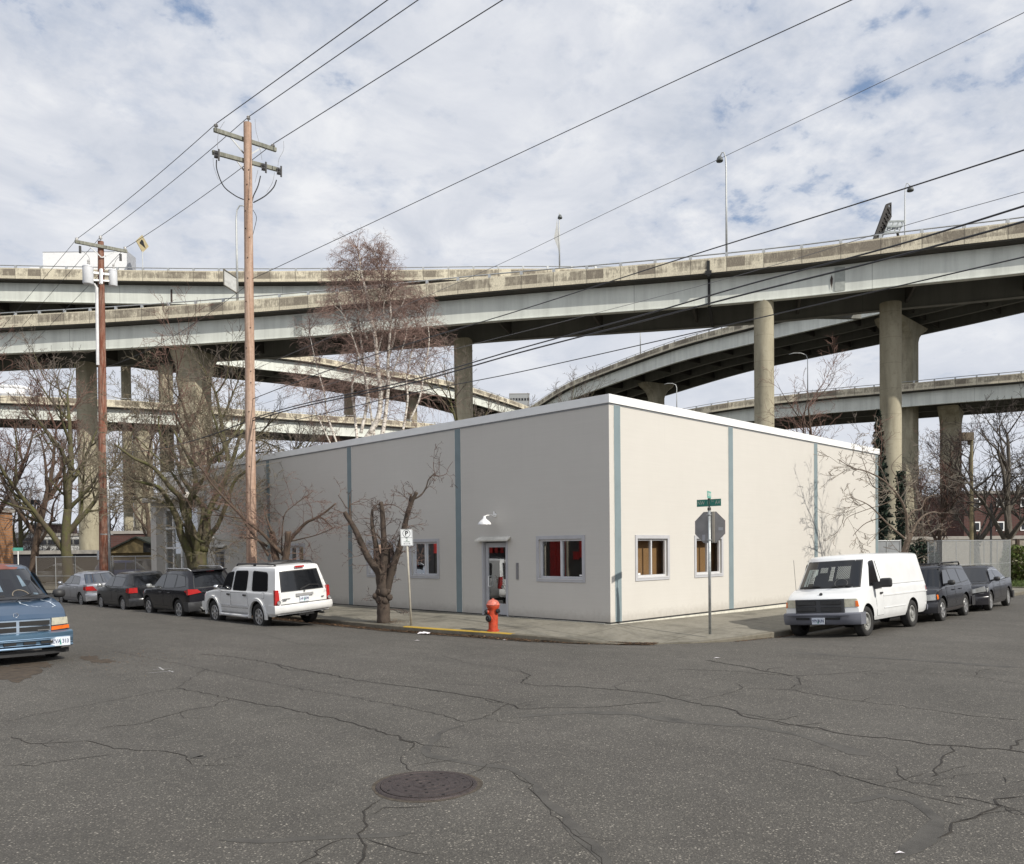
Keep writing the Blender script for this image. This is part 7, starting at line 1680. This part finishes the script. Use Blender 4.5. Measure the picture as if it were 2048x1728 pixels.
def grass_patch():
    mb = MB(); rnd = random.Random(5); P = [gbase(px, d, .06) for px, d in ((2020, 40), (2200, 36), (2300, 60), (2000, 62))]
    for i in range(9000):
        u, v = rnd.random(), rnd.random(); p = P[0].lerp(P[1], u).lerp(P[3].lerp(P[2], u), v); h = rnd.uniform(.05, .16); a = rnd.uniform(0, 6.28); mb.add([p+Vector((.02*cos(a), .02*sin(a), 0)), p-Vector((.02*cos(a), .02*sin(a), 0)), p+Vector((rnd.gauss(0, .03), rnd.gauss(0, .03), h))], [(0, 1, 2)])
    o = mb.build('grass', mk('grass_green', (.075, .11, .025), .9, var=.3, vs=1)); o['kind'] = 'stuff'; o['label'] = 'green grass bank past the fence'; o['category'] = 'grass'
    m2 = MB(); m2.add([p-Vector((0, 0, .03)) for p in P], [(0, 1, 2, 3)]); struct(m2.build('verge', mk('verge_soil', (.07, .075, .03), .95, var=.3)))
grass_patch()

# ================================================================ FENCES
M_mesh = mesh_mat('chain_link', (.46, .48, .48), 14, .33); M_mesh2 = mesh_mat('chain_link_rust', (.26, .22, .17), 14, .38)
def fence(name, label, pts, z0, z1, npost, mm, rail=True, tilt=0, mid=False):
    Fn = thing(name, label, 'fence', (0, 0, 0)); mb = MB(); uvs = []; S = 0
    for a, b in zip(pts, pts[1:]):
        L = hypot(b.x-a.x, b.y-a.y); mb.add([(a.x, a.y, z0), (b.x, b.y, z0), (b.x, b.y, z1), (a.x, a.y, z1)], [(0, 1, 2, 3)]); uvs += [(S, 0), (S+L, 0), (S+L, z1-z0), (S, z1-z0)]; S += L
    mb.build('wire_mesh', mm, Fn, uvs=uvs)
    for a, b in zip(pts, pts[1:]):
        n = max(1, round((b-a).length/npost))
        for k in range(n+1):
            p = a.lerp(b, k/n); m = MB(); m.tube([(p.x, p.y, z0-.1), (p.x, p.y, z1+(.05 if k in (0, n) else 0))], .032 if k in (0, n) else .022, 7); m.build('post', M_steel, Fn)
        if rail:
            m = MB(); m.tube([(a.x, a.y, z1), (b.x, b.y, z1)], .024, 6)
            if mid: m.tube([(a.x, a.y, (z0+z1)/2-.1), (b.x, b.y, (z0+z1)/2-.1)], .016, 6)
            m.build('rail', M_steel, Fn)
    return Fn
def gp(px, d): return gbase(px, d, 0)
fence('chain_link_fence', 'short slatted fence panel against the right end of the office wall', [Vector((17.85, .25, 0)), Vector((17.85, .25, 0))+(_r*1.12-_f*.02)], .05, 2.30, .6, mk('slat_grey', (.26, .27, .28), .6))
fence('chain_link_fence', 'pale wire mesh fence enclosing the yard behind the dark parked cars', [gp(1856, 43.5), gp(1883, 41), gp(2020, 45)], .05, 2.32, 1.3, M_mesh, mid=True)
fence('chain_link_fence', 'brownish wire mesh fence around the yard behind the silver sedan', [gp(72, 47), gp(150, 46), gp(225, 45.5), gp(318, 44)], .0, 1.95, 1.9, M_mesh2, mid=True)
# background cars in the yard: small, partly hidden
def back_car(px, d, col, label, rz=.4, suv=False, tail=False):
    H = (.95, 1.45) if not suv else (1.1, 1.7); c = Car('parked_car', label, 'car', gbase(px, d, -.05), rz, 4.3, 1.75, [(-2.15, H[0]*.9), (-2.0, H[0]), (.8, H[0]), (1.6, H[0]*.93), (2.1, H[0]*.75), (2.15, H[0]*.6)], zb=.25, wheels=(1.35, -1.25), r=.32, bow=(.25, .15), col=col,
        cabin=dict(xf=(1.1, .3), xr=(-2.0 if suv else -1.6, -1.7 if suv else -.9), hw=(.81, .6), z=(H[0]-.03, H[1]), bow=(.28, .2)), group=None)
    c.wheels_()
    for sd in (1, -1):
        c.side_patch('window', c.rounded([(.9, H[0]+.05), (-.0, H[0]+.05), (.0, H[1]-.10), (.35, H[1]-.12)], .05), M_cglass, sd, .006, cab=True); c.side_patch('window', c.rounded([(-.06, H[0]+.05), (-1.1, H[0]+.05), (-.85, H[1]-.14), (-.06, H[1]-.10)], .05), M_cglass, sd, .006, cab=True)
        c.cap_patch('tail_lamp', [(sd*.55, H[0]*.72), (sd*.86, H[0]*.72), (sd*.85, H[0]*.95), (sd*.55, H[0]*.95)], M_red, False, .03)
        c.cap_patch('headlight', [(sd*.5, H[0]*.58), (sd*.86, H[0]*.58), (sd*.85, H[0]*.68), (sd*.5, H[0]*.68)], M_lens, True, .03)
    c.glass_end('windscreen', True, .86, .08, .88); c.glass_end('rear_window', False, .84, .1, .86); c.bumper(True, .28, .5, col, .05); c.bumper(False, .3, .55, col, .05)
back_car(118, 58, paint('car_grey', (.12, .12, .12)), 'dull grey car behind the wire fence left of the mossy trunk', radians(150)); back_car(258, 52, paint('car_navy', (.03, .04, .09)), 'navy blue vehicle in the yard just right of the rusty pole', radians(-35), True); back_car(310, 60, paint('car_slate', (.10, .10, .10)), 'grey car in the yard beside the entrance pier', radians(20), True)
# ================================================================ FAR BUILDINGS
def bldg(name, label, px0, px1, d, z1, mat, windows=0, rows=1, roofm=None, depth=12, z0=-.45, wmat=None, gable=0, win_sz=(1.2, 1.3)):
    a, b = at(px0, 1100, d), at(px1, 1100, d); c = (a+b)/2; wdt = (b-a).length; rz = atan2((b-a).y, (b-a).x); T = thing(name, label, 'building', (c.x, c.y, 0), rz); mb = MB(); mb.box((0, depth/2, (z0+z1)/2), (wdt, depth, z1-z0)); mb.build('wall', mat, T)
    if gable:
        mb = MB(); e = .35; P = [(-wdt/2-e, -e, z1), (wdt/2+e, -e, z1), (0, -e, z1+gable)]; mb.prism(P[:3], (0, 0, 0), (0, depth, 0)); mb.build('gable', mat, T); mb = MB(); mb.bar((-wdt/2-.5, depth/2-.2, z1-.05), (0, depth/2-.2, z1+gable+.08), depth+.8, .12); mb.bar((wdt/2+.5, depth/2-.2, z1-.05), (0, depth/2-.2, z1+gable+.08), depth+.8, .12); mb.build('roof', roofm or M_dark, T)
        mb = MB(); mb.box((wdt*.18, -e-.03, z1+gable*.35), (.55, .06, .7)); mb.build('vent', M_black, T)
    else:
        mb = MB(); mb.box((0, depth/2, z1+.15), (wdt+.3, depth+.3, .35)); mb.build('roof', roofm or mk('parapet_cap', (.3, .28, .25)), T)
    wfr = M_white if 'brick block' in label else mk('dull_window_frame', (.2, .2, .19), .8)
    for i in range(windows):
        for j in range(rows):
            x = -wdt/2+wdt*(i+.5)/windows; z = z0+.5+(z1-z0)*(j+.45)/rows; mb = MB(); mb.box((x, -.04, z), (win_sz[0]+.2, .08, win_sz[1]+.2)); w = mb.build('window', wfr, T); mb = MB(); mb.box((x, -.09, z), (win_sz[0]*.9, .04, win_sz[1]*.9)); mb.build('pane', wmat or M_cglass, w)
    return T
BR = brick_mat('brick_red', (.075, .028, .022), (.095, .038, .030), (.08, .065, .06), 1.0)
bldg('brick_building', 'dark red brick block of flats with small white windows behind the right hand trees', 1928, 2120, 105, 8.6, BR, 4, 3, win_sz=(.8, 1.0))
bldg('low_building', 'long low tan building behind the wire fence at the right', 1790, 2100, 88, 2.7, mk('tan_wall', (.27, .24, .20), .9, var=.2), 0)
bldg('house', 'small red roofed house on the far slope right of the twin piers', 1838, 1868, 210, 5.2, mk('house_pale', (.30, .25, .22)), 2, 1, mk('roof_red', (.25, .07, .05)), gable=2.0); bldg('house', 'pale house on the far slope under the bare branches', 1868, 1900, 240, 6.5, mk('house_grey', (.32, .31, .30)), 3, 2, mk('roof_grey', (.12, .11, .10)), gable=2.0); bldg('house', 'brick house on the far slope nearest the twin piers', 1830, 1850, 260, 9, BR, 1, 2, mk('roof_grey', (.12, .11, .10)), gable=2)
bldg('shed', 'tan gabled shed with a small dark vent behind the fence', 222, 335, 62, 2.15, mk('shed_tan', (.22, .17, .085), .9, var=.15), 0, 1, mk('shed_roof', (.035, .04, .03), .9), depth=9, gable=1.1)
bldg('brick_building', 'low red brick warehouse roof behind the gabled shed', 212, 300, 95, 4.4, BR, 0); bldg('low_building', 'long dark screened wall behind the wire fence at the left', -60, 215, 78, 2.15, mk('screen_navy', (.018, .018, .025), .9), 0)
W1 = mk('white_shed', (.52, .52, .50), .8, var=.1)
bldg('white_building', 'white low industrial building behind the dark screened wall', 78, 165, 130, 5.0, W1, 5, 2, win_sz=(1.2, .8)); bldg('white_building', 'pale stepped industrial building at the far left', 10, 80, 150, 5.8, mk('pale_shed', (.42, .43, .42)), 4, 2, win_sz=(1.5, 1)); bldg('brick_building', 'small far brick building among the left hand trees', 60, 100, 190, 9, BR, 2, 2); bldg('tan_pillar', 'tall tan brick pillar cut by the left edge of the picture', -60, -14, 62, 5.4, brick_mat('brick_tan', (.42, .20, .085), (.36, .17, .07)), 0, 1, depth=2.5)
bldg('apartment_block', 'distant pale apartment block peeping between the ramps above the roof', 1022, 1062, 520, 100, mk('far_concrete', (.30, .31, .31)), 7, 14, depth=20, win_sz=(1.2, 1.6))
def mirrored(name, label, x0, x1, y0, y1, h, mat, bays, face):
    T = thing(name, label, 'building', ((x0+x1)/2, (y0+y1)/2, 0)); w, d = x1-x0, y1-y0; mb = MB(); mb.box((0, 0, h/2-.2), (w, d, h+.4)); mb.build('wall', mat, T); mb = MB(); mb.box((0, 0, h+.2), (w+.2, d+.2, .3)); mb.build('roof', mk('parapet_cap', (.3, .28, .25)), T)
    for i in range(bays):
        t = (i+.5)/bays-.5; mb = MB()
        if face == 'x': mb.box((w/2+.03, d*t+4.5, 1.4), (.06, 3, 2.6))
        else: mb.box((w*t, d/2+.03, 1.4), (w/bays*.5, .06, 2.6))
        mb.build('door', M_trimk, T)
mirrored('warehouse', 'grey warehouse with bright red panels across the street, mirrored in the office windows', -32, -19, 8, 29.9, 4.6, mk('warehouse_grey', (.075, .07, .06), .8, var=.3, vs=1), 1, 'x')
W_ = [x for x in COL.objects if x.name.startswith('warehouse')][0]; RC = mk('red_cladding', (.50, .025, .018), .5, var=.2, vs=2); PC = mk('pale_post', (.35, .32, .25), .8)
for y0, y1, z0, z1 in ((18.15, 19.35, 0, 4.5), (16.85, 17.1, 1.6, 4.5), (23.0, 29.9, 1.9, 4.5), (17.15, 17.55, 1.5, 1.95)):
    mb = MB(); k = int((y1-y0)/.25)+1
    for q in range(k): a = y0+(y1-y0)*q/k; mb.box2((6.5, a-18.95, z0), (6.56+.03*(q % 2), a+(y1-y0)/k-18.95, z1))
    mb.build('red_panel', RC, W_)
for y0 in (17.95, 19.7, 22.6, 27.2): mb = MB(); mb.box2((6.5, y0-18.95, 0), (6.66, y0+.10-18.95, 4.0)); mb.build('pale_post', PC, W_)
mirrored('dark_warehouse', 'dark grey shop across the street, mirrored in the office window beside the pruned tree', -32, -19, 30, 62, 6.5, mk('dark_cladding', (.05, .045, .045), .7), 2, 'x')  # out of view, added to keep bright sky out of the window reflection
mirrored('brick_building', 'brown brick shop across the side street, mirrored in the sunlit office windows', 2, 70, -32, -19, 6.5, brick_mat('brick_brown', (.20, .11, .07), (.16, .09, .06)), 7, 'y')
# low hills along the horizon
def hills():
    mb = MB(); top = []; bot = []; rnd = random.Random(6)
    for k in range(121):
        a = YAW+radians(55-110*k/120); R = 1400; h = 22+10*sin(k*.21)+6*sin(k*.53+1)+rnd.uniform(-2, 2); top.append(CAM+Vector((cos(a)*R, sin(a)*R, h))); bot.append(CAM+Vector((cos(a)*R, sin(a)*R, -20)))
    mb.grid([top, bot]); struct(mb.build('hills', mk('hill_haze', (.13, .14, .15), .95, var=.3, vs=.02)))
hills()
# far-off scrubby wood and rooftops that read as one mass
def far_wood():
    rnd = random.Random(12); mb = MB()
    for i in range(2600):
        px = rnd.uniform(-100, 2150)
        if 1200 < px < 1720 and rnd.random() < .8: continue
        d = rnd.uniform(120, 260); p = gbase(px, d, -.4); h = rnd.uniform(3, 8.5)*(1 if px > 1500 or px < 500 else .8); n = rnd.randint(3, 5)
        for q in range(n):
            dx = rnd.gauss(0, .9); mb.tube([p+Vector((dx*.2, dx*.2, 0)), p+Vector((dx*.6, -dx*.5, h*.5)), p+Vector((dx*1.5+rnd.gauss(0, .4), -dx, h))], [.10, .06, .02], 3, cap=False)
            for w in range(3): z = h*rnd.uniform(.4, .9); mb.tube([p+Vector((dx*.7, -dx*.6, z)), p+Vector((dx*.7+rnd.gauss(0, 1.1), -dx*.6+rnd.gauss(0, 1.1), z+rnd.uniform(.3, 1.3)))], [.04, .015], 3, cap=False)
    o = mb.build('far_wood', mk('far_twigs', (.10, .075, .065), .95, var=.3, vs=.05)); o['kind'] = 'stuff'; o['label'] = 'far off mass of bare brown trees along the horizon'; o['category'] = 'trees'
far_wood()
# street furniture further off
def far_things():
    t = thing('street_name_sign', 'small green street name sign far behind the blue minivan', 'road sign', gbase(36, 48, 0)); mb = MB(); mb.tube([(0, 0, 0), (0, 0, 2.3)], .03, 6); mb.build('post', M_white, t); r_ = _r.copy(); r_.z = 0; r_.normalize(); M = frame_m((0, 0, 2.42), r_, (0, 0, 1)); mb = MB(); mb.prism([M @ Vector(p) for p in ((-.3, -.09, 0), (.3, -.09, 0), (.3, .09, 0), (-.3, .09, 0))], (0, 0, 0), -_f*.01); bl = mb.build('name_blade', M_green2, t)
    t = thing('street_lamp', 'dark globe topped lamp post among the left hand trees', 'street lamp', gbase(72, 60, 0)); mb = MB(); mb.tube([(0, 0, 0), (0, 0, 5.8)], .06, 6); mb.build('pole', M_trimk, t); mb = MB(); mb.box((-.1, 0, 5.9), (.7, .4, .35)); mb.build('lamp_head', M_trimk, t)
    t = thing('street_lamp', 'wooden pole with a brown floodlight box in front of the brick building', 'street lamp', gbase(1943, 58, 0)); mb = MB(); mb.tube([(0, 0, 0), (0, 0, 9.7)], [.14, .10], 8); mb.build('pole', wood('lamp_pole_wood', (.24, .20, .11), (.14, .12, .07)), t); mb = MB(); mb.box((-.35*_r.x, -.35*_r.y, 9.7), (.8, .5, .55), 0, Matrix.Rotation(YAW-pi/2, 3, 'Z')); mb.box((.1, .1, 9.4), (.35, .3, .5)); mb.build('lamp_head', mk('flood_brown', (.10, .075, .045), .7), t)
    t = thing('traffic_light', 'dark lamp post right of the brown floodlight pole', 'street lamp', gbase(1982, 58, 0)); mb = MB(); mb.tube([(0, 0, 0), (0, 0, 5.0)], .07, 6); mb.build('pole', M_trimk, t); t.name = 'lamp_post'
far_things()
